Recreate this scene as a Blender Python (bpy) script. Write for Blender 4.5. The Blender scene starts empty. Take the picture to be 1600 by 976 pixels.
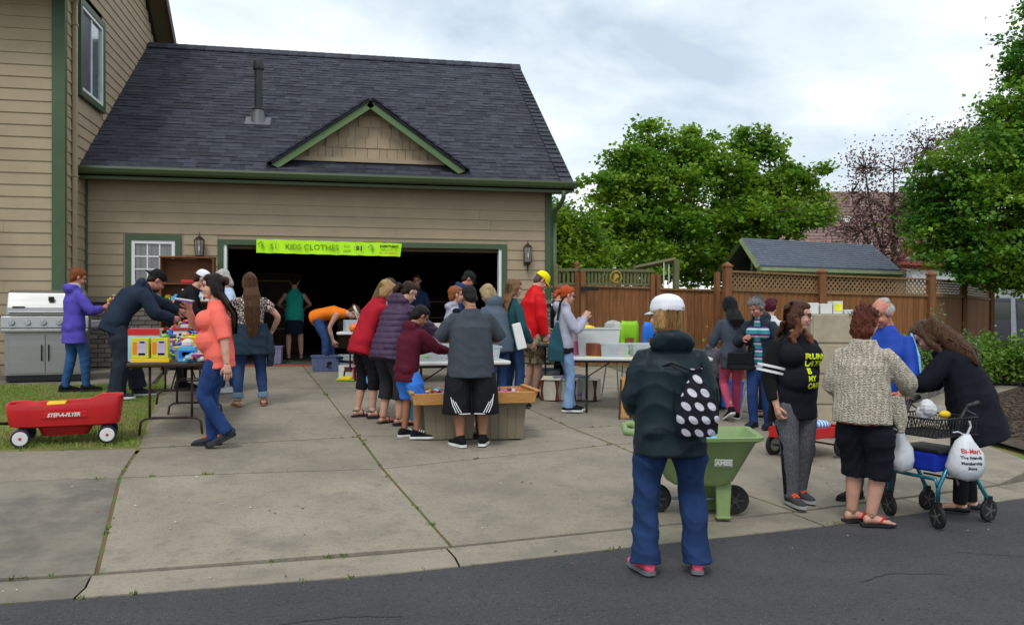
import bpy, math, random
import numpy as np
from mathutils import Vector, Matrix
from mathutils.bvhtree import BVHTree
random.seed(7); RNG = np.random.default_rng(7)
sc = bpy.context.scene
COL = sc.collection
R = math.radians
# ------------------------------------------------------------ camera (29.7 mm, eye height, on the far side of the street)
cam = bpy.data.objects.new('camera', bpy.data.cameras.new('camera')); COL.objects.link(cam); sc.camera = cam
cam.data.sensor_width = 36; cam.data.lens = 29.7; cam.data.clip_end = 3000; cam.data.clip_start = .05
cam.matrix_world = Matrix.Translation((0, 0, 1.61)) @ Matrix.Rotation(R(-11.14), 4, 'Z') @ Matrix.Rotation(R(90 - .26), 4, 'X') @ Matrix.Rotation(R(.17), 4, 'Z')
# ------------------------------------------------------------ sky: bright broken overcast
world = bpy.data.worlds.new('World'); sc.world = world; world.use_nodes = True
wn = world.node_tree.nodes; wl = world.node_tree.links; wn.clear()
def N(nt, t, **k):
    n = nt.nodes.new(t)
    for a, b in k.items():
        if a.startswith('i_'):
            key = a[2:].replace('_', ' ')
            n.inputs[int(key) if key.isdigit() else key].default_value = b
        else: setattr(n, a, b)
    return n
def ramp(nt, stops, interp='LINEAR'):
    n = nt.nodes.new('ShaderNodeValToRGB'); n.color_ramp.interpolation = interp
    el = n.color_ramp.elements
    while len(el) < len(stops): el.new(.5)
    for e, (p, c) in zip(el, stops): e.position = p; e.color = (c if len(c) == 4 else (*c, 1))
    return n
wt = world.node_tree
SUN_EL, SUN_AZ = 55, 205          # high soft sun behind cloud, behind and left of the camera
sky = N(wt, 'ShaderNodeTexSky', sky_type='NISHITA', sun_disc=False, sun_elevation=R(SUN_EL), sun_rotation=R(SUN_AZ))
bg1 = N(wt, 'ShaderNodeBackground', i_Strength=.06); wl.new(sky.outputs[0], bg1.inputs[0])
tc = N(wt, 'ShaderNodeTexCoord'); mp = N(wt, 'ShaderNodeMapping'); mp.inputs['Scale'].default_value = (1, 1, 2.4); mp.inputs['Location'].default_value = (.75, .4, .3)
wl.new(tc.outputs['Generated'], mp.inputs[0])
nz = N(wt, 'ShaderNodeTexNoise', i_Scale=2.3, i_Detail=6.0, i_Roughness=.55, i_Distortion=.3); wl.new(mp.outputs[0], nz.inputs['Vector'])
cr = ramp(wt, [(.34, (.50, .60, .70)), (.43, (.66, .75, .82)), (.52, (.80, .87, .92)), (.62, (1.06, 1.06, 1.04))]); wl.new(nz.outputs[0], cr.inputs[0])
bg2 = N(wt, 'ShaderNodeBackground', i_Strength=1.22); wl.new(cr.outputs[0], bg2.inputs[0])
ad = N(wt, 'ShaderNodeMixShader', i_0=.88); wl.new(bg1.outputs[0], ad.inputs[1]); wl.new(bg2.outputs[0], ad.inputs[2])
wo = N(wt, 'ShaderNodeOutputWorld'); wl.new(ad.outputs[0], wo.inputs[0])
sl = bpy.data.lights.new('sun', 'SUN'); sl.energy = 1.5; sl.angle = R(18); sl.color = (1, .97, .92)
so = bpy.data.objects.new('sun', sl); COL.objects.link(so)
a_, e_ = R(SUN_AZ), R(SUN_EL)
sd = Vector((math.sin(a_) * math.cos(e_), math.cos(a_) * math.cos(e_), math.sin(e_)))
so.rotation_euler = sd.to_track_quat('Z', 'Y').to_euler()
sc.view_settings.view_transform = 'Standard'; sc.view_settings.look = 'None'; sc.view_settings.exposure = .12; sc.view_settings.gamma = 1
# ------------------------------------------------------------ ground heights (the drive climbs to the garage and falls to the right)
F_ = 1320.; PSI = R(11.14); CH = 1.61
KERB = [(-60, 4.6), (-12, 4.9), (-1.84, 5.03), (.23, 5.16), (3.49, 5.72), (5.72, 6.26), (9, 7.4), (16, 10.6), (60, 40)]
def yc(X):
    for (a, b), (c, d) in zip(KERB, KERB[1:]):
        if X <= c: return b + (d - b) * (X - a) / (c - a)
    return 40
def gz(X, Y):
    Xc = max(-6, min(12, X)); c = yc(X); z8 = max(.03, .19 - .036 * Xc); z8 += max(0, min(1, (X - 6.6) / 1.6)) * .11; z15 = .60 - .045 * max(0, Xc - 3.7)
    s = Y - c
    if s <= .42: return 0.
    if X > 7.4: k = min(1, (X - 7.4) / .8); return min(1, (s - .42) / .12) * .13 * k + .012 * (s - .42) + (1 - k) * .04
    e = c + .42; y8 = max(8, e + 1) if X < 7.4 else e + max(.12, 1 - (X - 7.4))
    if Y < y8: return .012 + (Y - e) / (y8 - e) * (z8 - .012)
    t = min(1, (Y - y8) / (15.3 - y8)) if y8 < 14 else min(1, (Y - y8) / 3)
    return z8 * (1 - t) + z15 * t
def ray(px, py):
    u = (px - 800) / F_; v = (482 + (px - 800) * .003 - py) / F_
    c, s = math.cos(PSI), math.sin(PSI)
    return s + u * c, c - u * s, v
def gp(px, py):                    # where the ground is in a given direction (survey from the photograph)
    r = ray(px, py); t = 2.
    while t < 80:
        X, Y, Z = r[0] * t, r[1] * t, CH + r[2] * t
        if Z < gz(X, Y): break
        t += .02
    return X, Y
def at(px, py, d):                # point at a measured depth d in a given direction
    r = ray(px, py); return r[0] * d, r[1] * d, CH + r[2] * d
def ang(px): return PSI + math.atan((px - 800) / F_)
# ------------------------------------------------------------ materials
MC = {}
def mat(name, col=(.5, .5, .5), rough=.7, var=.12, scale=6, bump=.15, bscale=80, metal=0, rand=0, alpha=1, trans=0, spec=.3, stretch=None, col2=None, thr=None, sss=0, emit=None, coat=0, det=4):
    if name in MC: return MC[name]
    m = bpy.data.materials.new(name); m.use_nodes = True; nt = m.node_tree; b = nt.nodes['Principled BSDF']; L = nt.links
    c = N(nt, 'ShaderNodeTexCoord'); src = c.outputs['Object']
    if stretch:
        q = N(nt, 'ShaderNodeMapping'); q.inputs['Scale'].default_value = stretch; L.new(src, q.inputs[0]); src = q.outputs[0]
    n1 = N(nt, 'ShaderNodeTexNoise', i_Scale=scale, i_Detail=det, i_Roughness=.6); L.new(src, n1.inputs['Vector'])
    dk = tuple(x * (1 - var * 1.6) for x in col); lt = tuple(min(1, x * (1 + var * 1.6)) for x in col)
    if col2: lo, hi = thr or (.42, .58); cr = ramp(nt, [(lo, col), (hi, col2)])
    else: cr = ramp(nt, [(.25, dk), (.75, lt)])
    L.new(n1.outputs[0], cr.inputs[0]); out = cr.outputs[0]
    if rand:
        g = N(nt, 'ShaderNodeNewGeometry'); o = N(nt, 'ShaderNodeObjectInfo')
        a = N(nt, 'ShaderNodeMath', operation='ADD'); L.new(g.outputs['Random Per Island'], a.inputs[0]); L.new(o.outputs['Random'], a.inputs[1])
        f = N(nt, 'ShaderNodeMath', operation='FRACT'); L.new(a.outputs[0], f.inputs[0])
        mr = N(nt, 'ShaderNodeMapRange'); mr.inputs[3].default_value = 1 - rand; mr.inputs[4].default_value = 1 + rand; L.new(f.outputs[0], mr.inputs[0])
        mx = N(nt, 'ShaderNodeVectorMath', operation='SCALE'); L.new(out, mx.inputs[0]); L.new(mr.outputs[0], mx.inputs['Scale']); out = mx.outputs[0]
    L.new(out, b.inputs['Base Color'])
    b.inputs['Roughness'].default_value = rough; b.inputs['Metallic'].default_value = metal; b.inputs['Specular IOR Level'].default_value = spec
    if bump:
        n2 = N(nt, 'ShaderNodeTexNoise', i_Scale=bscale, i_Detail=3.0); L.new(src, n2.inputs['Vector'])
        bp = N(nt, 'ShaderNodeBump', i_Strength=bump, i_Distance=.01); L.new(n2.outputs[0], bp.inputs['Height']); L.new(bp.outputs[0], b.inputs['Normal'])
    if alpha < 1: b.inputs['Alpha'].default_value = alpha
    if trans: b.inputs['Transmission Weight'].default_value = trans; b.inputs['IOR'].default_value = 1.45
    if sss: b.inputs['Subsurface Weight'].default_value = sss; b.inputs['Subsurface Radius'].default_value = (.02, .008, .004); b.inputs['Subsurface Scale'].default_value = .5
    if coat: b.inputs['Coat Weight'].default_value = coat; b.inputs['Coat Roughness'].default_value = .15
    MC[name] = m; return m
def bsdf(m): return m.node_tree.nodes['Principled BSDF']
def cloth(name, col, rough=.9, **k): k.setdefault('var', .1); k.setdefault('scale', 5); k.setdefault('bump', .35); k.setdefault('bscale', 160); return mat(name, col, rough, spec=.15, **k)
def plast(name, col, rough=.4, **k): k.setdefault('var', .04); k.setdefault('bump', .03); return mat(name, col, rough, **k)
# ------------------------------------------------------------ object helpers
def link(o): COL.objects.link(o); return o
def tag(o, label=None, cat=None, group=None, kind=None):
    if label: o['label'] = label
    if cat: o['category'] = cat
    if group: o['group'] = group
    if kind: o['kind'] = kind
    return o
def thing(name, label, cat, loc=(0, 0, 0), rz=0, group=None):
    o = link(bpy.data.objects.new(name, None)); o.location = loc; o.rotation_euler = (0, 0, rz); o.empty_display_size = .2
    return tag(o, label, cat, group)
class MB:
    def __init__(s): s.v = []; s.f = []; s.m = []; s.cm = 0
    def add(s, vs, fs):
        k = len(s.v); s.v.extend([tuple(p) for p in vs]); s.f.extend([tuple(i + k for i in f) for f in fs]); s.m.extend([s.cm] * len(fs)); return s
    def box(s, c, d, rz=0, rx=0, ry=0, tx=1, ty=1):     # centre, full size, tapered top tx, ty
        hx, hy, hz = d[0] / 2, d[1] / 2, d[2] / 2
        p = [(-hx, -hy, -hz), (hx, -hy, -hz), (hx, hy, -hz), (-hx, hy, -hz), (-hx * tx, -hy * ty, hz), (hx * tx, -hy * ty, hz), (hx * tx, hy * ty, hz), (-hx * tx, hy * ty, hz)]
        if rz or rx or ry:
            M = Matrix.Rotation(rz, 3, 'Z') @ Matrix.Rotation(ry, 3, 'Y') @ Matrix.Rotation(rx, 3, 'X'); p = [M @ Vector(q) for q in p]
        return s.add([(q[0] + c[0], q[1] + c[1], q[2] + c[2]) for q in p], [(0, 3, 2, 1), (4, 5, 6, 7), (0, 1, 5, 4), (1, 2, 6, 5), (2, 3, 7, 6), (3, 0, 4, 7)])
    def b2(s, x0, x1, y0, y1, z0, z1): return s.box(((x0 + x1) / 2, (y0 + y1) / 2, (z0 + z1) / 2), (x1 - x0, y1 - y0, z1 - z0))
    def rbox(s, c, d, r=.01, rz=0, tx=1, ty=1, n=3):    # vertical-edge rounded box
        hx, hy, hz = d[0] / 2, d[1] / 2, d[2] / 2; ring = []
        for cx, cy, a0 in ((hx - r, hy - r, 0), (-hx + r, hy - r, 90), (-hx + r, -hy + r, 180), (hx - r, -hy + r, 270)):
            for i in range(n + 1):
                a = R(a0 + 90 * i / n); ring.append((cx + r * math.cos(a), cy + r * math.sin(a)))
        k = len(ring); e = min(r * .5, hz * .5); vs = []; cz, sz = math.cos(rz), math.sin(rz)
        for z, q, t in ((-hz, 1 - e / max(hx, hy), 0), (-hz + e, 1, 0), (hz - e, 1, 1), (hz, 1 - e / max(hx, hy), 1)):
            for x, y in ring:
                x2 = x * q * (tx if t else 1); y2 = y * q * (ty if t else 1)
                vs.append((c[0] + x2 * cz - y2 * sz, c[1] + x2 * sz + y2 * cz, c[2] + z))
        fs = [tuple(range(k))[::-1], tuple(range(3 * k, 4 * k))]
        for j in range(3):
            for i in range(k): fs.append((j * k + i, j * k + (i + 1) % k, (j + 1) * k + (i + 1) % k, (j + 1) * k + i))
        return s.add(vs, fs)
    def tube(s, pts, r, n=8, cap=True, flat=None):
        pts = [np.array(p, float) for p in pts]; rs = r if isinstance(r, (list, tuple)) else [r] * len(pts)
        vs = []; ref = None
        for i, p in enumerate(pts):
            d = (pts[min(i + 1, len(pts) - 1)] - pts[max(i - 1, 0)]); d /= (np.linalg.norm(d) + 1e-9)
            if ref is None: ref = np.array((0, 0, 1.)) if abs(d[2]) < .9 else np.array((1., 0, 0))
            a = ref - d * ref.dot(d); a /= (np.linalg.norm(a) + 1e-9); ref = a; b = np.cross(d, a)
            for k in range(n):
                t = 2 * math.pi * k / n; q = a * math.cos(t) * (flat or 1) + b * math.sin(t); vs.append(p + q * rs[i])
        m = len(pts); fs = []
        for i in range(m - 1):
            for k in range(n): fs.append((i * n + k, i * n + (k + 1) % n, (i + 1) * n + (k + 1) % n, (i + 1) * n + k))
        if cap: fs += [tuple(range(n))[::-1], tuple(range((m - 1) * n, m * n))]
        return s.add(vs, fs)
    def loft(s, secs, n=14, cap=True, pw=1.):           # sections (centre, semi-axis A, semi-axis B)
        vs = []
        for c, A, B in secs:
            c, A, B = map(lambda q: np.array(q, float), (c, A, B))
            for k in range(n):
                t = 2 * math.pi * k / n; ct, st = math.cos(t), math.sin(t)
                if pw != 1: ct = math.copysign(abs(ct) ** pw, ct); st = math.copysign(abs(st) ** pw, st)
                vs.append(c + A * ct + B * st)
        m = len(secs); fs = []
        for i in range(m - 1):
            for k in range(n): fs.append((i * n + k, i * n + (k + 1) % n, (i + 1) * n + (k + 1) % n, (i + 1) * n + k))
        if cap: fs += [tuple(range(n))[::-1], tuple(range((m - 1) * n, m * n))]
        return s.add(vs, fs)
    def ell(s, c, r, ax=None, n=12, m=8, z0=-1, z1=1):
        c = np.array(c, float); ax = np.eye(3) if ax is None else np.array(ax, float).T   # rows given as axes
        secs = []
        for i in range(m + 1):
            t = z0 + (z1 - z0) * (.5 - .5 * math.cos(math.pi * i / m)); t = max(-.995, min(.995, t)); q = math.sqrt(1 - t * t)
            secs.append((c + ax[:, 2] * r[2] * t, ax[:, 0] * r[0] * q, ax[:, 1] * r[1] * q))
        return s.loft(secs, n)
    def lathe(s, c, prof, n=16):
        vs = [(c[0] + r * math.cos(2 * math.pi * k / n), c[1] + r * math.sin(2 * math.pi * k / n), c[2] + z) for r, z in prof for k in range(n)]
        m = len(prof); fs = [(i * n + k, i * n + (k + 1) % n, (i + 1) * n + (k + 1) % n, (i + 1) * n + k) for i in range(m - 1) for k in range(n)]
        return s.add(vs, fs + [tuple(range(n))[::-1], tuple(range((m - 1) * n, m * n))])
    def prism(s, poly, h, o, u, v, w):                  # polygon (a,b) in plane u,v at origin o, extruded h along w
        o, u, v, w = (np.array(q, float) for q in (o, u, v, w)); k = len(poly)
        vs = [o + u * a + v * b for a, b in poly] + [o + u * a + v * b + w * h for a, b in poly]
        return s.add(vs, [tuple(range(k))[::-1], tuple(range(k, 2 * k))] + [(i, (i + 1) % k, k + (i + 1) % k, k + i) for i in range(k)])
    def wheel(s, c, r, w, ax='x', n=24):                # tyre-like disc
        prof = [(r * .9, -w / 2), (r, -w * .3), (r, w * .3), (r * .9, w / 2)]; vs = []
        for q, z in prof:
            for k in range(n):
                t = 2 * math.pi * k / n; p = (z, q * math.cos(t), q * math.sin(t)) if ax == 'x' else (q * math.cos(t), z, q * math.sin(t))
                vs.append((c[0] + p[0], c[1] + p[1], c[2] + p[2]))
        return s.add(vs, [(i * n + k, i * n + (k + 1) % n, (i + 1) * n + (k + 1) % n, (i + 1) * n + k) for i in range(3) for k in range(n)] + [tuple(range(n))[::-1], tuple(range(3 * n, 4 * n))])
    def mesh(s, name, mats, smooth=False):
        me = bpy.data.meshes.new(name); me.from_pydata([tuple(map(float, v)) for v in s.v], [], s.f)
        for m in (mats if isinstance(mats, (list, tuple)) else [mats]): me.materials.append(m)
        if any(s.m): me.polygons.foreach_set('material_index', s.m)
        if smooth: me.polygons.foreach_set('use_smooth', [True] * len(s.f))
        return me
def fixn(me):
    import bmesh
    bm = bmesh.new(); bm.from_mesh(me); bmesh.ops.recalc_face_normals(bm, faces=bm.faces); bm.to_mesh(me); bm.free()
def obj(name, mb, m, parent=None, smooth=False, world=False, label=None, kind=None, bevel=0, fix=False):
    me = mb.mesh(name, m, smooth) if isinstance(mb, MB) else mb
    if fix: fixn(me)
    o = link(bpy.data.objects.new(name, me))
    if parent: o.parent = parent
    if world and parent: o.matrix_parent_inverse = Matrix.Rotation(-parent.rotation_euler.z, 4, 'Z') @ Matrix.Translation(-parent.location)
    if smooth == 'a': me.polygons.foreach_set('use_smooth', [True] * len(me.polygons)); o.modifiers.new('n', 'NODES') if 0 else me.set_sharp_from_angle(angle=R(40))
    if bevel:
        b = o.modifiers.new('bevel', 'BEVEL'); b.width = bevel; b.segments = 2; b.limit_method = 'ANGLE'
    return tag(o, label, None, None, kind)
def sobj(name, mb, m, **k): o = obj(name, mb, m, **k); o['kind'] = 'structure'; return o
def copy_tree(o, loc=None, rz=None, label=None, parent=None):
    c = o.copy(); COL.objects.link(c)
    if parent: c.parent = parent
    if loc: c.location = loc
    if rz is not None: c.rotation_euler.z = rz
    if label: c['label'] = label
    for ch in list(o.children): copy_tree(ch, parent=c)
    return c
def text_mesh(txt, size, m, name='lettering', parent=None, shear=0, ex=.001, spacing=1, bold=0, line=1, align='CENTER'):
    cu = bpy.data.curves.new(name, 'FONT'); cu.body = txt; cu.size = size; cu.align_x = align; cu.align_y = 'CENTER'; cu.extrude = ex; cu.shear = shear; cu.space_character = spacing; cu.offset = bold; cu.space_line = line; cu.resolution_u = 3
    t = bpy.data.objects.new(name, cu); COL.objects.link(t)
    bpy.context.view_layer.update()
    me = bpy.data.meshes.new_from_object(t.evaluated_get(bpy.context.evaluated_depsgraph_get()))
    bpy.data.objects.remove(t); me.materials.clear(); me.materials.append(m)
    o = link(bpy.data.objects.new(name, me)); o.parent = parent
    return o
def xf(me, M): me.transform(M)
def frame(o, u, v):               # matrix: local x->u, y->v, z->u×v, origin o
    u = Vector(u).normalized(); v = Vector(v); v = (v - u * v.dot(u)).normalized(); w = u.cross(v)
    return Matrix(((u.x, v.x, w.x, o[0]), (u.y, v.y, w.y, o[1]), (u.z, v.z, w.z, o[2]), (0, 0, 0, 1)))
# ============================================================ GROUND
M_asph = mat('asphalt', (.063, .062, .068), .9, .12, 1.2, .9, 260, rand=0, det=8)
def speckle(m, scale, col, lo=.7, hi=.74, f=.6):   # small stones / stains of their own colour mixed into a base colour
    nt = m.node_tree; b = bsdf(m); L = nt.links; src = b.inputs['Base Color'].links[0].from_socket
    c = N(nt, 'ShaderNodeTexCoord'); n = N(nt, 'ShaderNodeTexNoise', i_Scale=scale, i_Detail=4.0, i_Roughness=.7); L.new(c.outputs['Object'], n.inputs['Vector'])
    r = ramp(nt, [(lo, (0, 0, 0)), (hi, (f, f, f))]); L.new(n.outputs[0], r.inputs[0])
    mx = N(nt, 'ShaderNodeMix', data_type='RGBA'); L.new(r.outputs[0], mx.inputs[0]); L.new(src, mx.inputs[6]); mx.inputs[7].default_value = (*col, 1); L.new(mx.outputs[2], b.inputs['Base Color'])
speckle(M_asph, 70, (.26, .25, .24), .58, .66, .6); speckle(M_asph, 30, (.02, .02, .02), .55, .65, .7); speckle(M_asph, .5, (.11, .105, .1), .5, .7, .5)
M_conc = mat('concrete', (.262, .232, .180), .9, .11, 1.1, .5, 130, rand=.05, det=9)
speckle(M_conc, 2.3, (.14, .13, .11), .5, .72, .6); speckle(M_conc, .8, (.14, .125, .105), .50, .68, .5); speckle(M_conc, 45, (.12, .11, .09), .52, .66, .55); speckle(M_conc, 110, (.42, .40, .35), .60, .68, .5); speckle(M_conc, 7, (.15, .135, .11), .55, .68, .45)
M_conc2 = mat('stained_concrete', (.205, .183, .145), .9, .15, 1.6, .5, 120, rand=.03, det=9)
speckle(M_conc2, 1.8, (.10, .095, .085), .42, .62, .75); speckle(M_conc2, 14, (.5, .5, .48), .72, .75, .7)
M_soil = mat('soil', (.06, .045, .03), .95, .3, 3, .8, 60); M_moss = mat('joint_moss', (.14, .085, .045), .95, col2=(.09, .13, .025), scale=6, thr=(.45, .6), bump=.8)
M_turf = mat('turf', (.13, .17, .035), .95, col2=(.21, .17, .075), scale=1.3, thr=(.45, .65), bump=.8, bscale=90)
M_grass = mat('grass_blades', (.17, .25, .035), .8, col2=(.30, .25, .10), scale=1.2, thr=(.45, .66), rand=.3, bump=0)
def sheet(name, xs, ys, zf, m, **k):
    mb = MB(); nx, ny = len(xs), len(ys)
    mb.add([(x, y, zf(x, y)) for y in ys for x in xs], [(j * nx + i, j * nx + i + 1, (j + 1) * nx + i + 1, (j + 1) * nx + i) for j in range(ny - 1) for i in range(nx - 1)])
    return obj(name, mb, m, smooth=True, kind='structure', **k)
xs = [-1500, -400, -120, -60, -30, -16, -10] + [-8 + i * .8 for i in range(31)] + [18, 22, 30, 45, 60, 120, 400, 1500]
ys = [-1500, -200, -40, 0, 3] + [4.4 + i * .5 for i in range(30)] + [20, 24, 30, 45, 80, 200, 600, 1500]
sheet('ground', xs, ys, lambda x, y: (gz(x, y) if y < 16 else gz(x, 16)) - (.07 if y < 17 else .02) - (.15 if y < yc(x) + .5 else 0), M_turf)
mb = MB(); kx = [-60, -20, -12, -6] + [-5 + i * .4 for i in range(36)] + [10, 12, 16, 22, 30, 60]
mb.add([(x, -25, 0) for x in kx] + [(x, yc(x), 0) for x in kx], [(i, i + 1, len(kx) + i + 1, len(kx) + i) for i in range(len(kx) - 1)])
o = obj('street', mb, M_asph, kind='structure'); o.location.z = -.006
mb = MB()
for P0 in ([(4.0, 4.95), (4.35, 4.78), (4.7, 4.62), (5.1, 4.58), (5.5, 4.42)], [(3.0, 4.5), (3.25, 4.62), (3.6, 4.55)], [(-.9, 4.5), (-.5, 4.42), (0, 4.5), (.3, 4.44)]):
    for (x0, y0), (x1, y1) in zip(P0, P0[1:]): 
        for k in range(5): a, b = k / 5, (k + 1) / 5; mb.add([(x0 + (x1 - x0) * a, y0 + (y1 - y0) * a + .008 * math.sin(k * 4 + x0 * 9), -.003), (x0 + (x1 - x0) * b, y0 + (y1 - y0) * b + .008 * math.sin((k + 1) * 4 + x0 * 9), -.003), (x0 + (x1 - x0) * b, y0 + (y1 - y0) * b + .008 * math.sin((k + 1) * 4 + x0 * 9) + .006, -.003), (x0 + (x1 - x0) * a, y0 + (y1 - y0) * a + .008 * math.sin(k * 4 + x0 * 9) + .006, -.003)], [(0, 1, 2, 3)])
obj('crack_filler', mb, mat('crack_tar', (.018, .017, .018), .9), kind='stuff')
def slab(poly, m, parent, th=.09, n=8, dz=0, gap=.013, name='slab', lab=None):        # quad a,b,c,d in plan, top follows the ground
    a, b, c, d = [np.array(p, float) for p in poly]; cen = (a + b + c + d) / 4
    def ins(p): v = cen - p; return p + v / np.linalg.norm(v) * gap * 1.3
    a, b, c, d = map(ins, (a, b, c, d)); mb = MB(); top = []
    for j in range(n + 1):
        for i in range(n + 1):
            u, v = i / n, j / n; p = (a * (1 - u) + b * u) * (1 - v) + (d * (1 - u) + c * u) * v; e = .004 if (i in (0, n) or j in (0, n)) else 0
            top.append((p[0], p[1], gz(p[0], p[1]) + dz - e))
    k = n + 1; fs = [(j * k + i, j * k + i + 1, (j + 1) * k + i + 1, (j + 1) * k + i) for j in range(n) for i in range(n)]
    ring = [i for i in range(k)] + [j * k + n for j in range(1, k)] + [n * k + i for i in range(n - 1, -1, -1)] + [j * k for j in range(n - 1, 0, -1)]
    base = len(top); top += [(top[i][0], top[i][1], top[i][2] - th) for i in ring]; q = len(ring)
    fs += [(ring[i], base + i, base + (i + 1) % q, ring[(i + 1) % q]) for i in range(q)]
    mb.add(top, fs); return obj(name, mb, m, parent=parent, world=True, label=lab)
def snode(n, *a): o = link(bpy.data.objects.new(n, None)); o['kind'] = 'structure'; return o
drive = snode('driveway', '', '')
side = snode('sidewalk', '', '')
gut = snode('gutter', '', '')
# joints: x of each joint at the rows lip / sidewalk front / sidewalk back / middle / garage
def lipy(x): return yc(x) + .42
J3 = [(-1.47, lipy(-1.47)), (-1.83, 7.48), (-1.91, 8.51)]
J1 = [(.70, lipy(.70)), (.33, 7.74), (.14, 9.11), (-.35, 12.57), (-.74, 15.28)]
J2 = [(3.5, lipy(3.5)), (2.86, 8.8), (2.62, 9.62), (2.0, 12.6), (1.6, 15.28)]
J5 = [(5.9, lipy(5.9)), (5.55, 9.3), (5.4, 10.35), (5.0, 12.65), (4.8, 15.25)]
JL = [(-6.2, lipy(-6.2)), (-6.4, 7.05), (-6.5, 7.85)]
EL = [None, None, (-1.93, 8.53), (-2.55, 12.57), (-2.95, 15.28)]
slab((JL[0], J3[0], J3[1], JL[1]), M_conc2, drive, n=10, lab='darkly stained apron slab speckled with white'); slab((J3[0], J1[0], J1[1], J3[1]), M_conc, drive, n=10)
slab((J1[0], J2[0], J2[1], J1[1]), M_conc, drive, n=10); slab((J2[0], J5[0], J5[1], J2[1]), M_conc, drive, n=10)
slab((J5[0], (7.0, 7.45), (7.35, 9.4), J5[1]), M_conc, drive)
for a, b, in ((JL, J3), (J3, J1), (J1, J2), (J2, J5)): slab((a[1], b[1], b[2], a[2]), M_conc, side)
for a, b in ((EL, J1), (J1, J2), (J2, J5)):
    for r in (2, 3): slab((a[r], b[r], b[r + 1], a[r + 1]), M_conc, drive)
slab(((-12, 6.4), JL[1], JL[2], (-12, 7.4)), M_conc, side)
sw = [((5.55, 9.3), (5.4, 10.35)), ((7.4, 9.5), (6.9, 10.9)), ((9.1, 10.95), (8.4, 12.2)), ((10.9, 12.6), (10.2, 13.7)), ((12.5, 13.75), (11.9, 15.0)), ((15, 16.5), (14.3, 17.8)), ((20, 23), (19, 24.3))]
for (a, b), (c, d) in zip(sw, sw[1:]): slab((a, c, d, b), M_conc, side, dz=.004)
slab(((-9.5, 13.02), (-2.75, 13.0), (-3.0, 15.28), (-9.5, 15.28)), M_conc2, side, n=8)
kxs = [-12, -9, -6.2, -3.9, -1.47, .70, 2.1, 3.5, 4.7, 5.9, 7.3, 9, 11, 13.5, 16]
for i, (a, b) in enumerate(zip(kxs, kxs[1:])):
    mb = MB(); n = 6
    for j in range(n + 1):
        x = a + .006 + (b - a - .012) * j / n; y = yc(x)
        mb.v += [(x, y, .002), (x, y + .2, -.006), (x - .03, y + .415, -.003), (x, y, -.08)]
    for j in range(n): k = 4 * j; mb.f += [(k, k + 4, k + 5, k + 1), (k + 1, k + 5, k + 6, k + 2), (k + 3, k + 7, k + 4, k)]
    mb.m = [0] * len(mb.f); obj('pan_slab', mb, M_conc2 if i < 4 else M_conc, parent=gut)
# paved strip between the drive and the fence
for a, b, c, d in (((5.42, 10.40), (7.55, 11.25), (7.9, 12.7), (5.02, 12.65)), ((5.02, 12.66), (7.9, 12.72), (7.4, 14.6), (4.82, 15.22))): slab((a, b, c, d), M_conc2, side, n=8)
# raised kerb right of the drive
mb = MB(); pts = [(6.9, .03), (7.4, .08), (7.9, .12), (8.6, .14), (10, .13), (12, .13), (14, .13), (17, .13)]
secs = [((x - .05, yc(x) + .5, z - .1), (-.075 * .55, .075, 0), (0, 0, .105)) for x, z in pts]
mb.loft(secs, 12, pw=.35); obj('kerb', mb, M_conc, kind='structure')
# filler in the joints
mb = MB()
def strip(pts, w, dz):
    P = []
    for (x0, y0), (x1, y1) in zip(pts, pts[1:]):
        L = math.hypot(x1 - x0, y1 - y0); n = max(1, int(L / .3))
        for i in range(n): P.append((x0 + (x1 - x0) * i / n, y0 + (y1 - y0) * i / n))
    P.append(pts[-1]); k = len(mb.v)
    for i, (x, y) in enumerate(P):
        q = P[min(i + 1, len(P) - 1)]; p = P[max(0, i - 1)]; dx, dy = q[0] - p[0], q[1] - p[1]; l = math.hypot(dx, dy); nx, ny = -dy / l * w, dx / l * w
        mb.v += [(x + nx, y + ny, gz(x, y) + dz), (x - nx, y - ny, gz(x, y) + dz)]
    for i in range(len(P) - 1): mb.f.append((k + 2 * i, k + 2 * i + 1, k + 2 * i + 3, k + 2 * i + 2)); mb.m.append(0)
JO = [J1, J2[:5], J3, [JL[1], J3[1], J1[1], J2[1], J5[1]], [JL[2], J3[2], J1[2], J2[2], J5[2]], [EL[3], J1[3], J2[3], J5[3]], J5]
for p in JO: strip(p, .035, -.007)
obj('joint_filler', mb, M_moss, kind='stuff')
# tooled line near the lip, dark thin groove strips
# weeds along the joints
wv = MB(); rr = random.Random(3)
def tuft(x, y, z, n, h, w=.006, sp=.03):
    for _ in range(n):
        a = rr.uniform(0, 6.3); l = rr.uniform(.4, 1) * h; bx, by = x + rr.gauss(0, sp), y + rr.gauss(0, sp); lx, ly = math.cos(a) * l * .6, math.sin(a) * l * .6
        wv.add([(bx - w, by, z), (bx + w, by, z), (bx + lx, by + ly, z + l)], [(0, 1, 2)])
for p, dens in ((J1, 6), (J2, 3), (J3, 3), (JO[3], 3), (JO[4], 6), (JO[5], 4), ([(x, yc(x)) for x in (-4, -2, 0, 1, 2, 3, 4, 5, 6)], 9), ([(x, lipy(x)) for x in (-4, -2, 0)], 6)):
    for (x0, y0), (x1, y1) in zip(p, p[1:]):
        for _ in range(int(math.hypot(x1 - x0, y1 - y0) * dens)):
            t = rr.random(); x, y = x0 + (x1 - x0) * t, y0 + (y1 - y0) * t
            if math.sin(x * 3 + y * 5) + rr.random() > .5: tuft(x + rr.gauss(0, .008), y, gz(x, y) - .008, rr.randint(3, 12), rr.uniform(.012, .035), sp=.014)
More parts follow.
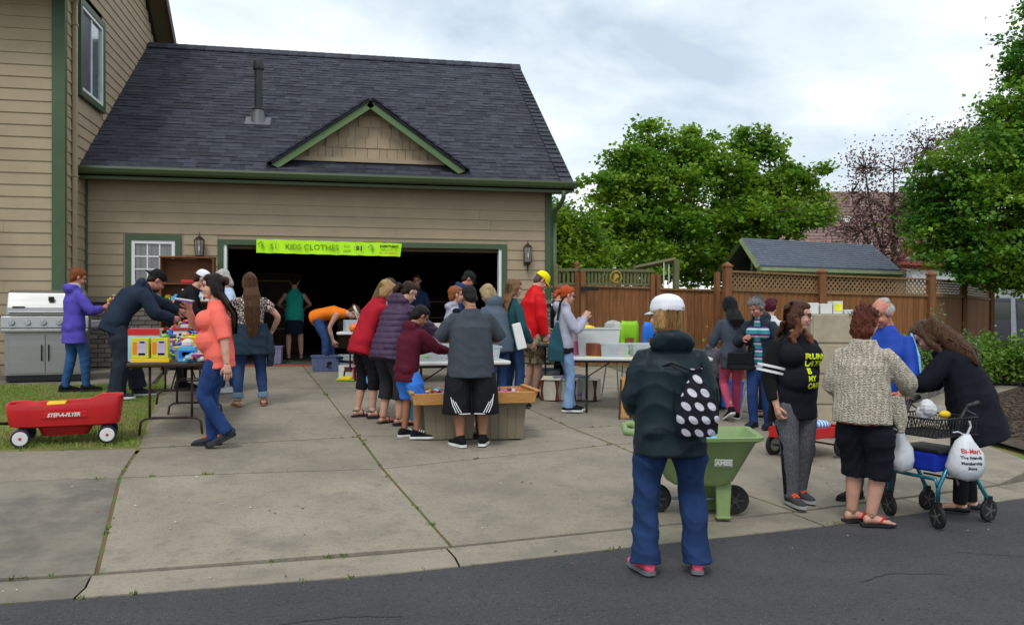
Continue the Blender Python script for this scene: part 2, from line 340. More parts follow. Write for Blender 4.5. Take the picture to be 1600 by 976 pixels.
for _ in range(260):                                   # dry leaves, pale flecks and crumbs on the paving
    x, y = rr.uniform(-4.5, 6.5), rr.uniform(5.1, 11); s = rr.uniform(.004, .014); a = rr.uniform(0, 3); wv.cm = rr.choice((1, 1, 2, 2, 2)) if x > -1.8 else 2
    c, q = math.cos(a) * s, math.sin(a) * s; wv.add([(x - c, y - q, gz(x, y) + .006), (x + q, y - c, gz(x, y) + .004), (x + c, y + q, gz(x, y) + .009), (x - q, y + c, gz(x, y) + .004)], [(0, 1, 2, 3)])
wv.cm = 0
obj('weeds_and_litter', wv, [mat('weed_green', (.10, .14, .035), .8, rand=.3), mat('dry_leaf', (.12, .07, .03), .8, rand=.3), mat('pale_fleck', (.45, .43, .38), .8, rand=.3)], kind='stuff')
# lawn: a base sheet and blades
lawn_r = lambda y: -1.93 - (.55 * max(0, y - 8.5) / 4.1)
mb = MB(); ys_ = [8.05 + i * .25 for i in range(21)]
for y in ys_: x1 = lawn_r(max(8.5, y)) + .05; mb.v += [(x0 + (x1 - x0) * 1, y + .0, 0) if 0 else (x, (y if y > 8.2 else 7.9 + (x + 6.5) * .142 - .07), 0) for x in [-9 + (x1 + 9) * i / 12 for i in range(13)] for x0 in (0,)]
mb.v = [(x, y, gz(x, y) - .004) for x, y, z in mb.v]
mb.f = [(j * 13 + i, j * 13 + i + 1, (j + 1) * 13 + i + 1, (j + 1) * 13 + i) for j in range(20) for i in range(12)]; mb.m = [0] * len(mb.f)
obj('lawn', mb, M_turf, kind='structure', smooth=True)
def blades(name, pts, hs, w, m, seed=1):               # numpy triangles for grass
    g = np.random.default_rng(seed); n = len(pts); a = g.uniform(0, 6.28, n); l = hs * g.uniform(.5, 1.1, n); ln = g.uniform(.15, .8, n) * l; b = g.uniform(0, 6.28, n)
    d = np.stack([np.cos(a) * w, np.sin(a) * w, 0 * a], 1); t = np.stack([np.cos(b) * ln, np.sin(b) * ln, l], 1)
    v = np.empty((n, 3, 3)); v[:, 0] = pts - d; v[:, 1] = pts + d; v[:, 2] = pts + t
    me = bpy.data.meshes.new(name); me.from_pydata(v.reshape(-1, 3).tolist(), [], np.arange(3 * n).reshape(-1, 3).tolist()); me.materials.append(m)
    return me
g = np.random.default_rng(5); P = []
for _ in range(70000):
    y = 8.0 + 5.0 * g.random() ** 1.2; x = -6.3 + g.random() * 4.6
    if x > lawn_r(max(8.5, y)) + .03 * math.sin(y * 9) + g.normal(0, .02) or y < 7.93 + (x + 6.5) * .142 + g.normal(0, .02): continue
    P.append((x, y, gz(x, y)))
P = np.array(P); hh = .03 + .02 * np.sin(P[:, 0] * 3) * np.cos(P[:, 1] * 2.3) + .012 * (P[:, 1] < 8.7)
tag(obj('grass', blades('grass', P, np.clip(hh, .015, .06), .0035, M_grass), None), 'short patchy green and straw lawn grass between sidewalk and patio', 'grass', kind='stuff')
# mulch bed on the right
M_mulch = mat('bark_mulch', (.085, .055, .042), .95, .3, 20, .5, rand=.5)
mb = MB()
def in_mulch(x, y):
    f = np.interp(x, [7.4, 9.1, 10.9, 12.5, 15], [9.35, 10.8, 12.45, 13.6, 16.3]); return 7.45 < x < 15 and yc(x) + .6 < y < f
for _ in range(14000):
    x, y = rr.uniform(7.4, 15), rr.uniform(8, 16)
    if in_mulch(x, y): s = rr.uniform(.015, .04); mb.box((x, y, gz(x, y) + rr.uniform(0, .02)), (s * 1.6, s * .6, .01), rz=rr.uniform(0, 3), rx=rr.uniform(-.5, .5))
tag(obj('mulch', mb, M_mulch), 'dark brown bark mulch in the strip beside the kerb on the right', 'mulch', kind='stuff')
mb = MB(); K = 16
for i in range(K + 1):
    x = 7.38 + 7.9 * i / K; y0, y1 = yc(x) + .5, float(np.interp(x, [7.38, 9.1, 10.9, 12.5, 15.3], [9.45, 11.0, 12.65, 13.8, 16.7])); y0 = min(y0, y1 - .02)
    for j in range(5): y = y0 + (y1 - y0) * j / 4; mb.v.append((x, y, gz(x, y) - .006))
mb.f = [(5 * i + j, 5 * i + 5 + j, 5 * i + 6 + j, 5 * i + 1 + j) for i in range(K) for j in range(4)]; mb.m = [0] * len(mb.f); obj('mulch_bed', mb, M_soil, kind='structure')

# ============================================================ HOUSE
M_side = mat('tan_lap_siding', (.37, .295, .20), .75, .05, 2.5, .12, 200, rand=.035, spec=.25)
M_green = mat('green_trim', (.060, .098, .050), .5, .06, 3, .05, spec=.35); M_green2 = mat('green_gutter', (.048, .072, .028), .45, .05, 3, .03, spec=.4)
M_tanp = mat('tan_pipe', (.36, .30, .2), .5, .05, 3, .03); M_white = mat('white_vinyl', (.78, .79, .8), .4, .03, 4, .03)
M_dark = mat('garage_dark', (.022, .02, .02), .9, .2, 2, .1); M_glass = mat('window_glass', (.05, .07, .09), .06, .3, .8, 0, spec=.8)  # garage_dark: the dim interior's shade is put into a near-black base colour
M_shin = mat('asphalt_shingle', (.043, .046, .062), .92, .16, 9, .7, 300, rand=.32, stretch=(1, 1, 1))
M_cedar = mat('tan_shingle_siding', (.37, .285, .19), .8, .08, 12, .3, rand=.07, stretch=(6, 1, 1))
M_sof = mat('soffit', (.13, .10, .06), .8, .08, 3, .1)
house = thing('house', 'tan two storey house with green trim and open attached garage under dark shingles', 'house', (0, 15.3, .6))
def wpart(name): return obj(name, MB().box((0, 0, 0), (.01, .01, .01)), M_side, parent=house, world=True)
def planks(wall, o, u, nrm, L, z0, z1, holes=(), ex=.18, clip=None, seed=0):
    """lap boards along u from origin o; holes (a0,a1,z0,z1); clip(z)->(a0,a1)"""
    rg = random.Random(seed); z = z0; u = np.array(u, float); nrm = np.array(nrm, float); o = np.array(o, float)
    while z < z1 - .02:
        zt = min(z + ex, z1); a0, a1 = (0, L) if not clip else clip((z + zt) / 2)
        segs = [(a0, a1)]
        for h0, h1, hz0, hz1 in holes:
            if hz0 < zt - .02 and hz1 > z + .02:
                ns = []
                for s0, s1 in segs:
                    if h0 > s0 + .02: ns.append((s0, min(s1, h0)))
                    if h1 < s1 - .02: ns.append((max(s0, h1), s1))
                    if h1 <= s0 or h0 >= s1: pass
                segs = ns if not (h1 <= a0 or h0 >= a1) else segs
        out = []
        for s0, s1 in segs:
            c = s0
            while s1 - c > 4.3: w = 3.66 if c > s0 else rg.uniform(1.2, 3.6); out.append((c, c + w - .003)); c += w
            out.append((c, s1))
        for s0, s1 in out:
            if s1 - s0 < .03: continue
            mb = MB(); P = []
            for a in (s0, s1):
                b = o + u * a
                P += [b + nrm * .004 + (0, 0, z), b + nrm * .022 + (0, 0, z), b + nrm * .006 + (0, 0, zt + .012), b + (0, 0, zt + .012)]
            mb.add(P, [(0, 1, 2, 3), (7, 6, 5, 4), (0, 4, 5, 1), (1, 5, 6, 2), (2, 6, 7, 3), (3, 7, 4, 0)])
            x = obj('plank', mb, M_side, fix=False); x.parent = wall
        z = zt
    return wall
def wallpart(mbs, m=None, name='wall'): return obj(name, mbs, m or M_side, parent=house, world=True)
GY, GX0, GX1 = 15.3, -4.29, 3.73
# garage front wall core with openings: door X -2.07..2.81 z .6..2.70, window X -3.57..-2.83
mb = MB()
for x0, x1, z0, z1 in ((GX0, -3.60, .3, 4.0), (-3.60, -2.80, .3, 1.98), (-3.60, -2.80, 2.76, 4.0), (-2.80, -2.07, .3, 4.0), (-2.07, 2.81, 2.70, 4.0), (2.81, GX1, .3, 4.0)): mb.b2(x0, x1, GY, GY + .14, z0, z1)
gw = wallpart(mb)
WZ = 1.74                                                         # top of the brick wainscot
planks(gw, (GX0, GY, 0), (1, 0, 0), (0, -1, 0), GX1 - GX0, WZ + .05, 3.95, holes=((.60, 1.57, 1.88, 2.86), (2.12, 7.21, 0, 2.79)), seed=1)
mb = MB(); mb.b2(GX1 - .14, GX1, GY + .14, 24.5, .2, 4.0); mb.b2(GX0, GX1, 24.4, 24.5, .2, 4.0); g2 = wallpart(mb)
planks(g2, (GX1, GY, 0), (0, 1, 0), (1, 0, 0), 6, .3, 3.95, seed=2)
# brick wainscot
M_brick = mat('grey_brick', (.17, .15, .135), .9, .15, 8, .6, 60, rand=.25); M_mortar = mat('mortar', (.10, .09, .08), .95, .1, 8, .4)
wains = wallpart(MB().b2(GX0, -2.18, GY - .05, GY, .3, WZ), M_mortar, 'wainscot'); wains2 = wallpart(MB().b2(2.92, GX1, GY - .05, GY, .3, WZ), M_mortar, 'wainscot')
bmesh_cache = {}
def bricks(x0, x1, z0, z1, y, wains):
    r = 0; z = z0; bh, bw, j = .066, .2, .012
    while z + bh < z1:
        x = x0 - (r % 2) * (bw / 2 + j / 2)
        while x < x1:
            a, b = max(x, x0), min(x + bw, x1)
            if b - a > .03:
                key = round(b - a, 3)
                if key not in bmesh_cache: bmesh_cache[key] = MB().box((0, 0, 0), (key, .03, bh)).mesh('brick', M_brick)
                o = link(bpy.data.objects.new('brick', bmesh_cache[key])); o.parent = wains; o.location = ((a + b) / 2, y - .012 - rr.uniform(0, .004), z + bh / 2)
            x += bw + j
        z += bh + j; r += 1
bricks(GX0 + .01, -2.2, .62, 1.70, GY - .05, wains); bricks(2.94, GX1 - .01, .62, 1.70, GY - .05, wains2)
mb = MB().b2(GX0, -2.18, GY - .12, GY, 1.70, WZ + .03); mb.b2(2.92, GX1 + .02, GY - .12, GY, 1.70, WZ + .03); obj('cap_stone', mb, M_brick, parent=house, world=True)
# main house body
mb = MB(); mb.b2(-4.43, GX0, 14.2, 21.2, .2, 7.0); mb.b2(-12, -4.43, 14.2, 14.34, .2, 6.6)
mb.prism([(14.2, 6.6), (17.9, 9.4), (21.2, 7.0)], .14, (-4.43, 0, 0), (0, 1, 0), (0, 0, 1), (1, 0, 0)); mw = wallpart(mb)
planks(mw, (-12, 14.2, 0), (1, 0, 0), (0, -1, 0), 7.57, .55, 6.6, ex=.184, holes=(), seed=3)
def gclip(z): return (max(.12, 0 if z < 6.6 else (z - 6.6) / .757), 7 if z < 7.0 else 7 - (z - 7.0) / .727)
mw2 = wallpart(MB().b2(-4.44, -4.42, 15, 15.1, 1, 1.1)); planks(mw2, (GX0, 14.2, 0), (0, 1, 0), (1, 0, 0), 7, .55, 9.2, ex=.184, holes=((.60, 2.06, 5.06, 6.66),), clip=gclip, seed=4)
for (x0, x1, y0, y1, nm) in ((-4.45, -4.262, 14.16, 14.2, 0), (-4.29, -4.262, 14.20, 14.23, 0), (-4.29, -4.245, 15.22, 15.3, 0)):
    obj('corner_board', MB().b2(x0, x1, y0 - .003, y1, .5, 6.62 if nm == 0 and y0 < 15 else 3.9), M_green, parent=house, world=True)
obj('corner_board', MB().b2(GX1 - .1, GX1 + .03, GY - .035, GY, WZ + .03, 3.95).b2(GX1, GX1 + .033, GY, GY + .1, .3, 3.95), M_green, parent=house, world=True)
# downspout of the main house on its side wall, with elbow up to the eave
mb = MB(); mb.box((-4.23, 14.55, 3.5), (.06, .085, 5.9)); mb.tube([(-4.23, 14.55, 6.42), (-4.21, 14.52, 6.5), (-4.15, 14.2, 6.66), (-4.14, 14.0, 6.9)], .042, 8)
for z in (1.5, 3.7, 6.1): mb.box((-4.225, 14.55, z), (.075, .11, .03))
obj('downspout', mb, M_tanp, parent=house, world=True, bevel=.006)
# main house roof (mostly above the picture): planes, soffit, barge
mb = MB(); prof = [(13.6, 6.45), (17.9, 9.72), (21.75, 6.9)]
for (a, b) in ((0, 1), (1, 2)):
    (y0, z0), (y1, z1) = prof[a], prof[b]; mb.prism([(y0, z0), (y1, z1), (y1, z1 + .14), (y0, z0 + .14)], 8.5, (-12.4, 0, 0), (0, 1, 0), (0, 0, 1), (1, 0, 0))
mr = obj('roof', mb, M_shin, parent=house, world=True)
mb = MB()
for (a, b) in ((0, 1), (1, 2)):
    (y0, z0), (y1, z1) = prof[a], prof[b]; mb.prism([(y0, z0 - .12), (y1, z1 - .12), (y1, z1 + .16), (y0, z0 + .16)], .035, (-3.9, 0, 0), (0, 1, 0), (0, 0, 1), (1, 0, 0))
obj('barge_board', mb, mat('dark_brown_trim', (.06, .045, .03), .7), parent=house, world=True)
mb = MB()
for (a, b) in ((0, 1), (1, 2)):
    (y0, z0), (y1, z1) = prof[a], prof[b]; mb.prism([(y0, z0 - .03), (y1, z1 - .03), (y1, z1 - .005), (y0, z0 - .005)], .36, (-4.26, 0, 0), (0, 1, 0), (0, 0, 1), (1, 0, 0))
obj('soffit', mb, M_sof, parent=house, world=True)
obj('gutter', MB().b2(-12.3, -3.9, 13.48, 13.6, 6.42, 6.58), M_green2, parent=house, world=True)
# little porch roof at the left edge of the picture
mb = MB(); p0 = at(-60, 168, 11.6); mb.prism([(-.9, 0), (.0, 0), (-.25, .42), (-.9, .42)], .12, (-5.72, 12.7, 4.12), (1, 0, 0), (0, .93, .37), (0, -.37, .93))
por = obj('porch_roof', mb, M_shin, parent=house, world=True)
mb = MB()
for i in range(4): mb.box((-5.76 - .16 * i, 12.8, 4.27), (.13, .26, .05), rx=.38)
obj('shingle', mb, M_shin, parent=house, world=True).parent = por
por.children[0].matrix_parent_inverse = Matrix()
obj('fascia', MB().b2(-8, -5.70, 12.66, 12.70, 4.0, 4.13).b2(-5.74, -5.70, 12.7, 14.2, 4.0, 4.13), M_green, parent=house, world=True)
# windows
def window(x0, x1, z0, z1, y, cols, rows, trim, side=False, hide=False):
    """front (y plane) window; side=True swaps onto the X=GX0 wall where x0,x1 are Y values"""
    def T(mb):
        if side: mb.v = [(GX0 + .03 + (y - v[1]), v[0], v[2]) for v in mb.v]; mb.f = [f[::-1] for f in mb.f]
        return mb
    y0 = y
    t = MB(); t.b2(x0 - trim, x0, y - .045, y, z0 - trim, z1 + trim); t.b2(x1, x1 + trim, y - .045, y, z0 - trim, z1 + trim); t.b2(x0, x1, y - .043, y, z1, z1 + trim); t.b2(x0, x1, y - .043, y, z0 - trim, z0)
    w = obj('window', T(t), M_green, parent=house, world=True)
    f = MB(); q = .055
    f.b2(x0, x0 + q, y - .03, y + .05, z0, z1); f.b2(x1 - q, x1, y - .03, y + .05, z0, z1); f.b2(x0 + q, x1 - q, y - .028, y + .05, z1 - q, z1); f.b2(x0 + q, x1 - q, y - .028, y + .05, z0, z0 + q)
    for i in range(1, cols): x = x0 + q + (x1 - x0 - 2 * q) * i / cols; e = .011 if cols > 2 else .025; f.b2(x - e, x + e, y - .012, y + .02, z0 + q, z1 - q)
    for i in range(1, rows): z = z0 + q + (z1 - z0 - 2 * q) * i / rows; f.b2(x0 + q, x1 - q, y - .010, y + .018, z - .011, z + .011)
    W = [('frame', T(f), M_white)]
    for i in range(cols):
        for j in range(rows):
            dx, dz = (x1 - x0 - 2 * q) / cols, (z1 - z0 - 2 * q) / rows; p = MB().b2(x0 + q + dx * i + .006, x0 + q + dx * (i + 1) - .006, y + .004, y + .010, z0 + q + dz * j + .006, z0 + q + dz * (j + 1) - .006)
            W.append(('pane', T(p), M_glass))
    for n, mb_, m_ in W: o = obj(n, mb_, m_); o.parent = w
    return w
M_glass_c = mat('curtained_glass', (.17, .165, .17), .1, .25, 3, 0, spec=.7, stretch=(9, 1, .15))
w = window(-3.56, -2.86, 1.99, 2.75, GY, 3, 3, .095)
for c in w.children:
    if c.name.startswith('pane'): c.data.materials[0] = M_glass_c
M_glass_s = mat('sky_glass', (.12, .2, .22), .05, .3, .8, 0, spec=1, coat=1)  # teal base colour stands in for the reflection in the pane
w = window(14.90, 16.14, 5.16, 6.56, GY, 2, 1, .10, side=True); w['label'] = 'upstairs sliding window with white frame'
for i, c in enumerate([c for c in w.children if c.name.startswith('pane')]): c.data.materials[0] = mat('screened_glass', (.085, .085, .11), .5) if i == 0 else M_glass_s
# garage roof
S_ = .705; EY, EZ, RY = 14.85, 3.90, 19.8; RZ = EZ + S_ * (RY - EY); X0r, X1r = GX0 + .02, 4.04; nl = math.hypot(1, S_); ud = np.array((0, 1 / nl, S_ / nl)); un = np.array((0, -S_ / nl, 1 / nl))
mb = MB(); mb.prism([(EY, EZ - .02), (RY, RZ - .02), (24.75, EZ - .02), (24.75, EZ - .14), (RY, RZ - .14), (EY, EZ - .14)], X1r - X0r, (X0r, 0, 0), (0, 1, 0), (0, 0, 1), (1, 0, 0))
roof = obj('roof', mb, M_shin, parent=house, world=True)
Ls = (RY - EY) * nl; rows = int(Ls / .145); cnt = 0; field = MB(); rs = random.Random(11)
def shingle(mb, x0, x1, s0, s1, th=.016, lift=0):
    q = []
    for x in (x0, x1):
        for s, h in ((s0, 0), (s0, th + lift), (s1, .005 + lift), (s1, 0)): p = np.array((x, EY, EZ - .02)) + ud * s + un * h; q.append(p)
    mb.add(q, [(3, 2, 1, 0), (4, 5, 6, 7), (0, 1, 5, 4), (1, 2, 6, 5), (2, 3, 7, 6), (3, 0, 4, 7)])
for r in range(rows + 1):
    x = X0r - rs.uniform(0, .3); s0 = r * Ls / (rows + 1)
    while x < X1r - .25:
        w_ = rs.choice((.16, .22, .28, .34)); a, b = max(x, X0r), min(x + w_, X1r - .22)
        if b - a > .03:
            th = rs.choice((.010, .012, .019))
            if cnt < 290: m1 = MB(); shingle(m1, a, b - .004, s0, s0 + .165, th); o = obj('shingle', m1, M_shin); o.parent = roof; cnt += 1
            else: shingle(field, a, b - .004, s0, s0 + .165, th)
        x += w_
o = obj('shingle_field', field, M_shin, kind='stuff'); o.parent = roof
caps = MB()
for i in range(int(Ls / .2)): shingle(caps, X1r - .22, X1r + .01, i * .2, i * .2 + .23, .034, .012)
o = obj('rake_caps', caps, M_shin, kind='stuff'); o.parent = roof
n = 42
for i in range(n):
    x = X0r + (X1r - X0r) * i / n; m1 = MB(); w_ = (X1r - X0r) / n + .03
    m1.prism([(-.17, -.11), (0, .03), (.17, -.11), (.17, -.13), (0, 0), (-.17, -.13)], w_, (x, RY, RZ + .02 ), (0, 1, 0), (0, 0, 1), (1, 0, .03)); o = obj('ridge_cap', m1, M_shin); o.parent = roof
gt = MB(); pf = [(-.11, .045), (-.12, .01), (-.10, -.05), (-.07, -.08), (0, -.08), (0, .035), (-.012, .035), (-.012, -.06), (-.07, -.06), (-.1, .045)]
gt.prism(pf, X1r + .06 - (X0r - .0), (X0r, EY, EZ - .04), (0, 1, 0), (0, 0, 1), (1, 0, 0)); gt.b2(X1r + .02, X1r + .06, EY - .1, EY, EZ - .12, EZ + .01)
obj('gutter', gt, M_green2, parent=house, world=True)
obj('fascia', MB().b2(X0r, X1r, EY, EY + .03, EZ - .19, EZ - .03), M_green2, parent=house, world=True)
obj('soffit', MB().b2(X0r, X1r, EY + .03, GY, EZ - .16, EZ - .14), M_sof, parent=house, world=True)
mb = MB(); mb.prism([(EY, EZ - .16), (RY, RZ - .16), (RY, RZ + .0), (EY, EZ - .0)], .03, (X1r, 0, 0), (0, 1, 0), (0, 0, 1), (1, 0, 0)); obj('barge_board', mb, M_green2, parent=house, world=True)
mb = MB(); mb.tube([(3.86, EY - .05, 3.74), (3.86, EY - .04, 3.62), (3.84, EY + .12, 3.50), (3.80, GY - .06, 3.40), (3.80, GY - .06, 3.2)], .042, 10); mb.tube([(3.80, GY - .06, 3.22), (3.80, GY - .06, .6)], .04, 10); obj('downspout', mb, M_green, parent=house, world=True, smooth=True)
# gable end above the garage side wall
mb = MB(); mb.prism([(GY, 3.9), (RY, RZ - .2), (24.4, 3.9)], .12, (GX1 - .12, 0, 0), (0, 1, 0), (0, 0, 1), (1, 0, 0)); wallpart(mb)
# vent pipe
mb = MB(); mb.lathe((-1.63, 16.66, 5.16), [(.075, -.1), (.075, .98), (.062, .98), (.062, 1.0)], 16); vp = obj('vent_pipe', mb, mat('black_metal', (.035, .04, .045), .5, .1, 4, .05, metal=.3), parent=house, world=True, smooth='a')
for n_, m_, mm in (('vent_cap', MB().lathe((-1.63, 16.66, 6.12), [(.1, 0), (.105, .02), (.095, .12), (.09, .16)], 16), MC['black_metal']), ('collar', MB().lathe((-1.63, 16.66, 5.36), [(.11, 0), (.11, .02), (.08, .04)], 16), MC['black_metal']), ('flashing', MB().lathe((-1.63, 16.66, 5.02), [(.17, 0), (.15, .1), (.095, .34)], 16), mat('grey_flashing', (.13, .135, .15), .5, metal=.3))):
    o = obj(n_, m_, mm, smooth='a'); o.parent = vp
m_ = MB().box((-1.63, 16.6, 5.135), (.46, .34, .01), rx=math.atan(S_)); o = obj('flashing_plate', m_, MC['grey_flashing']); o.parent = vp
# dormer gable
DX, DY, DZ = .42, 15.22, 5.24; hw = 1.66; dsl = .70
mb = MB(); zb = EZ + S_ * (DY - EY)
mb.prism([(-hw + .10, 0), (0, DZ - zb - .05), (hw - .10, 0)], .08, (DX, DY + .063, zb - .02), (1, 0, 0), (0, 0, 1), (0, 1, 0)); dorm = obj('dormer', mb, M_cedar, parent=house, world=True)
def dsub(n_, m_, mm, **k): o = obj(n_, m_, mm, **k); o.parent = dorm; return o
for sg in (-1, 1):
    mb = MB(); a = math.atan(dsl); dr = np.array((sg * math.cos(a), 0, -math.sin(a))); nn = np.array((sg * math.sin(a), 0, math.cos(a))); L_ = hw / math.cos(a)
    dsub('barge_board', MB().prism([(-.0, -.005), (L_ + .02, -.005), (L_ - .05, -.115), (.0 , -.115)] , .035, (DX, DY - .22, DZ), dr, nn, (0, 1, 0)), mat('light_green_trim', (.11, .175, .075), .5, .06, 3, .05), fix=True)
    dsub('soffit', MB().prism([(0, -.03), (L_, -.03), (L_, -.045), (0, -.045)], .3, (DX, DY - .2, DZ), dr, nn, (0, 1, 0)), M_sof, fix=True)
    # roof plane running back into the main roof
    o0 = np.array((DX, DY - .25, DZ)); back0 = 1.75; pl = [o0, o0 + dr * L_, np.array((DX + sg * hw, DY + .05, DZ - hw * dsl + .02)), np.array((DX, DY + back0, DZ))]
    m1 = MB().add([p + nn * .0 for p in pl] + [p + nn * .04 for p in pl], [(0, 1, 2, 3), (7, 6, 5, 4), (0, 4, 5, 1), (1, 5, 6, 2), (2, 6, 7, 3), (3, 7, 4, 0)]); dsub('roof_plane', m1, M_shin, fix=True)
    k = 11
    for i in range(k):
        p = o0 + dr * (L_ + .05) * (i / k) + nn * (.035 + .002 * sg); m1 = MB(); m1.prism([(0, 0), ((L_ + .05) / k * 1.12, .02), ((L_ + .05) / k * 1.12, .055), (0, .022)], .26, p - np.array((0, .03, 0)), dr, nn, (0, 1, 0)); dsub('edge_cap', m1, M_shin, fix=True)
z = zb + .03; r = 0; rs = random.Random(4)
dsub('base_board', MB().b2(DX - hw + .32, DX + hw - .32, DY - .015, DY + .06, z, z + .07), M_side); z += .075
while z < DZ - .22:
    half = (DZ - .06 - z - .1) / dsl - .0; x = DX - half - rs.uniform(0, .1)
    while x < DX + half:
        w_ = rs.uniform(.11, .24); m1 = MB().prism([(0, 0), (w_ - .006, 0), (w_ - .006, .205), (0, .205)], .02, (x, DY + .045, z), (1, 0, 0), (0, .05, 1), (0, 1, 0)); m1 = MB().box((x + w_ / 2, DY + .05 - (.006 if r % 2 else 0), z + .1), (w_ - .007, .03, .2), rx=-.05)
        if x > DX - half and x + w_ < DX + half: dsub('cedar_shingle', m1, M_cedar)
        x += w_
    z += .185; r += 1
# door frame, interior, threshold
dx0, dx1, dz0, dz1 = -2.07, 2.81, .6, 2.70
fr = obj('door_frame', MB().b2(dx0 - .09, dx0, GY - .045, GY + .02, .6, dz1 + .09).b2(dx1, dx1 + .09, GY - .045, GY + .02, .6, dz1 + .09).b2(dx0, dx1, GY - .043, GY + .02, dz1, dz1 + .09), M_green, parent=house, world=True)
for x0, x1 in ((dx0, dx0 + .05), (dx1 - .05, dx1)):
    o = obj('jamb', MB().b2(x0, x1, GY - .02, GY + .14, .6, dz1), M_white); o.parent = fr
o = obj('rail', MB().b2(dx0 + .05, dx1 - .05, GY + .1, GY + .14, dz1 - .06, dz1 - .01), M_sof); o.parent = fr
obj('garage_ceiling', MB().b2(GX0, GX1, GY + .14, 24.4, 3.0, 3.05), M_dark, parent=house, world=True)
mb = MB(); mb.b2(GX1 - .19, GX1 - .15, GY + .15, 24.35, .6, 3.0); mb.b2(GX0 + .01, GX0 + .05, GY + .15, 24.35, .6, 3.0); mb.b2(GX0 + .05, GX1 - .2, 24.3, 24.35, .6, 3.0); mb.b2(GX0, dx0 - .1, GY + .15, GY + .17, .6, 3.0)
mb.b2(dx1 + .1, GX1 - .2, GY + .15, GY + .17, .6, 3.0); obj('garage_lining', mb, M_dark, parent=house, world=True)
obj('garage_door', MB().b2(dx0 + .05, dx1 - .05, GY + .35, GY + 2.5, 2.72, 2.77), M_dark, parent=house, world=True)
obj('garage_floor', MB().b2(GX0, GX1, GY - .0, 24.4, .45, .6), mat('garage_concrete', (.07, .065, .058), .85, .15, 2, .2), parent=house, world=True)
obj('threshold', MB().b2(dx0 + .05, dx1 - .05, GY - .1, GY + .03, .58, .615), mat('red_threshold', (.33, .075, .04), .7, .15, 4, .3), parent=house, world=True)
# lanterns
def lantern(x, z):
    L_ = obj('wall_lantern', MB().b2(x - .06, x + .06, GY - .035, GY, z - .19, z + .03), M_green, parent=house, world=True)
    br = mat('bronze', (.09, .06, .035), .4, .1, 5, .05, metal=.7)
    a = MB(); c = (x, GY - .13, z - .05); a.lathe((c[0], c[1], z + .135), [(.085, 0), (.055, .04), (.02, .06), (.012, .1), (.004, .13)], 8); a.lathe((c[0], c[1], z - .18), [(.01, -.13), (.02, -.02), (.06, .03), (.07, .05)], 8)
    for i in range(8): t = math.pi * i / 4 + .39; a.tube([(c[0] + .068 * math.cos(t), c[1] + .068 * math.sin(t), z - .14), (c[0] + .083 * math.cos(t), c[1] + .083 * math.sin(t), z + .14)], .006, 5)
    a.tube([(x, GY, z - .1), (x, GY - .07, z - .16), (x, GY - .13, z - .15)], .012, 6)
    g_ = MB().lathe((c[0], c[1], z - .14), [(.062, 0), (.077, .275)], 8); b = MB().ell((c[0], c[1], z - .02), (.025, .025, .05))
    for n_, m_, mm in (('cage', a, br), ('glass', g_, mat('lantern_glass', (.5, .5, .52), .15, .1, 8, 0, alpha=.35, spec=.8)), ('bulb', b, mat('white_bulb', (.85, .85, .83), .3))):
        o = obj(n_, m_, mm, smooth='a'); o.parent = L_
p = at(313, 385, 14.2); lantern(-2.45, 2.63); lantern(3.28, 2.60)
# banner
def banner():
    u0, u1 = -1.52, .985; y = GY - .07; zt = lambda x: 2.80 - .012 * (x - u0); n = 24; mb = MB()
    for i in range(n + 1):
        x = u0 + (u1 - u0) * i / n; w_ = .012 * math.sin(i * 1.1); z1 = zt(x) + .004 * math.sin(i * 2.3)
        mb.v += [(x, y + w_ - .01, z1), (x - (.03 if i == n else 0), y + w_ * 1.6 - .014, z1 - .235)]
    mb.v += [(a, b + .003, c) for a, b, c in mb.v]; m = 2 * (n + 1)
    for i in range(n): a = 2 * i; mb.f += [(a, a + 1, a + 3, a + 2), (m + a, m + a + 2, m + a + 3, m + a + 1)]
    for i in range(n): a = 2 * i; mb.f += [(a, a + 2, m + a + 2, m + a), (a + 1, m + a + 1, m + a + 3, a + 3)]
    mb.m = [0] * len(mb.f); t = thing('banner', 'long lime green paper banner reading kids clothes hung across the garage opening', 'banner', (0, y, 2.8))
    obj('paper', mb, mat('lime_paper', (.50, .95, .02), .7, .03, 3, .1), parent=t, world=True)
    ink = mat('grey_green_ink', (.18, .34, .03), .8); blk = mat('black_ink', (.02, .02, .02), .8); red = mat('orange_ink', (.75, .25, .02), .8)
    def tx(s, x, z, sz, m, bold=0, sp=1):
        o = text_mesh(s, sz, m, parent=t, ex=.0005, bold=bold, spacing=sp); xf(o.data, Matrix.Translation((x, y - .032, zt(x) - .118 + z)) @ Matrix.Rotation(R(90), 4, 'X')); o.matrix_parent_inverse = Matrix.Translation(-t.location)
    tx('↑', -1.44, 0, .2, ink); tx('$1', -1.23, 0, .13, ink); tx('KIDS', -.90, 0, .13, ink, .002); tx('CLOTHES', -.42, 0, .135, ink, .002, 1.05); tx('ALL', .02, .04, .07, ink); tx('SIZES', .02, -.045, .06, ink)
    tx('$1', .235, 0, .12, blk, .004); tx('↑', .44, 0, .2, ink); tx('EVERYTHING', .76, .055, .055, blk, .002); tx('SIZES 0 TO 16', .75, -.005, .048, ink); tx('IN THE GARAGE', .75, -.06, .045, red)
    for cx in (-1.23, .235):
        rb = MB()
        for i in range(14): a = i * .449; rb.tube([(cx + .085 * math.cos(a), y - .032, zt(cx) - .118 + .085 * math.sin(a)), (cx + .10 * math.cos(a + .22), y - .032, zt(cx) - .118 + .1 * math.sin(a + .22))], .0025, 4)
        obj('starburst', rb, ink, parent=t, world=True)
banner()
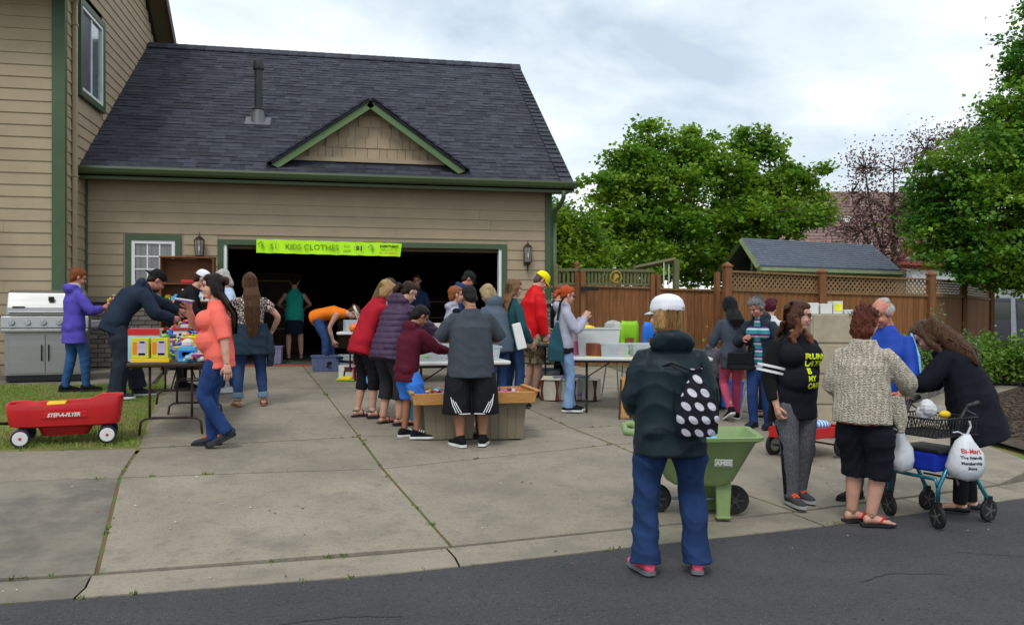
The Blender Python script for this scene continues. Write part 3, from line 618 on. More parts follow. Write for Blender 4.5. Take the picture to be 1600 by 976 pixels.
# ============================================================ FENCE, SHED, NEIGHBOUR'S HOUSE
M_fen = mat('stained_cedar', (.21, .088, .031), .75, .22, 5, .35, 90, rand=.16, stretch=(5, 5, .6)); M_fen2 = mat('weathered_cedar_trim', (.21, .12, .055), .8, .2, 5, .4, 90, rand=.08, stretch=(3, 3, 1))
M_post = mat('cedar_post', (.19, .08, .032), .75, .2, 4, .3, 80, rand=.1, stretch=(4, 4, .5)); M_olive = mat('olive_painted_wood', (.13, .13, .06), .75, .1, 5, .2)
M_lat = mat('lattice_cedar', (.25, .145, .07), .8, .15, 6, .3)
def span(root, A, B, zA, zB, zg, lat=0, rails=True, m=M_fen, bw=.14):
    """boards from A to B; top heights zA,zB; a lattice strip of height lat on top"""
    A, B = np.array(A, float), np.array(B, float); d = B - A; L = np.linalg.norm(d); d /= L; rz = math.atan2(d[1], d[0]); nrm = np.array((d[1], -d[0])); n = int(L / bw)
    key = {}
    for i in range(n):
        t = (i + .5) / n; c = A + d * L * t; zt = zA + (zB - zA) * t - lat - (.04 if lat else 0); g0 = zg(c[0], c[1]) + .04
        o = obj('board', MB().box((0, 0, 0), (L / n - .004 - .004 * rr.random(), .018, zt - g0)), m); o.parent = root; o.location = (c[0] - root.location.x, c[1] - root.location.y, (zt + g0) / 2 - root.location.z); o.rotation_euler.z = rz + rr.gauss(0, .006)
    def beam(z0, z1, w, h, off, mm=M_fen2, name='rail'):
        pA, pB = (*(A + nrm * off), z0), (*(B + nrm * off), z1); u = Vector((pB[0] - pA[0], pB[1] - pA[1], pB[2] - pA[2])); mb = MB().box((u.length / 2, 0, 0), (u.length, w, h)); me = mb.mesh(name, mm); me.transform(frame(pA, u, (-u.y, u.x, 0)))
        return obj(name, me, None, parent=root, world=True)
    if rails:
        beam(zA - .02, zB - .02, .09, .035, .0)
        if lat: beam(zA - lat - .02, zB - lat - .02, .05, .05, .015)
        beam(zg(*A) + .1, zg(*B) + .1, .04, .14, .02, M_fen)
    if lat:
        mb = MB(); st = .105; k = int(L / st) + 4
        for sg in (-1, 1):
            for i in range(-4, k):
                a0, a1 = i * st, i * st + sg * (lat - .05) * 1.0
                if sg < 0: a0 += 0
                lo, hi = 0., 1.
                for e in (0, L):
                    pass
                x0, x1 = a0, a1; z0_, z1_ = 0., 1.
                if x0 < 0 and x1 < 0 or x0 > L and x1 > L: continue
                def cl(x0, x1, z0_, z1_):
                    for lim, s in ((0, 1), (L, -1)):
                        if (x0 - lim) * s < 0: z0_ = z0_ + (z1_ - z0_) * (lim - x0) / (x1 - x0); x0 = lim
                        if (x1 - lim) * s < 0: z1_ = z1_ - (z1_ - z0_) * (x1 - lim) / (x1 - x0); x1 = lim
                    return x0, x1, z0_, z1_
                x0, x1, z0_, z1_ = cl(x0, x1, z0_, z1_); zz = lambda x, q: zA + (zB - zA) * x / L - lat + .005 + q * (lat - .045); off = .004 * sg
                p, q = A + d * x0 + nrm * off, A + d * x1 + nrm * off; v0, v1 = zz(x0, z0_), zz(x1, z1_); w = .021
                mb.add([(p[0] - d[0] * w, p[1] - d[1] * w, v0), (p[0] + d[0] * w, p[1] + d[1] * w, v0), (q[0] + d[0] * w, q[1] + d[1] * w, v1), (q[0] - d[0] * w, q[1] - d[1] * w, v1)] + [(a + nrm[0] * -.007, b + nrm[1] * -.007, c) for a, b, c in [(p[0] - d[0] * w, p[1] - d[1] * w, v0), (p[0] + d[0] * w, p[1] + d[1] * w, v0), (q[0] + d[0] * w, q[1] + d[1] * w, v1), (q[0] - d[0] * w, q[1] - d[1] * w, v1)]], [(0, 1, 2, 3), (7, 6, 5, 4), (0, 4, 5, 1), (1, 5, 6, 2), (2, 6, 7, 3), (3, 7, 4, 0)])
        obj('lattice', mb, M_lat, parent=root, world=True, kind='stuff')
def post(root, x, y, zt, w=.11, cap=True, m=None):
    mb = MB().box((x, y, (zt + .1) / 2 + .0), (w, w, zt - .1)); 
    if cap: mb.box((x, y, zt + .0), (w * 1.25, w * 1.25, .03)); mb.box((x, y, zt + .04), (w * 1.1, w * 1.1, .06), tx=.15, ty=.15)
    return obj('post', mb, m or M_post, parent=root, world=True)
fz = lambda x, y: gz(x, min(y, 15.2))
# gate run between garage corner and the tall fence
gate = thing('gate', 'stained cedar double gate beside the garage with olive balusters and a round emblem on top', 'gate', (5.0, 15.2, .5))
G0, G1, G2, G3 = (3.78, 15.25), (4.32, 15.15), (6.0, 15.2), (7.0, 15.2)
def gx(px, d): p = at(px, 440, d); return p[0], p[1]
G1 = gx(905, 15.6); G2 = gx(1021, 16.0); G3 = gx(1128, 16.3); PA = gx(1134, 14.9); PB = gx(1452, 16.9); PC = gx(1504, 18.8); PD = gx(1547, 20.6)
span(gate, G1, G2, 2.055, 2.03, fz, rails=True)
def balusters(root, A, B, z0, z1, n):
    A, B = np.array(A), np.array(B); d = B - A; rz = math.atan2(d[1], d[0]); L = np.linalg.norm(d)
    for i in range(n):
        c = A + d * (i + .5) / n; o = obj('baluster', MB().box((c[0], c[1], (z0 + z1) / 2), (.04, .035, z1 - z0), rz=rz), M_olive, parent=root, world=True)
    c = (A + B) / 2; obj('rail', MB().box((c[0], c[1], z1 + .02), (L, .09, .05), rz=rz).box((c[0], c[1], z0 - .0), (L, .05, .035), rz=rz), M_olive, parent=root, world=True)
balusters(gate, G1, G2, 2.07, 2.31, 21)
for px, zt, dd in ((901, 2.43, 15.62), (910, 2.30, 15.5), (1019, 2.27, 15.95), (1028, 2.27, 16.02)): x, y = gx(px, dd); post(gate, x, y, zt, .085, cap=(px == 901))
em = MB(); x, y = gx(962, 15.6); zc = 2.20
for r0, r1 in ((.115, .09),):
    for i in range(24):
        a, b = i * math.pi / 12, (i + 1) * math.pi / 12; em.tube([(x + .105 * math.cos(a), y - .02, zc + .105 * math.sin(a)), (x + .105 * math.cos(b), y - .02, zc + .105 * math.sin(b))], .011, 5)
em.prism([(-.05, -.07), (-.03, .06), (.03, .05), (.055, .0), (.0, -.02), (-.02, -.075)], .012, (x, y - .025, zc), (1, 0, 0), (0, 0, 1), (0, 1, 0))
obj('emblem', em, mat('gold_paint', (.55, .32, .03), .35, metal=.5), parent=gate, world=True)
x, y = gx(912, 15.45); obj('hinge', MB().box((x + .1, y - .03, 1.98), (.34, .012, .07)), mat('black_iron', (.02, .02, .022), .5, metal=.5), parent=gate, world=True)
mf = thing('fence', 'low panel of stained cedar fence without lattice right of the gate', 'fence', (6.6, 15.3, .4)); span(mf, gx(1030, 16.0), G3, 2.01, 1.99, fz); x, y = gx(1120, 16.2); post(mf, x, y, 2.32, .09, cap=False)
of = thing('fence', 'short olive baluster fence between garage corner and gate post', 'fence', (3.9, 15.4, .5)); balusters(of, G0, G1, 2.07, 2.31, 6); span(of, G0, G1, 2.06, 2.06, fz, rails=False); x, y = gx(868, 15.5); post(of, x, y, 2.43, .07, cap=False, m=M_olive)
tf = thing('fence', 'tall stained cedar fence with diagonal lattice top behind the curly haired woman', 'fence', (9, 14.8, .3))
zA, zB, zC, zD = 2.30, 2.235, 2.25, 2.21; PM = gx(1281, 15.9); zM = 2.27
span(tf, PA, PM, zA, zM, fz, .32); span(tf, PM, PB, zM, zB, fz, .32)
for p, z in ((PA, zA + .07), (PM, zM + .04), (PB, zB + .08)): post(tf, p[0], p[1] - .05, z, .13)
tf2 = thing('fence', 'angled lattice topped cedar fence running back towards the grey pickup', 'fence', (13, 16.5, .3))
span(tf2, PB, PC, zB, zC, fz, .32); span(tf2, PC, PD, zC, zD, fz, .32)
for p, z in ((PC, zC + .06), (PD, zD + .06)): post(tf2, p[0], p[1] - .03, z, .11)
# swing frame behind the gate
sf = thing('pergola_frame', 'olive timber play frame with thin white ropes standing behind the gate', 'play frame', gx(1030, 18) + (.4,))
a, b = gx(992, 18.5), gx(1056, 18.0); mb = MB().box((b[0], b[1], 1.45), (.11, .11, 2.4)); obj('post', mb, M_olive, parent=sf, world=True); obj('post', MB().box((a[0], a[1], 1.42), (.1, .1, 2.3)), M_olive, parent=sf, world=True)
obj('beam', MB().tube([(a[0], a[1], 2.50), (b[0], b[1], 2.66)], .06, 4), M_olive, parent=sf, world=True)
for px in (1037, 1045): x, y = gx(px, 18.1); obj('rope', MB().tube([(x, y, 2.6), (x, y, 1.2)], .012, 5), M_white, parent=sf, world=True)
# shed
shed = thing('shed', 'small garden shed with blue grey hipped roof behind the lattice fence', 'shed', at(1260, 430, 20)[:2] + (.3,))
ra, rb_ = at(1158, 374, 20.2), at(1362, 379, 22.2); ea, eb = at(1186, 416, 18.3), at(1407, 418, 20.2); wa = at(1120, 418, 21.5)
M_shed = mat('blue_grey_shingle', (.105, .125, .165), .9, .1, 10, .5, 200, rand=.1)
def V3(p): return np.array(p, float)
ra, rb_, ea, eb, wa = map(V3, (ra, rb_, ea, eb, wa)); ea[2] = eb[2] = wa[2] = 2.5; ra[2] = rb_[2] = 3.25
bk = eb + (wa - ea); mb = MB(); T_ = np.array((0, 0, .06))
def slabq(mb, P, T_=T_): k = len(P); mb.add([p for p in P] + [p + T_ for p in P], [tuple(range(k)), tuple(range(2 * k - 1, k - 1, -1))] + [(i, (i + 1) % k, k + (i + 1) % k, k + i) for i in range(k)])
slabq(mb, [ea, eb, rb_, ra]); slabq(mb, [wa, ra, rb_, bk]); slabq(mb, [eb, bk, rb_]); rf = obj('roof', mb, M_shed, parent=shed, world=True, fix=True)
mb = MB(); k = 13                                     # shingle courses as thin steps
for i in range(k):
    t0, t1 = i / k, (i + 1.06) / k; a0, a1 = ea * (1 - t0) + ra * t0, ea * (1 - t1) + ra * t1; b0, b1 = eb * (1 - t0) + rb_ * t0, eb * (1 - t1) + rb_ * t1; m_ = 24
    for j in range(m_):
        s0, s1 = j / m_, (j + .98) / m_; u = T_ * 1.02; mb.add([a0 + (b0 - a0) * s0 + u + (0, 0, .02), a0 + (b0 - a0) * s1 + u + (0, 0, .02), a1 + (b1 - a1) * s1 + u, a1 + (b1 - a1) * s0 + u, a0 + (b0 - a0) * s0 + u, a0 + (b0 - a0) * s1 + u], [(0, 1, 2, 3), (4, 5, 1, 0)])
o = obj('shingles', mb, M_shed, kind='stuff'); o.parent = rf
obj('fascia', MB().tube([ea - (0, 0, .05), eb - (0, 0, .05)], .08, 4), mat('pale_green_trim', (.15, .19, .09), .7), parent=shed, world=True)
obj('barge_board', MB().tube([ea, ra], .07, 4).tube([ra, wa], .07, 4), MC['pale_green_trim'], parent=shed, world=True)
mb = MB(); i_ = .35; c = (ea + eb + wa + bk) / 4
q = [c + (p - c) * .86 for p in (ea, eb, bk, wa)]; mb.add([(p[0], p[1], .2) for p in q] + [(p[0], p[1], 2.45) for p in q], [(0, 1, 5, 4), (1, 2, 6, 5), (2, 3, 7, 6), (3, 0, 4, 7), (4, 5, 6, 7)]); obj('wall', mb, mat('dark_shed_wall', (.05, .04, .03), .9), parent=shed, world=True)
obj('stud', MB().box((ra[0] + .12, ra[1] - .35, 2.75), (.07, .07, .6)), MC['pale_green_trim'], parent=shed, world=True)
# neighbour's house: brown roof, red trim, white walls
nb = thing('house', 'distant house with a mottled brown roof, dark red trim and white wall behind the trees', 'house', at(1370, 470, 42)[:2] + (.2,))
M_nroof = mat('brown_shingle', (.20, .13, .115), .9, .12, 5, .4, 60, rand=.12); M_red = mat('dark_red_trim', (.20, .025, .02), .6); M_wwall = mat('white_stucco', (.55, .56, .60), .8, .04)
a, b, c_, d_ = map(V3, (at(1180, 303, 46), at(1500, 305, 50), at(1520, 425, 41), at(1190, 430, 37))); mb = MB(); slabq(mb, [d_, c_, b, a], np.array((0, 0, .15))); rf = obj('roof', mb, M_nroof, parent=nb, world=True, fix=True)
mb = MB(); k = 26
for i in range(k):
    t0, t1 = i / k, (i + 1.05) / k; A0, A1 = d_ * (1 - t0) + a * t0, d_ * (1 - t1) + a * t1; B0, B1 = c_ * (1 - t0) + b * t0, c_ * (1 - t1) + b * t1; m_ = 40
    for j in range(m_): s0, s1 = j / m_, (j + .97) / m_; u = np.array((0, 0, .155)); mb.add([A0 + (B0 - A0) * s0 + u + (0, 0, .05), A0 + (B0 - A0) * s1 + u + (0, 0, .05), A1 + (B1 - A1) * s1 + u, A1 + (B1 - A1) * s0 + u, A0 + (B0 - A0) * s0 + u, A0 + (B0 - A0) * s1 + u], [(0, 1, 2, 3), (4, 5, 1, 0)])
o = obj('shingles', mb, M_nroof, kind='stuff'); o.parent = rf
def wall3(name, pts, th, m): 
    mb = MB(); P = [V3(p) for p in pts]; slabq(mb, P, np.array((0, th, 0))); return obj(name, mb, m, parent=nb, world=True, fix=True)
wall3('wall', [at(1190, 500, 38.5), at(1520, 500, 42), at(1520, 424, 42), at(1190, 429, 38.5)], .3, M_wwall)
wall3('wing_wall', [at(1424, 500, 33), at(1750, 500, 33), at(1750, 425, 33), at(1424, 412, 33)], .3, M_wwall)
mb = MB(); slabq(mb, [V3(at(1395, 410, 33)), V3(at(1760, 424, 33)), V3(at(1760, 385, 38)), V3(at(1432, 376, 38))], np.array((0, 0, .12))); obj('lower_roof', mb, M_nroof, parent=nb, world=True, fix=True)
mb = MB().tube([at(1394, 408, 32.9), at(1440, 380, 32.9)], .16, 4).tube([at(1394, 413, 32.9), at(1500, 417, 32.9)], .14, 4); obj('fascia', mb, M_red, parent=nb, world=True)
obj('roof_vent', MB().box(at(1322, 343, 42.2), (.4, .3, .25)), M_white, parent=nb, world=True)

# ============================================================ TREES AND PLANTS
def leafmat(name, c1, c2, tr=.35, rand=.35):
    m = mat(name, c1, .55, col2=c2, scale=.9, thr=(.4, .62), rand=rand, bump=0, spec=.35); nt = m.node_tree; b = bsdf(m); L = nt.links
    t = N(nt, 'ShaderNodeBsdfTranslucent'); L.new(b.inputs['Base Color'].links[0].from_socket, t.inputs[0]); mx = N(nt, 'ShaderNodeMixShader', i_0=tr); L.new(b.outputs[0], mx.inputs[1]); L.new(t.outputs[0], mx.inputs[2]); L.new(mx.outputs[0], nt.nodes['Material Output'].inputs[0]); return m
LM = leafmat('maple_leaf', (.10, .23, .012), (.24, .38, .03), .45); LM2 = leafmat('dark_leaf', (.055, .17, .012), (.18, .32, .02), .4); LM3 = leafmat('plum_leaf', (.14, .065, .075), (.21, .12, .10)); LM4 = leafmat('shrub_leaf', (.09, .20, .02), (.20, .34, .05)); LM5 = leafmat('dull_leaf', (.05, .11, .02), (.10, .15, .04))
M_bark = mat('bark', (.075, .055, .04), .9, .25, 8, .8, 40, stretch=(2, 2, .6))
def leaves(name, P, size, m, seed=0, droop=.3, fold=.25):
    g = np.random.default_rng(seed); n = len(P); d = g.normal(size=(n, 3)); d[:, 2] = d[:, 2] * .5 - droop; d /= np.linalg.norm(d, axis=1)[:, None]
    u = np.cross(d, g.normal(size=(n, 3)) + (0, 0, 1.5)); u /= np.linalg.norm(u, axis=1)[:, None] + 1e-9; w = np.cross(d, u); s = (size * g.uniform(.55, 1.25, n))[:, None]
    v = np.empty((n, 4, 3)); v[:, 0] = P; v[:, 1] = P + d * s * .5 + u * s * .38 + w * s * fold * .4; v[:, 2] = P + d * s; v[:, 3] = P + d * s * .5 - u * s * .38 + w * s * fold * .4
    i = np.arange(n) * 4; f = np.stack([i, i + 1, i + 2, i, i + 2, i + 3], 1).reshape(-1, 3)
    me = bpy.data.meshes.new(name); me.vertices.add(4 * n); me.vertices.foreach_set('co', v.reshape(-1)); me.loops.add(6 * n); me.loops.foreach_set('vertex_index', f.reshape(-1)); me.polygons.add(2 * n); me.polygons.foreach_set('loop_start', np.arange(2 * n) * 3); me.polygons.foreach_set('loop_total', np.full(2 * n, 3)); me.update(); me.validate(); me.materials.append(m); return me
def tree(label, base, lobes, m, nleaf=20000, size=.1, tr=.14, twig=.35, seed=1, clusters=None, density=None, flat=.75, name='tree', cat='tree', group=None, bark=None, droop=.3, limbr=.05, shrink=.9):
    """lobes: (x,y,z,rx,ry,rz) world ellipsoids"""
    g = np.random.default_rng(seed); root = thing(name, label, cat, base, 0, group); lb = np.array(lobes, float); lb[:, 3:] *= shrink; B = np.array(base, float)
    vol = (lb[:, 3] * lb[:, 4] * lb[:, 5]) ** (2 / 3.); nc = clusters or int(nleaf / 70); pick = g.choice(len(lb), nc, p=vol / vol.sum())
    d = g.normal(size=(nc, 3)); d /= np.linalg.norm(d, axis=1)[:, None]; r = g.uniform(0, 1, nc) ** .30 * np.where(g.random(nc) < .18, g.uniform(1.05, 1.4, nc), 1.0); lump = 1 + .22 * np.sin(d[:, 0] * 7 + pick) * np.cos(d[:, 2] * 6 + d[:, 1] * 5 + pick * 2)
    C = lb[pick, :3] + d * lb[pick, 3:] * (r * lump)[:, None]
    cs = twig * g.uniform(.5, 1.3, nc); k = nleaf // nc; Q = g.normal(size=(nc, k, 3)) * (cs[:, None, None] * np.array((.55, .55, .55 * flat))); P = (C[:, None] + Q).reshape(-1, 3)
    mb = MB(); trunk = obj('trunk', MB(), M_bark) if 0 else None
    cen = lb[:, :3].mean(0); top = np.array((B[0] * .4 + cen[0] * .6, B[1] * .4 + cen[1] * .6, cen[2])); mid = B * .5 + top * .5 + (.1, 0, 0)
    mb.tube([B - (0, 0, .2), B + (top - B) * .3, mid, top], [tr * 1.25, tr, tr * .8, tr * .5], 10)
    nodes = []
    for l in lb:
        st = B + (top - B) * g.uniform(.35, .9); m1 = st * .5 + l[:3] * .5 + g.normal(size=3) * .15 + (0, 0, .1); mb.tube([st, m1, l[:3]], [tr * .5, tr * .35, tr * .15], 7); nodes += [m1, l[:3], st * .25 + l[:3] * .75]
    nodes = np.array(nodes); 
    for i in range(0, nc, max(1, nc // 260)):
        j = np.argmin(np.linalg.norm(nodes - C[i], axis=1)); a = nodes[j]; m1 = (a + C[i]) / 2 + g.normal(size=3) * .08; mb.tube([a, m1, C[i]], [limbr * .45, limbr * .3, limbr * .12], 4, cap=False)
    obj('trunk', mb, bark or M_bark, parent=root, world=True, smooth=True)
    o = obj('crown', leaves('crown', P, size, m, seed, droop), None, parent=root, world=True); return root
def L_(px, py, d, rx, rz, ry=None): p = at(px, py, d); return (*p, rx, ry or rx, rz)
b_ = at(1020, 500, 25)
tree('broad bright green maple behind the gate, left of the open shed', (*b_[:2], .3), [L_(1012, 222, 25, .75, .8), L_(985, 262, 24.5, 1.0, .75), L_(950, 292, 24, 1.0, .6), L_(1075, 235, 25.5, .95, .85), L_(1100, 262, 25, 1.0, .8), L_(1040, 300, 24.6, 1.7, 1.0), L_(960, 345, 24, 1.5, .95), L_(1060, 370, 24, 1.9, 1.1), L_(915, 385, 24, 1.2, .9), L_(990, 410, 23.5, 1.7, .9), L_(1095, 410, 24.5, 1.3, .8)], LM, 40000, .15, .17, .34, 11, shrink=.80, flat=.5)
b_ = at(1190, 500, 26)
tree('upright green maple whose crown stands above the shed roof', (*b_[:2], .3), [L_(1168, 225, 26, .7, .9), L_(1200, 228, 26, .55, .65), L_(1160, 290, 25.5, 1.1, .9), L_(1215, 285, 26, 1.1, .8), L_(1250, 270, 26, .9, .5), L_(1190, 340, 25, 1.5, .9), L_(1255, 320, 26, 1.0, .6), L_(1140, 355, 25, 1.3, .95), L_(1240, 345, 26, 1.2, .5), L_(1140, 400, 25, 1.1, .7), L_(1275, 330, 26.5, .5, .45)], LM, 27000, .15, .15, .33, 12, shrink=.80, flat=.5)
b_ = at(882, 500, 20)
tree('rounded green bush tree right beside the garage corner', (*b_[:2], .3), [L_(885, 372, 20, .75, .7), L_(880, 420, 19.5, .8, .6), L_(915, 405, 20, .7, .6), L_(870, 340, 22, .5, .5)], LM, 14000, .11, .09, .35, 13)
b_ = at(1660, 600, 19)
tree('large dark green tree at the right edge, boughs hanging over the fence end', (*b_[:2], .1), [L_(1618, 95, 19, .8, .8), L_(1675, 60, 19.5, 1.6, 1.6), L_(1600, 170, 18.5, .8, .6), L_(1575, 225, 18, 1.1, .5), L_(1640, 200, 19, 1.6, 1.2), L_(1500, 265, 18, 1.0, .55), L_(1540, 320, 18, 1.6, .8), L_(1480, 320, 18, .95, .55), L_(1460, 360, 18.2, .8, .5), L_(1620, 300, 18, 1.8, 1.1), L_(1500, 390, 18, 1.1, .45), L_(1570, 395, 17.5, 1.6, .6), L_(1650, 390, 18, 1.5, .8), L_(1545, 430, 17.5, .8, .28), L_(1610, 435, 17.5, .9, .3), L_(1480, 300, 18.5, .8, .5), L_(1700, 250, 19, 2, 2.5)], LM2, 80000, .11, .2, .33, 14, flat=.4, droop=.35, shrink=.85)
b_ = at(1392, 500, 28)
tree('sparse purple leaved plum tree in front of the distant brown roof', (*b_[:2], .3), [L_(1350, 262, 28, .7, .8), L_(1395, 265, 28, 1.0, .7), L_(1445, 235, 28, 1.1, .8), L_(1380, 330, 28, 1.5, .8), L_(1345, 360, 28, 1.3, .7), L_(1420, 350, 28, 1.3, .9), L_(1330, 300, 28.2, .5, .5), L_(1500, 215, 28.5, 1.1, .7), L_(1375, 400, 27.5, 1.3, .6)], LM3, 8500, .10, .13, .5, 15, clusters=620, limbr=.055)
b_ = at(1700, 560, 30)
for px, lab in ((840, 'dim green tree far behind the garage corner'), (1580, 'dark green tree far behind the pickup')):
    b_ = at(px, 500, 34); tree(lab, (*b_[:2], .2), [L_(px, 385, 34, 2, 1.6), L_(px + 35, 410, 34, 1.6, 1.2), L_(px - 40, 400, 35, 1.6, 1.2)], LM5, 6000, .2, .15, .6, 16 + px % 5)
def shrub(label, x, y, z, w, h, m, n, size, seed, group=None, name='shrub', spike=0):
    g = np.random.default_rng(seed); root = thing(name, label, 'shrub', (x, y, z), 0, group); mb = MB(); P = []
    ns = max(6, int(w * 22))
    for i in range(ns):
        a = g.uniform(0, 6.28); q = g.uniform(.1, 1) ** .6; t = np.array((math.cos(a) * w * q, math.sin(a) * w * .8 * q, h * g.uniform(.55, 1.05) * (1 - .35 * q * q))); b0 = t * .15 * (1, 1, 0)
        mb.tube([b0, t * (.6, .6, .55), t], [.008, .006, .003], 4, cap=False); k = n // ns; s = g.uniform(.25, 1.05, k)[:, None]; P.append(b0 + (t - b0) * s + g.normal(size=(k, 3)) * (.05 + .03 * (1 - spike)))
    P = np.concatenate(P); P[:, 2] = np.abs(P[:, 2]); obj('stem', mb, M_bark, parent=root); me = leaves('foliage', P, size, m, seed, .1 - spike); obj('foliage', me, None, parent=root); return root
SH = [(1450, 1540, .55, 1.0, LM4, 2600, 'bright green leafy shrub at the fence corner post'), (1500, 15.6, .8, .75, LM4, 3600, 'low fresh green shrub behind the long haired woman'), (1535, 16.3, .9, .8, LM4, 4200, 'spreading green shrub below the angled fence'), (1565, 16.0, 1.0, .85, LM4, 5200, 'dense green shrub in front of the pickup bed'), (1605, 16.4, 1.2, .95, LM4, 5200, 'tall green shrub at the right picture edge hiding the pickup wheel')]
for i, (px, d, w, h, m, n, lab) in enumerate(SH):
    d = 15.2 if i == 0 else d; x, y = gx(px, d); shrub(lab, x, y, .25, w, h, m, n, .09, 30 + i, group='shrubs along the angled fence')
for i, (px, d, w, h, n, lab) in enumerate(((1422, 13.7, .22, .85, 900, 'slender grey green plant with upright shoots left of the fence corner'), (1412, 13.2, .3, .35, 900, 'pale flowering ground plant on top of the stone wall'), (1470, 14.6, .18, 1.5, 600, 'thin climbing plant against the angled fence'), (1515, 15, .2, 1.0, 900, 'upright grey green plant before the second fence panel'))):
    x, y = gx(px, d); shrub(lab, x, y, .45, w, h, leafmat('grey_green_leaf', (.10, .17, .06), (.25, .33, .16)), n, .05, 50 + i, spike=.5, name='plant')
x, y = gx(1120, 13.8); shrub('small green weed growing at the fence foot behind the dark jacket', x, y, .3, .2, .9, LM4, 500, .07, 70, name='plant')
# retaining wall of stone blocks with a planted bed
rw = thing('retaining_wall', 'curved low wall of stacked grey concrete blocks below the planted bed', 'wall', (9, 12.7, .15)); M_blk = mat('wall_block', (.13, .12, .11), .95, .2, 9, .8, 50, rand=.2)
arc = [gx(1370, 12.2), gx(1400, 12.6), gx(1425, 13.2), gx(1450, 14.0), gx(1472, 14.9), gx(1490, 16)]; 
pa = [];
for (x0, y0), (x1, y1) in zip(arc, arc[1:]):
    for i in range(8): pa.append((x0 + (x1 - x0) * i / 8, y0 + (y1 - y0) * i / 8))
ds = 0; k = 0; lens = [0]
for p, q in zip(pa, pa[1:]): lens.append(lens[-1] + math.dist(p, q))
for r in range(3):
    s = -.1 * (r % 2)
    while s < lens[-1] - .3:
        t = max(0, s + .14); j = min(len(pa) - 2, max(0, np.searchsorted(lens, t) - 1)); f = (t - lens[j]) / (lens[j + 1] - lens[j]); x, y = pa[j][0] + (pa[j + 1][0] - pa[j][0]) * f, pa[j][1] + (pa[j + 1][1] - pa[j][1]) * f; an = math.atan2(pa[j + 1][1] - pa[j][1], pa[j + 1][0] - pa[j][0])
        h = .115 if r < 2 else .06; o = obj('block', MB().rbox((0, 0, 0), (.285, .22, h - .006), .025, n=2), M_blk); o.parent = rw; o.location = (x - 9, y - 12.7 + r * .01, gz(x, y) - .15 + .05 + (r * .115 if r < 2 else .2 + .0)); o.rotation_euler.z = an + rr.gauss(0, .02); s += .29
bed = [(x + (.1), y + .15) for x, y in pa[::4]]; mb = MB(); far = [gx(1300, 14.9), gx(1350, 15.2), gx(1400, 15.7), gx(1440, 16.4), gx(1452, 16.7), gx(1490, 18)] ; nb_ = len(bed)
mb.add([(x, y, gz(x, y) + .27) for x, y in bed] + [(far[min(5, int(i * 6 / nb_))][0] + i * .02, far[min(5, int(i * 6 / nb_))][1], .62) for i in range(nb_)], [(i, i + 1, nb_ + i + 1, nb_ + i) for i in range(nb_ - 1)])
obj('planting_bed', mb, M_turf, kind='structure')
P = []; 
for _ in range(9000):
    i = rr.randrange(nb_ - 1); u, v = rr.random(), rr.random(); a, b = mb.v[i], mb.v[i + 1]; c, d = mb.v[nb_ + i], mb.v[nb_ + i + 1]; p = [(a[k] * (1 - u) + b[k] * u) * (1 - v) + (c[k] * (1 - u) + d[k] * u) * v for k in range(3)]; P.append(p)
tag(obj('grass', blades('bed_grass', np.array(P), .10, .006, leafmat('bed_grass_green', (.16, .27, .04), (.22, .36, .08)), 9), None), 'bright green grass on the raised bed behind the stone wall', 'grass', kind='stuff')
# low foliage under the fence right of drive
mb = []
for _ in range(7000):
    t = rr.random(); x = 7.0 + t * 8.5; yf = np.interp(x, [PA[0], PB[0], PD[0]], [PA[1], PB[1], PD[1]]); mb.append((x, yf - rr.uniform(.1, 1.0), .35 + abs(rr.gauss(0, .12))))
tag(obj('ground_cover', leaves('ground_cover', np.array(mb), .09, LM4, 3), None), 'green ground cover leaves along the fence foot', 'ground cover', kind='stuff')
# pickup truck
def truck():
    d0 = 23.5; p = at(1545, 500, d0); t = thing('pickup_truck', 'grey crew cab pickup parked beyond the fence end, half hidden by shrubs', 'pickup', (p[0], p[1], .1), rz=-.20)
    bp = mat('grey_car_paint', (.075, .075, .10), .3, .05, 2, 0, metal=.4, coat=.6); gl = mat('car_glass', (.03, .04, .045), .08, .1, 1, 0, spec=.9); ch = mat('pale_silver', (.5, .52, .58), .3, metal=.4)
    mb = MB(); prof = [(-1.9, .45), (4.2, .45), (4.25, .95), (2.95, 1.12), (2.55, 1.18), (1.95, 1.82), (-.35, 1.86), (-.55, 1.2), (-1.9, 1.2)]
    mb.prism(prof, 1.85, (0, 0, 0), (1, 0, 0), (0, 0, 1), (0, 1, 0)); obj('body', mb, bp, parent=t, bevel=.04, fix=True)
    obj('pillar', MB().prism([(.62, .6), (.78, .6), (.72, 1.84), (.60, 1.84)], .02, (0, -.012, 0), (1, 0, 0), (0, 0, 1), (0, 1, 0)), ch, parent=t, fix=True)
    for pl in ([(-.35, 1.24), (.6, 1.24), (.56, 1.72), (-.25, 1.74)], [(.8, 1.24), (2.2, 1.24), (1.85, 1.68), (.78, 1.72)]): obj('window', MB().prism(pl, .02, (0, -.01, 0), (1, 0, 0), (0, 0, 1), (0, 1, 0)), gl, parent=t, fix=True)
    for x in (.1, 1.5): obj('door_handle', MB().box((x, -.03, 1.08), (.2, .03, .04)), ch, parent=t)
    for x in (-1.2, 3.3):
        w = obj('wheel', MB().wheel((x, -.0, .38), .38, .25, 'y'), mat('tyre', (.02, .02, .02), .85), parent=t, smooth='a'); obj('rim', MB().wheel((x, -.12, .38), .23, .03, 'y'), ch, parent=w)
    obj('roof_rail', MB().box((.8, .05, 1.875), (2.0, .04, .03)), ch, parent=t)
truck()
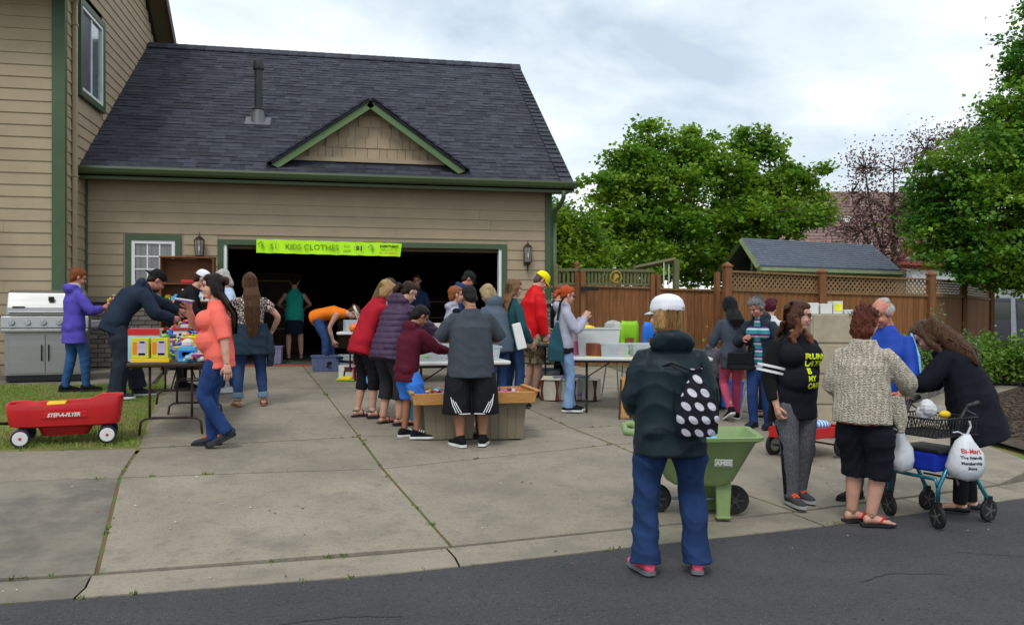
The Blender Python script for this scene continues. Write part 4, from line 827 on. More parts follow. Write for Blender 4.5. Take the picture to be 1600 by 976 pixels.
# ============================================================ PEOPLE
def nv(v): v = np.array(v, float); return v / (np.linalg.norm(v) + 1e-9)
JOBS = []
def job(mb, name, m, parent, voxel, smooth=3, post=None, extra=None, label=None):
    o = obj(name, mb, m, parent=parent, label=label)
    if voxel:
        r = o.modifiers.new('r', 'REMESH'); r.mode = 'VOXEL'; r.voxel_size = voxel; r.use_smooth_shade = True
        if smooth: q = o.modifiers.new('s', 'SMOOTH'); q.factor = .5; q.iterations = smooth
    JOBS.append((o, post, extra)); return o
def flush():
    bpy.context.view_layer.update(); dg = bpy.context.evaluated_depsgraph_get(); new = []
    for o, post, extra in JOBS: new.append(bpy.data.meshes.new_from_object(o.evaluated_get(dg)))
    for (o, post, extra), me in zip(JOBS, new):
        mats = list(o.data.materials); o.modifiers.clear(); me.materials.clear()
        for m in mats: me.materials.append(m)
        me.name = o.name; o.data = me
        if post:
            n = len(me.vertices); co = np.empty(n * 3); me.vertices.foreach_get('co', co); co = co.reshape(-1, 3); no = np.empty(n * 3); me.vertex_normals.foreach_get('vector', no); no = no.reshape(-1, 3)
            me.vertices.foreach_set('co', (co + no * post(co)[:, None]).reshape(-1)); me.update()
    for o, post, extra in JOBS:
        if extra:                                        # merge the finely meshed head and the hands into the one body mesh
            import bmesh
            bm = bmesh.new(); bm.from_mesh(o.data)
            for e in extra:
                if isinstance(e, bpy.types.Object): bm.from_mesh(e.data)
                else: bm.from_mesh(e)
            bm.to_mesh(o.data); bm.free(); o.data.polygons.foreach_set('use_smooth', [True] * len(o.data.polygons))
    for o in HEADS: bpy.data.objects.remove(o)
    JOBS.clear(); HEADS.clear()
HEADS = []
def folds(a, seed, k=22, dirv=(.3, .2, 1)):              # soft cloth folds: ridged sines with warp
    g = np.random.default_rng(seed); D = [nv(np.array(dirv) + g.normal(size=3) * 1.0) for _ in range(4)]; K = k * g.uniform(.5, 1.6, 4); ph = g.uniform(0, 6, 8)
    def f(p):
        w = .06 * np.sin(p @ nv(g_ := np.array((1.3, .7, .9))) * 9 + ph[4]) + .03 * np.sin(p[:, 0] * 23 + ph[5]); r = 0
        for i in range(4): r = r + (1 - np.abs(np.sin((p @ D[i] + w) * K[i] + ph[i])) ** .7 * 1.6) * (.5 + .5 * np.sin(p @ D[(i + 1) % 4] * 5 + ph[i] * 2))
        return a * 1.35 * r / 2.2
    return f
def curls(a, k=60, seed=0):
    return lambda p: a * (np.sin(p[:, 0] * k + seed) * np.sin(p[:, 1] * k * 1.1) * np.sin(p[:, 2] * k * .9 + seed) + .5 * np.sin(p[:, 0] * k * 2.1) * np.cos(p[:, 2] * k * 1.9))
def strands(a, k=90): return lambda p: a * (np.sin(p[:, 0] * k + np.sin(p[:, 2] * 9) * 1.5) * .6 + np.sin(p[:, 1] * k * .8 + p[:, 2] * 11) * .6 + .8 * np.sin(p[:, 0] * k * .37 + p[:, 1] * 30))
def quilt(z0, pitch, a, ax=2): return lambda p: a * (np.abs(np.sin((p[:, ax] - z0) * math.pi / pitch)) ** .6 - .6) + .002 * np.sin(p[:, 0] * 60) * np.sin(p[:, 2] * 50)
def skinm(name, c): return mat(name, c, .5, .1, 14, .15, 180, sss=.12, spec=.35)
SK = {'fair': skinm('fair_skin', (.55, .30, .22)), 'ruddy': skinm('ruddy_skin', (.50, .20, .14)), 'tan': skinm('tan_skin', (.33, .15, .085)), 'mid': skinm('light_skin', (.50, .27, .18))}
def hairm(name, c, c2=None): return mat(name, tuple(x * .62 for x in c), .5, .35, 26, .9, 50, spec=.22, stretch=(5, 5, .7), col2=c2 and tuple(x * .7 for x in c2), thr=(.4, .62))
M_eye = mat('eye_dark', (.03, .02, .02), .25); M_lip = mat('lip', (.38, .12, .10), .5); M_blackrub = mat('black_rubber', (.015, .015, .016), .6, .1, 8, .1); M_whiterub = mat('white_rubber', (.7, .7, .7), .6)
DENIM = cloth('blue_denim', (.03, .06, .16), scale=9, var=.2); DENIM2 = cloth('faded_denim', (.20, .32, .52), scale=6, var=.18); DENIMD = cloth('dark_denim', (.018, .045, .15), scale=7, var=.22)
def ik(S, T, a, b, pole):
    S, T = np.array(S, float), np.array(T, float); d = T - S; L = np.linalg.norm(d); L2 = min(L, (a + b) * .995); d = d / (L + 1e-9); T = S + d * L2
    c = (a * a + L2 * L2 - b * b) / (2 * a * L2); c = max(-1, min(1, c)); h = a * math.sqrt(max(0, 1 - c * c)); p = np.array(pole, float); p = p - d * p.dot(d); p = nv(p)
    return S + d * a * c + p * h, T
class Fig:
    def __init__(s, label, xy, hs, H=1.68, px=None, lean=0, curl=0, tw=0, hp=5, hy=0, hroll=0, w=1, lw=None, aw=None, shw=1, fem=True, bust=0, belly=0, feet=None, hands=None, poles=(None, None), drop=0, py=None, sway=0, skin='fair', vx=.012, group='people at the yard sale', bare=False, handdir=(None, None), fist=(.5, .5), child=False, face=True):
        s.H = H; k = s.k = H / 1.7; s.w = w; s.lw = lw or w; s.aw = aw or (1 + (w - 1) * .8); s.vx = vx; s.fem = fem; s.skin = SK[skin]; s.bare = bare; s.seed = abs(hash(label)) % 1000 if 0 else sum(map(ord, label)) % 997
        rz = -(ang(px) + R(hs)) if px is not None else -R(hs)
        s.root = thing('person', label, 'person', (xy[0], xy[1], gz(*xy) + (.006)), rz, group)
        if xy[1] > 15.3: s.root.location.z = .602
        L, Kc, T = R(lean), R(curl), R(tw); s.py = -.16 * math.sin(L) * k if py is None else py
        P = s.P = np.array((sway, s.py, .93 * k - drop)); s.u1 = np.array((0, math.sin(L), math.cos(L))); um = np.array((0, math.sin(L + Kc * .5), math.cos(L + Kc * .5))); u2 = s.u2 = np.array((0, math.sin(L + Kc), math.cos(L + Kc)))
        s.W = P + s.u1 * .13 * k; s.C = s.W + um * .19 * k; s.N = s.C + u2 * .195 * k
        s.sx0 = np.array((1., 0, 0)); s.f1 = np.cross(s.u1, s.sx0); f = np.cross(u2, s.sx0); s.sx = s.sx0 * math.cos(T) - f * math.sin(T); s.f2 = np.cross(u2, s.sx)
        sh = .150 * shw * k * (1.0 if fem else 1.10) * (1 + (w - 1) * .42); s.sh = [s.N - u2 * (.108 if fem else .088) * k + s.sx * sh, s.N - u2 * (.108 if fem else .088) * k - s.sx * sh]
        a = R(hy); b = R(hp); s.hf = np.array((math.sin(a) * math.cos(b), math.cos(a) * math.cos(b), -math.sin(b))); hr = np.array((math.cos(a), -math.sin(a), 0)); c = R(hroll); hu = np.cross(hr, s.hf); s.hr = hr * math.cos(c) - hu * math.sin(c); s.hu = np.cross(s.hr, s.hf)
        nd = nv(u2 * .6 + np.array((0, 0, 1)) * .3 + s.hf * .22 + s.hu * .3); s.hk = k * (1 if not child else 1.1); s.Hc = s.N + nd * .135 * s.hk + s.hf * .012
        s.feet = feet or [(.1, .03, 8, 0), (-.1, -.02, -8, 0)]; s.hip = []; s.knee = []; s.ank = []
        for i, sg in enumerate((1, -1)):
            fx, fy, yw, up = s.feet[i]; fd = np.array((math.sin(R(yw)), math.cos(R(yw)), 0)); h = P + s.sx0 * sg * .088 * k * (1 + (s.lw - 1) * .6) - np.array((0, 0, .03 * k)); an = np.array((fx, fy, .085 * k + up)) - fd * (.0 if not up else -.03)
            kn, an = ik(h, an, .420 * k, .405 * k, fd * 1 + np.array((0, .4, 0))); s.hip.append(h); s.knee.append(kn); s.ank.append(an)
        s.hands = hands or [(.27, .05, .78 * k), (-.27, .05, .78 * k)]; s.elb = []; s.wr = []
        for i, sg in enumerate((1, -1)):
            p = poles[i] if poles[i] is not None else (sg * .55, -.6, -.5); e, w_ = ik(s.sh[i], s.hands[i], .29 * k, .25 * k, p); s.elb.append(e); s.wr.append(w_)
        # ---- bare body: torso, limbs, neck; head and hands meshed finer and merged
        g = .9; mb = MB(); s.torso(mb, -.012, 0); A = s.aw
        for i in (0, 1):
            mb.tube(s.spl([s.sh[i], s.elb[i], s.wr[i]]), [x * k * A for x in s.armr()], 10)
            mb.tube(s.spl([s.hip[i], s.knee[i], s.ank[i]]), [x * k * (1 + (s.lw - 1) * .8) for x in (.078, .077, .068, .056, .052, .055, .05, .04, .034)], 12)
        mb.tube([s.N - u2 * .06 * k, s.N + nd * .03, s.Hc - s.hu * .03 - s.hf * .01], [.075 * k * (1 + (w - 1) * .5), .056 * k * (1 + (w - 1) * .3), .052 * k], 12)
        ex = []
        hb = MB(); q = s.hk; X, Y, Z = s.hr, s.hf, s.hu; hc = s.Hc; at_ = lambda x, y, z: hc + X * x * q + Y * y * q + Z * z * q; ax = (X, Y, Z); E = lambda c, r, **kk: hb.ell(at_(*c), [t * q for t in r], ax, **kk); fat = 1 + (w - 1) * .35
        E((0, -.012, .035), (.074, .093, .088)); E((0, .03, -.03), (.060 * fat, .062, .078)); E((0, .062, -.082), (.03 * fat, .024, .022)); E((0, .035, .045), (.060, .055, .05)); E((.031, .07, -.025), (.026, .02, .024)); E((-.031, .07, -.025), (.026, .02, .024)); E((0, .082, .033), (.048, .012, .009))
        hb.loft([(at_(0, .088, .022), X * .007 * q, Y * .008 * q), (at_(0, .100, .0), X * .010 * q, Y * .011 * q), (at_(0, .108, -.017), X * .016 * q, Y * .013 * q), (at_(0, .094, -.028), X * .013 * q, Y * .008 * q)], 10)
        E((0, .088, -.050), (.023, .011, .005)); E((0, .086, -.060), (.020, .010, .005))
        for sg in (1, -1): hb.ell(at_(sg * .078, -.008, -.002), (.011 * q, .02 * q, .031 * q), (X, nv(Y - sg * X * .3), Z))
        if w > 1.15: E((0, .045, -.085), (.045, .04, .03))
        hb.tube([at_(0, -.02, -.13), at_(0, -.005, -.04)], .048 * q, 12)
        ho = job(hb, 'head', s.skin, None, .006 if vx <= .012 else .009, 2); HEADS.append(ho); ex.append(ho)
        hm = MB()
        for i, sg in enumerate((1, -1)): s.hand(hm, i, sg, handdir[i], fist[i])
        if bare:
            for i in (0, 1): s.barefoot(hm, i)
        ex.append(hm.mesh('hands', s.skin, True))
        s.body = job(mb, 'body', s.skin, s.root, vx, 3, extra=ex)
        if face:
            for sg in (1, -1):
                job(MB().ell(at_(sg * .029, .0855, .014), (.012 * q, .007 * q, .006 * q), ax, n=8, m=6), 'eye', M_eye, s.root, 0)
            job(MB().tube([at_(-.021, .091, -.0545), at_(0, .0985, -.0535), at_(.021, .091, -.0545)], .0035 * q, 6), 'mouth', M_lip, s.root, 0)
        s.at = at_; s.ax = ax; s.q = q
    def brows(s, m):
        for sg in (1, -1): job(MB().tube([s.at(sg * .014, .092, .031), s.at(sg * .03, .091, .036), s.at(sg * .046, .079, .031)], .0035 * s.q, 5), 'eyebrow', m, s.root, 0)
    def armr(s): return (.052, .05, .044, .038, .037, .038, .035, .028, .025)
    def spl(s, J):                                        # 9 samples along a 2-bone chain with a rounded joint
        a, b, c = map(np.array, J); r = []
        for t in (0, .25, .5, .8): r.append(a + (b - a) * t)
        r.append(b + (a - b) * .04 + (c - b) * .04)
        for t in (.2, .5, .8, 1): r.append(b + (c - b) * t)
        return r
    def secs(s, add):
        k = s.k; w = s.w; P, W, C, N = s.P, s.W, s.C, s.N; f = s.fem
        hp, wa, ch, shd = ((.172, .112), (.138, .098), (.150, .112), (.165, .085)) if f else ((.160, .110), (.148, .105), (.168, .122), (.178, .092))
        A = lambda c, r, sx, fw, dw=1: (c, sx * (r[0] * k * (1 + (w - 1) * dw) + add), fw * (r[1] * k * (1 + (w - 1) * dw * .9) + add))
        um = nv(s.u1 + s.u2); fm = np.cross(um, s.sx0); sm = nv(s.sx + s.sx0)
        return [A(P - s.u1 * .09 * k, (hp[0] * .93, hp[1] * .95), s.sx0, s.f1), A(P - s.u1 * .02 * k, hp, s.sx0, s.f1), A(W, wa, s.sx0, s.f1, 1.25), A(W * .5 + C * .5, ((wa[0] + ch[0]) / 2, (wa[1] + ch[1]) / 2), sm, fm, 1.15), A(C, ch, sm, fm), A(N - s.u2 * .135 * k, (shd[0] * .94, shd[1]), s.sx, s.f2, .5), A(N - s.u2 * .082 * k, (shd[0] * .76, shd[1] * .9), s.sx, s.f2, .4), A(N - s.u2 * .036 * k, (shd[0] * .48, .070), s.sx, s.f2, .3), A(N + s.u2 * .005, (.060, .058), s.sx, s.f2, .3)]
    def torso(s, mb, add, hem=0, flare=0, top=8, bust=None, belly=None, neck=.0):
        S = s.secs(add); k = s.k; 
        if hem:
            c, a, b = S[0]; dn = nv(-s.u1 * .35 + np.array((0, 0, -1)) * .65); hd = c + dn * hem
            S = [(hd, a * (1.02 + flare), b * (1.04 + flare)), (c + dn * hem * .5, a * (1.02 + flare * .5), b * (1.04 + flare * .5))] + S
        mb.loft(S[:len(S) - (8 - top)], 22)
        if hem > .03:
            for sg in (1, -1): mb.ell(s.P - s.f1 * .045 * k - np.array((0, 0, .055 * k)) + s.sx0 * sg * .075 * k, (.088 * k * s.lw + add * .6, .078 * k * s.lw + add, min(.09, .05 + hem) * k))
        if belly: mb.ell(s.W + s.f1 * (.045 * k + add * .5) - s.u1 * .01, ((.125 + .02 * s.w) * k * s.w + add, (.075 + belly) * k + add, .14 * k + add), (s.sx0, s.f1, s.u1))
        if bust:
            for sg in (1, -1): mb.ell(s.C + s.f2 * (.07 * k * s.w + add * .3) + s.sx * sg * .075 * k * s.w + s.u2 * .0, (.078 * k * s.w + add, (.045 + bust) * k + add, .075 * k * s.w + add), (s.sx, s.f2, s.u2))
    def hand(s, mb, i, sg, d=None, curl=.5):
        k = s.k; wr = s.wr[i]; d = nv(d if d is not None else s.wr[i] - s.elb[i]); n = np.array((-sg * 1., 0, 0)) + np.array((0, .2, -.2)); n = nv(n - d * n.dot(d)); t = np.cross(d, n) * (1 if sg < 0 else -1)   # n palm normal, t towards thumb
        if t[1] < -.2 and abs(d[2]) > .5: t = -t
        pc = lambda a, b, c: wr + d * a * k + t * b * k + n * c * k
        mb.loft([(pc(-.015, 0, 0), t * .026 * k, n * .022 * k), (pc(.02, 0, 0), t * .033 * k, n * .018 * k), (pc(.06, 0, .0), t * .041 * k, n * .016 * k), (pc(.088, 0, .0), t * .040 * k, n * .012 * k)], 10, pw=.8)
        for j, (o, ln) in enumerate(((.030, .070), (.010, .080), (-.010, .074), (-.030, .058))):
            p = pc(.084, o, 0); dd = nv(d + t * o * 2.2); P = [p]; a = 0
            for q, l in enumerate((.45, .32, .23)):
                a += curl * (.55 + .25 * q + .06 * j); v = dd * math.cos(a) + n * math.sin(a); P.append(P[-1] + v * ln * l * k)
            mb.tube(P, [.0095 * k, .009 * k, .008 * k, .006 * k], 7)
        P = [pc(.022, .026, .004), pc(.045, .048, .012), pc(.072, .058, .02 + .01 * curl), pc(.092, .056, .03 + .012 * curl)]; mb.tube(P, [.014 * k, .012 * k, .010 * k, .007 * k], 7)
    def fdir(s, i): a = R(s.feet[i][2]); return np.array((math.sin(a), math.cos(a), 0)), np.array((math.cos(a), -math.sin(a), 0))
    def barefoot(s, mb, i):
        f, r = s.fdir(i); an = s.ank[i]; k = s.k; up = s.feet[i][3]; z0 = lambda y: .012 + (up * max(0, .8 - y / (.2 * k)) if up else 0); c = an * (1, 1, 0); q = lambda y, z: c + f * y * k + np.array((0, 0, z * k + z0(y * k)))
        mb.loft([(q(-.055, .03), r * .02 * k, np.array((0, 0, .02)) * k), (q(-.04, .035), r * .032 * k, np.array((0, 0, .034)) * k), (q(0, .045), r * .034 * k, np.array((0, 0, .042)) * k), (q(.06, .032), r * .036 * k, np.array((0, 0, .03)) * k), (q(.12, .018), r * .045 * k, np.array((0, 0, .019)) * k), (q(.15, .014), r * .043 * k, np.array((0, 0, .014)) * k)], 12)
        mb.tube([an + (0, 0, .03), q(0, .05)], .036 * k, 10)
        for j, o in enumerate((-.032, -.014, .002, .017, .031)): mb.ell(q(.165 - abs(j - 1) * .006 if i else .165 - abs(j - 3) * .006, .012), (.009 * k, .02 * k, .009 * k), (r, f, (0, 0, 1)), n=7, m=5) if 0 else mb.ell(c + f * (.163 - .006 * (j if i == 1 else 4 - j)) * k + r * o * k + np.array((0, 0, .011 * k + z0(.16 * k))), (.009 * k, .02 * k, .009 * k), (r, f, (0, 0, 1)), n=7, m=5)
    # ---- clothes
    def shirt(s, m, name='shirt', hem=.05, sleeve=.45, add=.008, sw=1.1, flare=0, bust=0, belly=0, fold=.004, collar=0, hood=None, post=None, voxel=None, smooth=5, drape=0, k2=22, label=None, arms=(0, 1), sadd=None, extra=None):
        mb = MB(); s.torso(mb, add, hem, flare, 8, bust, belly); k = s.k
        if drape: mb.loft([(s.C, s.sx * (.16 * k * s.w + add), s.f2 * (.12 * k * s.w + add)), (s.P - np.array((0, 0, .09 * k + hem + .01)), s.sx0 * (.178 * k * s.w + add + drape), s.f1 * (.13 * k * s.w + add + drape))], 18)
        for i in arms:
            pts = s.spl([s.sh[i], s.elb[i], s.wr[i]]); A2 = 1 + (s.aw - 1) * .7; S2 = 1 + (sw - 1) * .45; rs = [r * k * A2 * S2 + (sadd if sadd is not None else add * f_) for r, f_ in zip((.049, .054, .051, .046, .045, .044, .041, .037, .035), (.35, .6, .8, .9, .9, .8, .7, .5, .35))]
            n = max(2, int(round(sleeve * 8)) + 1); pts = pts[:n]; rs = rs[:n]
            if sleeve > 0:
                inn = s.sh[i] * .8 + s.N * .2; mb.tube([inn - s.u2 * .02] + pts, [rs[0] * .75] + rs, 12)
        if collar: mb.tube([s.N - s.u2 * .04, s.N + s.u2 * collar], [.08 * k * (1 + (s.w - 1) * .5), .068 * k * (1 + (s.w - 1) * .4)], 16)
        if hood:
            hc = s.N - s.f2 * .078 * k - s.u2 * .035 * k; mb.ell(hc, (.135 * k * hood, .062 * k * hood, .085 * k * hood), (s.sx, s.f2, nv(s.u2 - s.f2 * .3))); mb.ell(s.N + s.u2 * .01 - s.f2 * .02, (.11 * k, .09 * k, .04 * k), (s.sx, s.f2, s.u2))
        if extra: extra(mb)
        s.top = job(mb, name, m, s.root, voxel or s.vx, smooth, post or folds(fold, s.seed, k2), label=label); return s.top
    def pants(s, m, name='trousers', end=1.0, lw=1.0, flare=0, add=.008, fold=.004, rise=.06, name2=None, cuff=None, seatk=1.0, label=None, post=None):
        mb = MB(); k = s.k; S = s.secs(min(add, .003)); top = (s.P + s.u1 * rise * k, (S[2][1] * .5 + S[1][1] * .5) * .95, (S[2][2] * .5 + S[1][2] * .5) * .95)
        c0, a0, b0 = S[0]; mb.loft([(s.P - np.array((0, 0, .13 * k)), a0 * .8, b0 * .85), (c0 * .5 + (s.P - np.array((0, 0, .08 * k))) * .5, a0 * 1.0, b0 * 1.02), S[1], top], 18)
        for sg in (1, -1): mb.ell(s.P - s.f1 * .045 * k - np.array((0, 0, .06 * k)) + s.sx0 * sg * .08 * k, (.083 * k * s.lw * seatk, .076 * k * s.lw * seatk, .10 * k))
        for i in (0, 1):
            base = [.098, .094, .083, .068, .064, .062, .056, .050, .046]; ll = [.098, .094, .083, .068, .064, .062, .056 + flare * .2, .050 + flare * .6, .046 + flare]
            rs = [r * k * (1 + (s.lw - 1) * .9) * lw + add * .6 for r in ll]; pts = s.spl([s.hip[i], s.knee[i], s.ank[i] + np.array((0, 0, -.03))]); T = end * 8; lim = max(.05, np.linalg.norm(a0) * .99 - abs(s.hip[i][0] - s.P[0])); rs[0] = min(rs[0], lim); rs[1] = min(rs[1], lim * .5 + rs[1] * .5); n = int(T); P2 = pts[:n + 1]; R2 = rs[:n + 1]
            if T - n > .01: P2.append(pts[n] + (pts[n + 1] - pts[n]) * (T - n)); R2.append(rs[n] + (rs[n + 1] - rs[n]) * (T - n))
            mb.tube(P2, R2, 14)
            if cuff: job(MB().tube([P2[-1] + (P2[-2] - P2[-1]) * .0, P2[-1] + nv(P2[-2] - P2[-1]) * .07], [R2[-1] * 1.22, R2[-1] * 1.2], 16), 'cuff', cuff, s.root, .009, 1)
        s.bot = job(mb, name, m, s.root, s.vx, 3, post or folds(fold, s.seed + 3, 26, (.15, .4, 1)), label=label); return s.bot
    def skirt(s, m, z1, w0=1.02, w1=1.15, name='skirt', fold=.005, add=.01):
        S = s.secs(add); b = (np.array((s.P[0], s.P[1] * .4, z1)), S[1][1] * w1, S[1][2] * w1 * 1.1); j = job(MB().loft([b, ((b[0] + S[0][0]) / 2, S[1][1] * (w0 + w1) / 2, S[1][2] * (w0 + w1) / 2), S[0], S[1], S[2]], 20), name, m, s.root, s.vx, 3, folds(fold, s.seed, 20, (1, .6, .1))); return j
    def shoes(s, m, sole=None, name='shoe', accent=None, tall=.03, size=1.0):
        for i in (0, 1):
            f, r = s.fdir(i); an = s.ank[i]; k = s.k * size; up = s.feet[i][3]; c = an * (1, 1, 0); zz = lambda y: (up * max(0, .75 - y / (.2 * k)) if up else 0); q = lambda y, z: c + f * y * k + np.array((0, 0, z * k + zz(y * k))); U = np.array((0, 0, 1.))
            mb = MB(); mb.loft([(q(-.075, .045), r * .024 * k, U * .03 * k), (q(-.06, .052), r * .036 * k, U * .042 * k), (q(-.01, .06), r * .04 * k, U * .05 * k), (q(.05, .052), r * .041 * k, U * .042 * k), (q(.11, .04), r * .047 * k, U * .03 * k), (q(.165, .033), r * .042 * k, U * .022 * k), (q(.195, .03), r * .026 * k, U * .014 * k)], 14)
            mb.tube([q(-.012, .06), an + U * (tall - .01)], [.042 * k, .043 * k], 12)
            sh = job(mb, name, m, s.root, .008, 2)
            sb = MB(); P = [(-.083, .02), (-.07, .036), (-.03, .042), (.03, .040), (.09, .048), (.14, .049), (.18, .038), (.208, .015)]; out = [(y, x) for y, x in P] + [(y, -x) for y, x in P[::-1]]; n = len(out)
            sb.add([q(y, 0) + r * x * k + U * .002 for y, x in out] + [q(y, .026) + r * x * k * .97 for y, x in out], [tuple(range(n))[::-1], tuple(range(n, 2 * n))] + [(a, (a + 1) % n, n + (a + 1) % n, n + a) for a in range(n)])
            o = obj('sole', sb, sole or M_blackrub, parent=sh, smooth=False)
            if accent:
                lb = MB()
                for t in (.03, .055, .08): lb.tube([q(t, .090 - (t - .03) * .35) + r * .028 * k, q(t + .006, .106 - (t - .03) * .35), q(t, .090 - (t - .03) * .35) - r * .028 * k], .008 * k, 5)
                obj('lace', lb, accent, parent=sh)
    def sandals(s, m, strap, thong=False):
        for i in (0, 1):
            f, r = s.fdir(i); k = s.k; c = s.ank[i] * (1, 1, 0); U = np.array((0, 0, 1.)); P = [(-.075, .03), (-.03, .038), (.03, .036), (.09, .046), (.14, .047), (.185, .028)]; out = P + [(y, -x) for y, x in P[::-1]]; n = len(out); up = s.feet[i][3]; q = lambda y, z: c + f * y * k + U * (z + (up * max(0, .75 - y / .2) if up else 0))
            sb = MB().add([q(y, 0) + r * x * k for y, x in out] + [q(y, .016) + r * x * k for y, x in out], [tuple(range(n))[::-1], tuple(range(n, 2 * n))] + [(a, (a + 1) % n, n + (a + 1) % n, n + a) for a in range(n)]); o = obj('sandal', sb, m, parent=s.root); st = MB()
            if thong: st.tube([q(.135, .03), q(.09, .066) + r * .03 * k, q(.05, .03) + r * .044 * k], .009, 6, flat=.5); st.tube([q(.135, .03), q(.09, .066) - r * .03 * k, q(.05, .03) - r * .044 * k], .009, 6, flat=.5)
            else:
                for y, h in ((.1, .045), (.06, .066)): st.tube([q(y, .02) + r * .046 * k, q(y, h) + r * .03 * k, q(y, h + .01), q(y, h) - r * .03 * k, q(y, .02) - r * .046 * k], .008, 6)
                st.tube([q(-.02, .075) + r * .04, q(-.055, .07), q(-.02, .075) - r * .04], .008, 6)
            obj('strap', st, strap, parent=o)
    def hair(s, m, style='short', len_=.3, back=None, name='hair', vol=1.0, fringe=True, post=None, side=1.0, hw=1.0):
        q = s.q; A = s.at; ax = s.ax; mb = MB(); v = vol
        E = lambda c, r: mb.ell(A(*c), [t * q for t in r], ax)
        E((0, -.026, .046), (.081 * v, .096 * v, .090 * v))
        if fringe: E((0, .02, .086), (.066 * v, .066, .044 * v))
        if style in ('short', 'crop'): E((0, -.055, -.01), (.070 * v, .055 * v, .075 * v))
        if style == 'curly': E((0, -.04, .01), (.098 * v, .090 * v, .095 * v)); E((0, .01, .085), (.085 * v, .075 * v, .055 * v))
        if style in ('bob', 'long', 'wavy'):
            for sg in (1, -1): mb.loft([(A(sg * .066, -.01, .06), s.hr * .02 * q * side, s.hf * .055 * q), (A(sg * .083, -.018, 0), s.hr * .018 * q * side, s.hf * .05 * q), (A(sg * .083 * side, -.03, -.07), s.hr * .018 * q, s.hf * .045 * q), (A(sg * .068, -.045, -.11), s.hr * .012 * q, s.hf * .03 * q)], 10)
            mb.loft([(A(0, -.05, .06), s.hr * .075 * q * v, s.hf * .06 * q * v), (A(0, -.062, -.02), s.hr * .086 * q * v, s.hf * .052 * q * v), (A(0, -.066, -.10), s.hr * .08 * q * v, s.hf * .042 * q), (A(0, -.07, -.14), s.hr * .06 * q, s.hf * .028 * q)], 14)
        if style in ('long', 'wavy'):
            P = back or [s.N - s.f2 * (.075 + .02 * s.w) * s.k - np.array((0, 0, .03)), s.C - s.f2 * (.115 * s.k * s.w + .02) + np.array((0, 0, .10 - len_ * .2)), s.C - s.f2 * (.118 * s.k * s.w + .02) + np.array((0, 0, .06 - len_ * .9))]
            p0 = A(0, -.062, -.05); ws = [.088, .115, .108, .055]; secs_ = []
            for j, p in enumerate([p0] + [np.array(t, float) for t in P]): secs_.append((p, s.sx * ws[min(j, 3)] * q * v * (hw if j else 1), s.f2 * (.05, .036, .030, .016)[min(j, 3)] * q))
            if len(secs_) == 4: a, b = secs_[2], secs_[3]; secs_.insert(3, ((a[0] + b[0]) / 2, a[1] * .95, a[2]))
            mb.loft(secs_, 12)
        if style == 'bun': mb.ell(A(0, -.10, .06), [.045 * q, .042 * q, .042 * q], ax); E((0, -.06, -.01), (.066, .045, .065))
        if style == 'pony': E((0, -.06, .0), (.068, .045, .07)); mb.tube([A(0, -.1, .03), A(0, -.15, .02), A(0, -.165, -.06), A(0, -.15, -.10 - len_ * .5)], [.022 * q, .034 * q, .032 * q, .012 * q], 10)
        if style in ('bob', 'long', 'wavy', 'curly') and s.vx <= .013:      # loose strands over the hair mass
            g = random.Random(s.seed); sm_ = MB()
            for i in range(150 if s.vx < .012 else 70):
                x = g.uniform(-.082, .082); e_ = math.sqrt(max(.02, 1 - (x / .09) ** 2)); o = g.uniform(-.002, .009)
                if style == 'curly': a = g.uniform(0, 6.28); t_ = g.uniform(-.1, 1.4); p = A(.1 * math.cos(a) * math.cos(t_) * v, -.03 + .1 * math.sin(a) * math.cos(t_) * v, .04 + .1 * math.sin(t_) * v); pts = [p, p + np.array((g.gauss(0, .012), g.gauss(0, .012), g.gauss(.004, .01))), p + np.array((g.gauss(0, .018), g.gauss(0, .018), g.gauss(0, .016)))]
                else:
                    pts = [A(x * .7, -.03 - .05 * e_, .11 * v), A(x, -.035 - (.085 + o) * e_, .04), A(x * 1.08, -.04 - (.075 + o) * e_, -.05), A(x * 1.1 + g.gauss(0, .006), -.05 - (.055 + o) * e_, -.13 - g.uniform(0, .035))]
                    if style != 'bob':
                        for j, q_ in enumerate(P): pts.append(np.array(q_, float) + s.sx * x * (1.15 - .2 * j) * hw + s.sx * g.gauss(0, .008) - s.f2 * ((.035 - .006 * j) * e_ + o) + (0, 0, -g.uniform(0, .05) if j == len(P) - 1 else 0))
                w_ = s.hr * .0022
                for a, b in zip(pts, pts[1:]): sm_.add([a - w_, a + w_, b + w_, b - w_], [(0, 1, 2, 3)])
            obj('hair_strands', sm_, m, parent=s.root, kind='stuff')
        vx = .008 if s.vx <= .012 else .011
        s.hm = m; j = job(mb, name, m, s.root, vx, 1, post or (curls(.009, 70, s.seed) if style == 'curly' else curls(.006, 38, s.seed) if style == 'wavy' else strands(.0028, 95)))
        s.brows(m); return j
    def cap(s, m, back=False, brimm=None, visor=False, top=True, name='cap', tilt=0, rnd=1.0):
        q = s.q; A = s.at; sg = -1 if back else 1; mb = MB()
        if not visor: mb.loft([(A(0, -.018 + sg * .004, z), s.hr * r * q * rnd, s.hf * r2 * q * rnd) for z, r, r2 in ((.032, .086, .105), (.062, .087, .106), (.10, .078, .094), (.125, .058, .07), (.138, .03, .036), (.142, .008, .009))], 22)
        else: mb.loft([(A(0, -.014, z), s.hr * .086 * q, s.hf * .104 * q) for z in (.045, .085)], 22)
        c = job(mb, name if not visor else 'visor', m, s.root, .007, 1); n = 12; t = MB(); up = []; f = s.hf * sg
        base = A(0, -.014, .040)
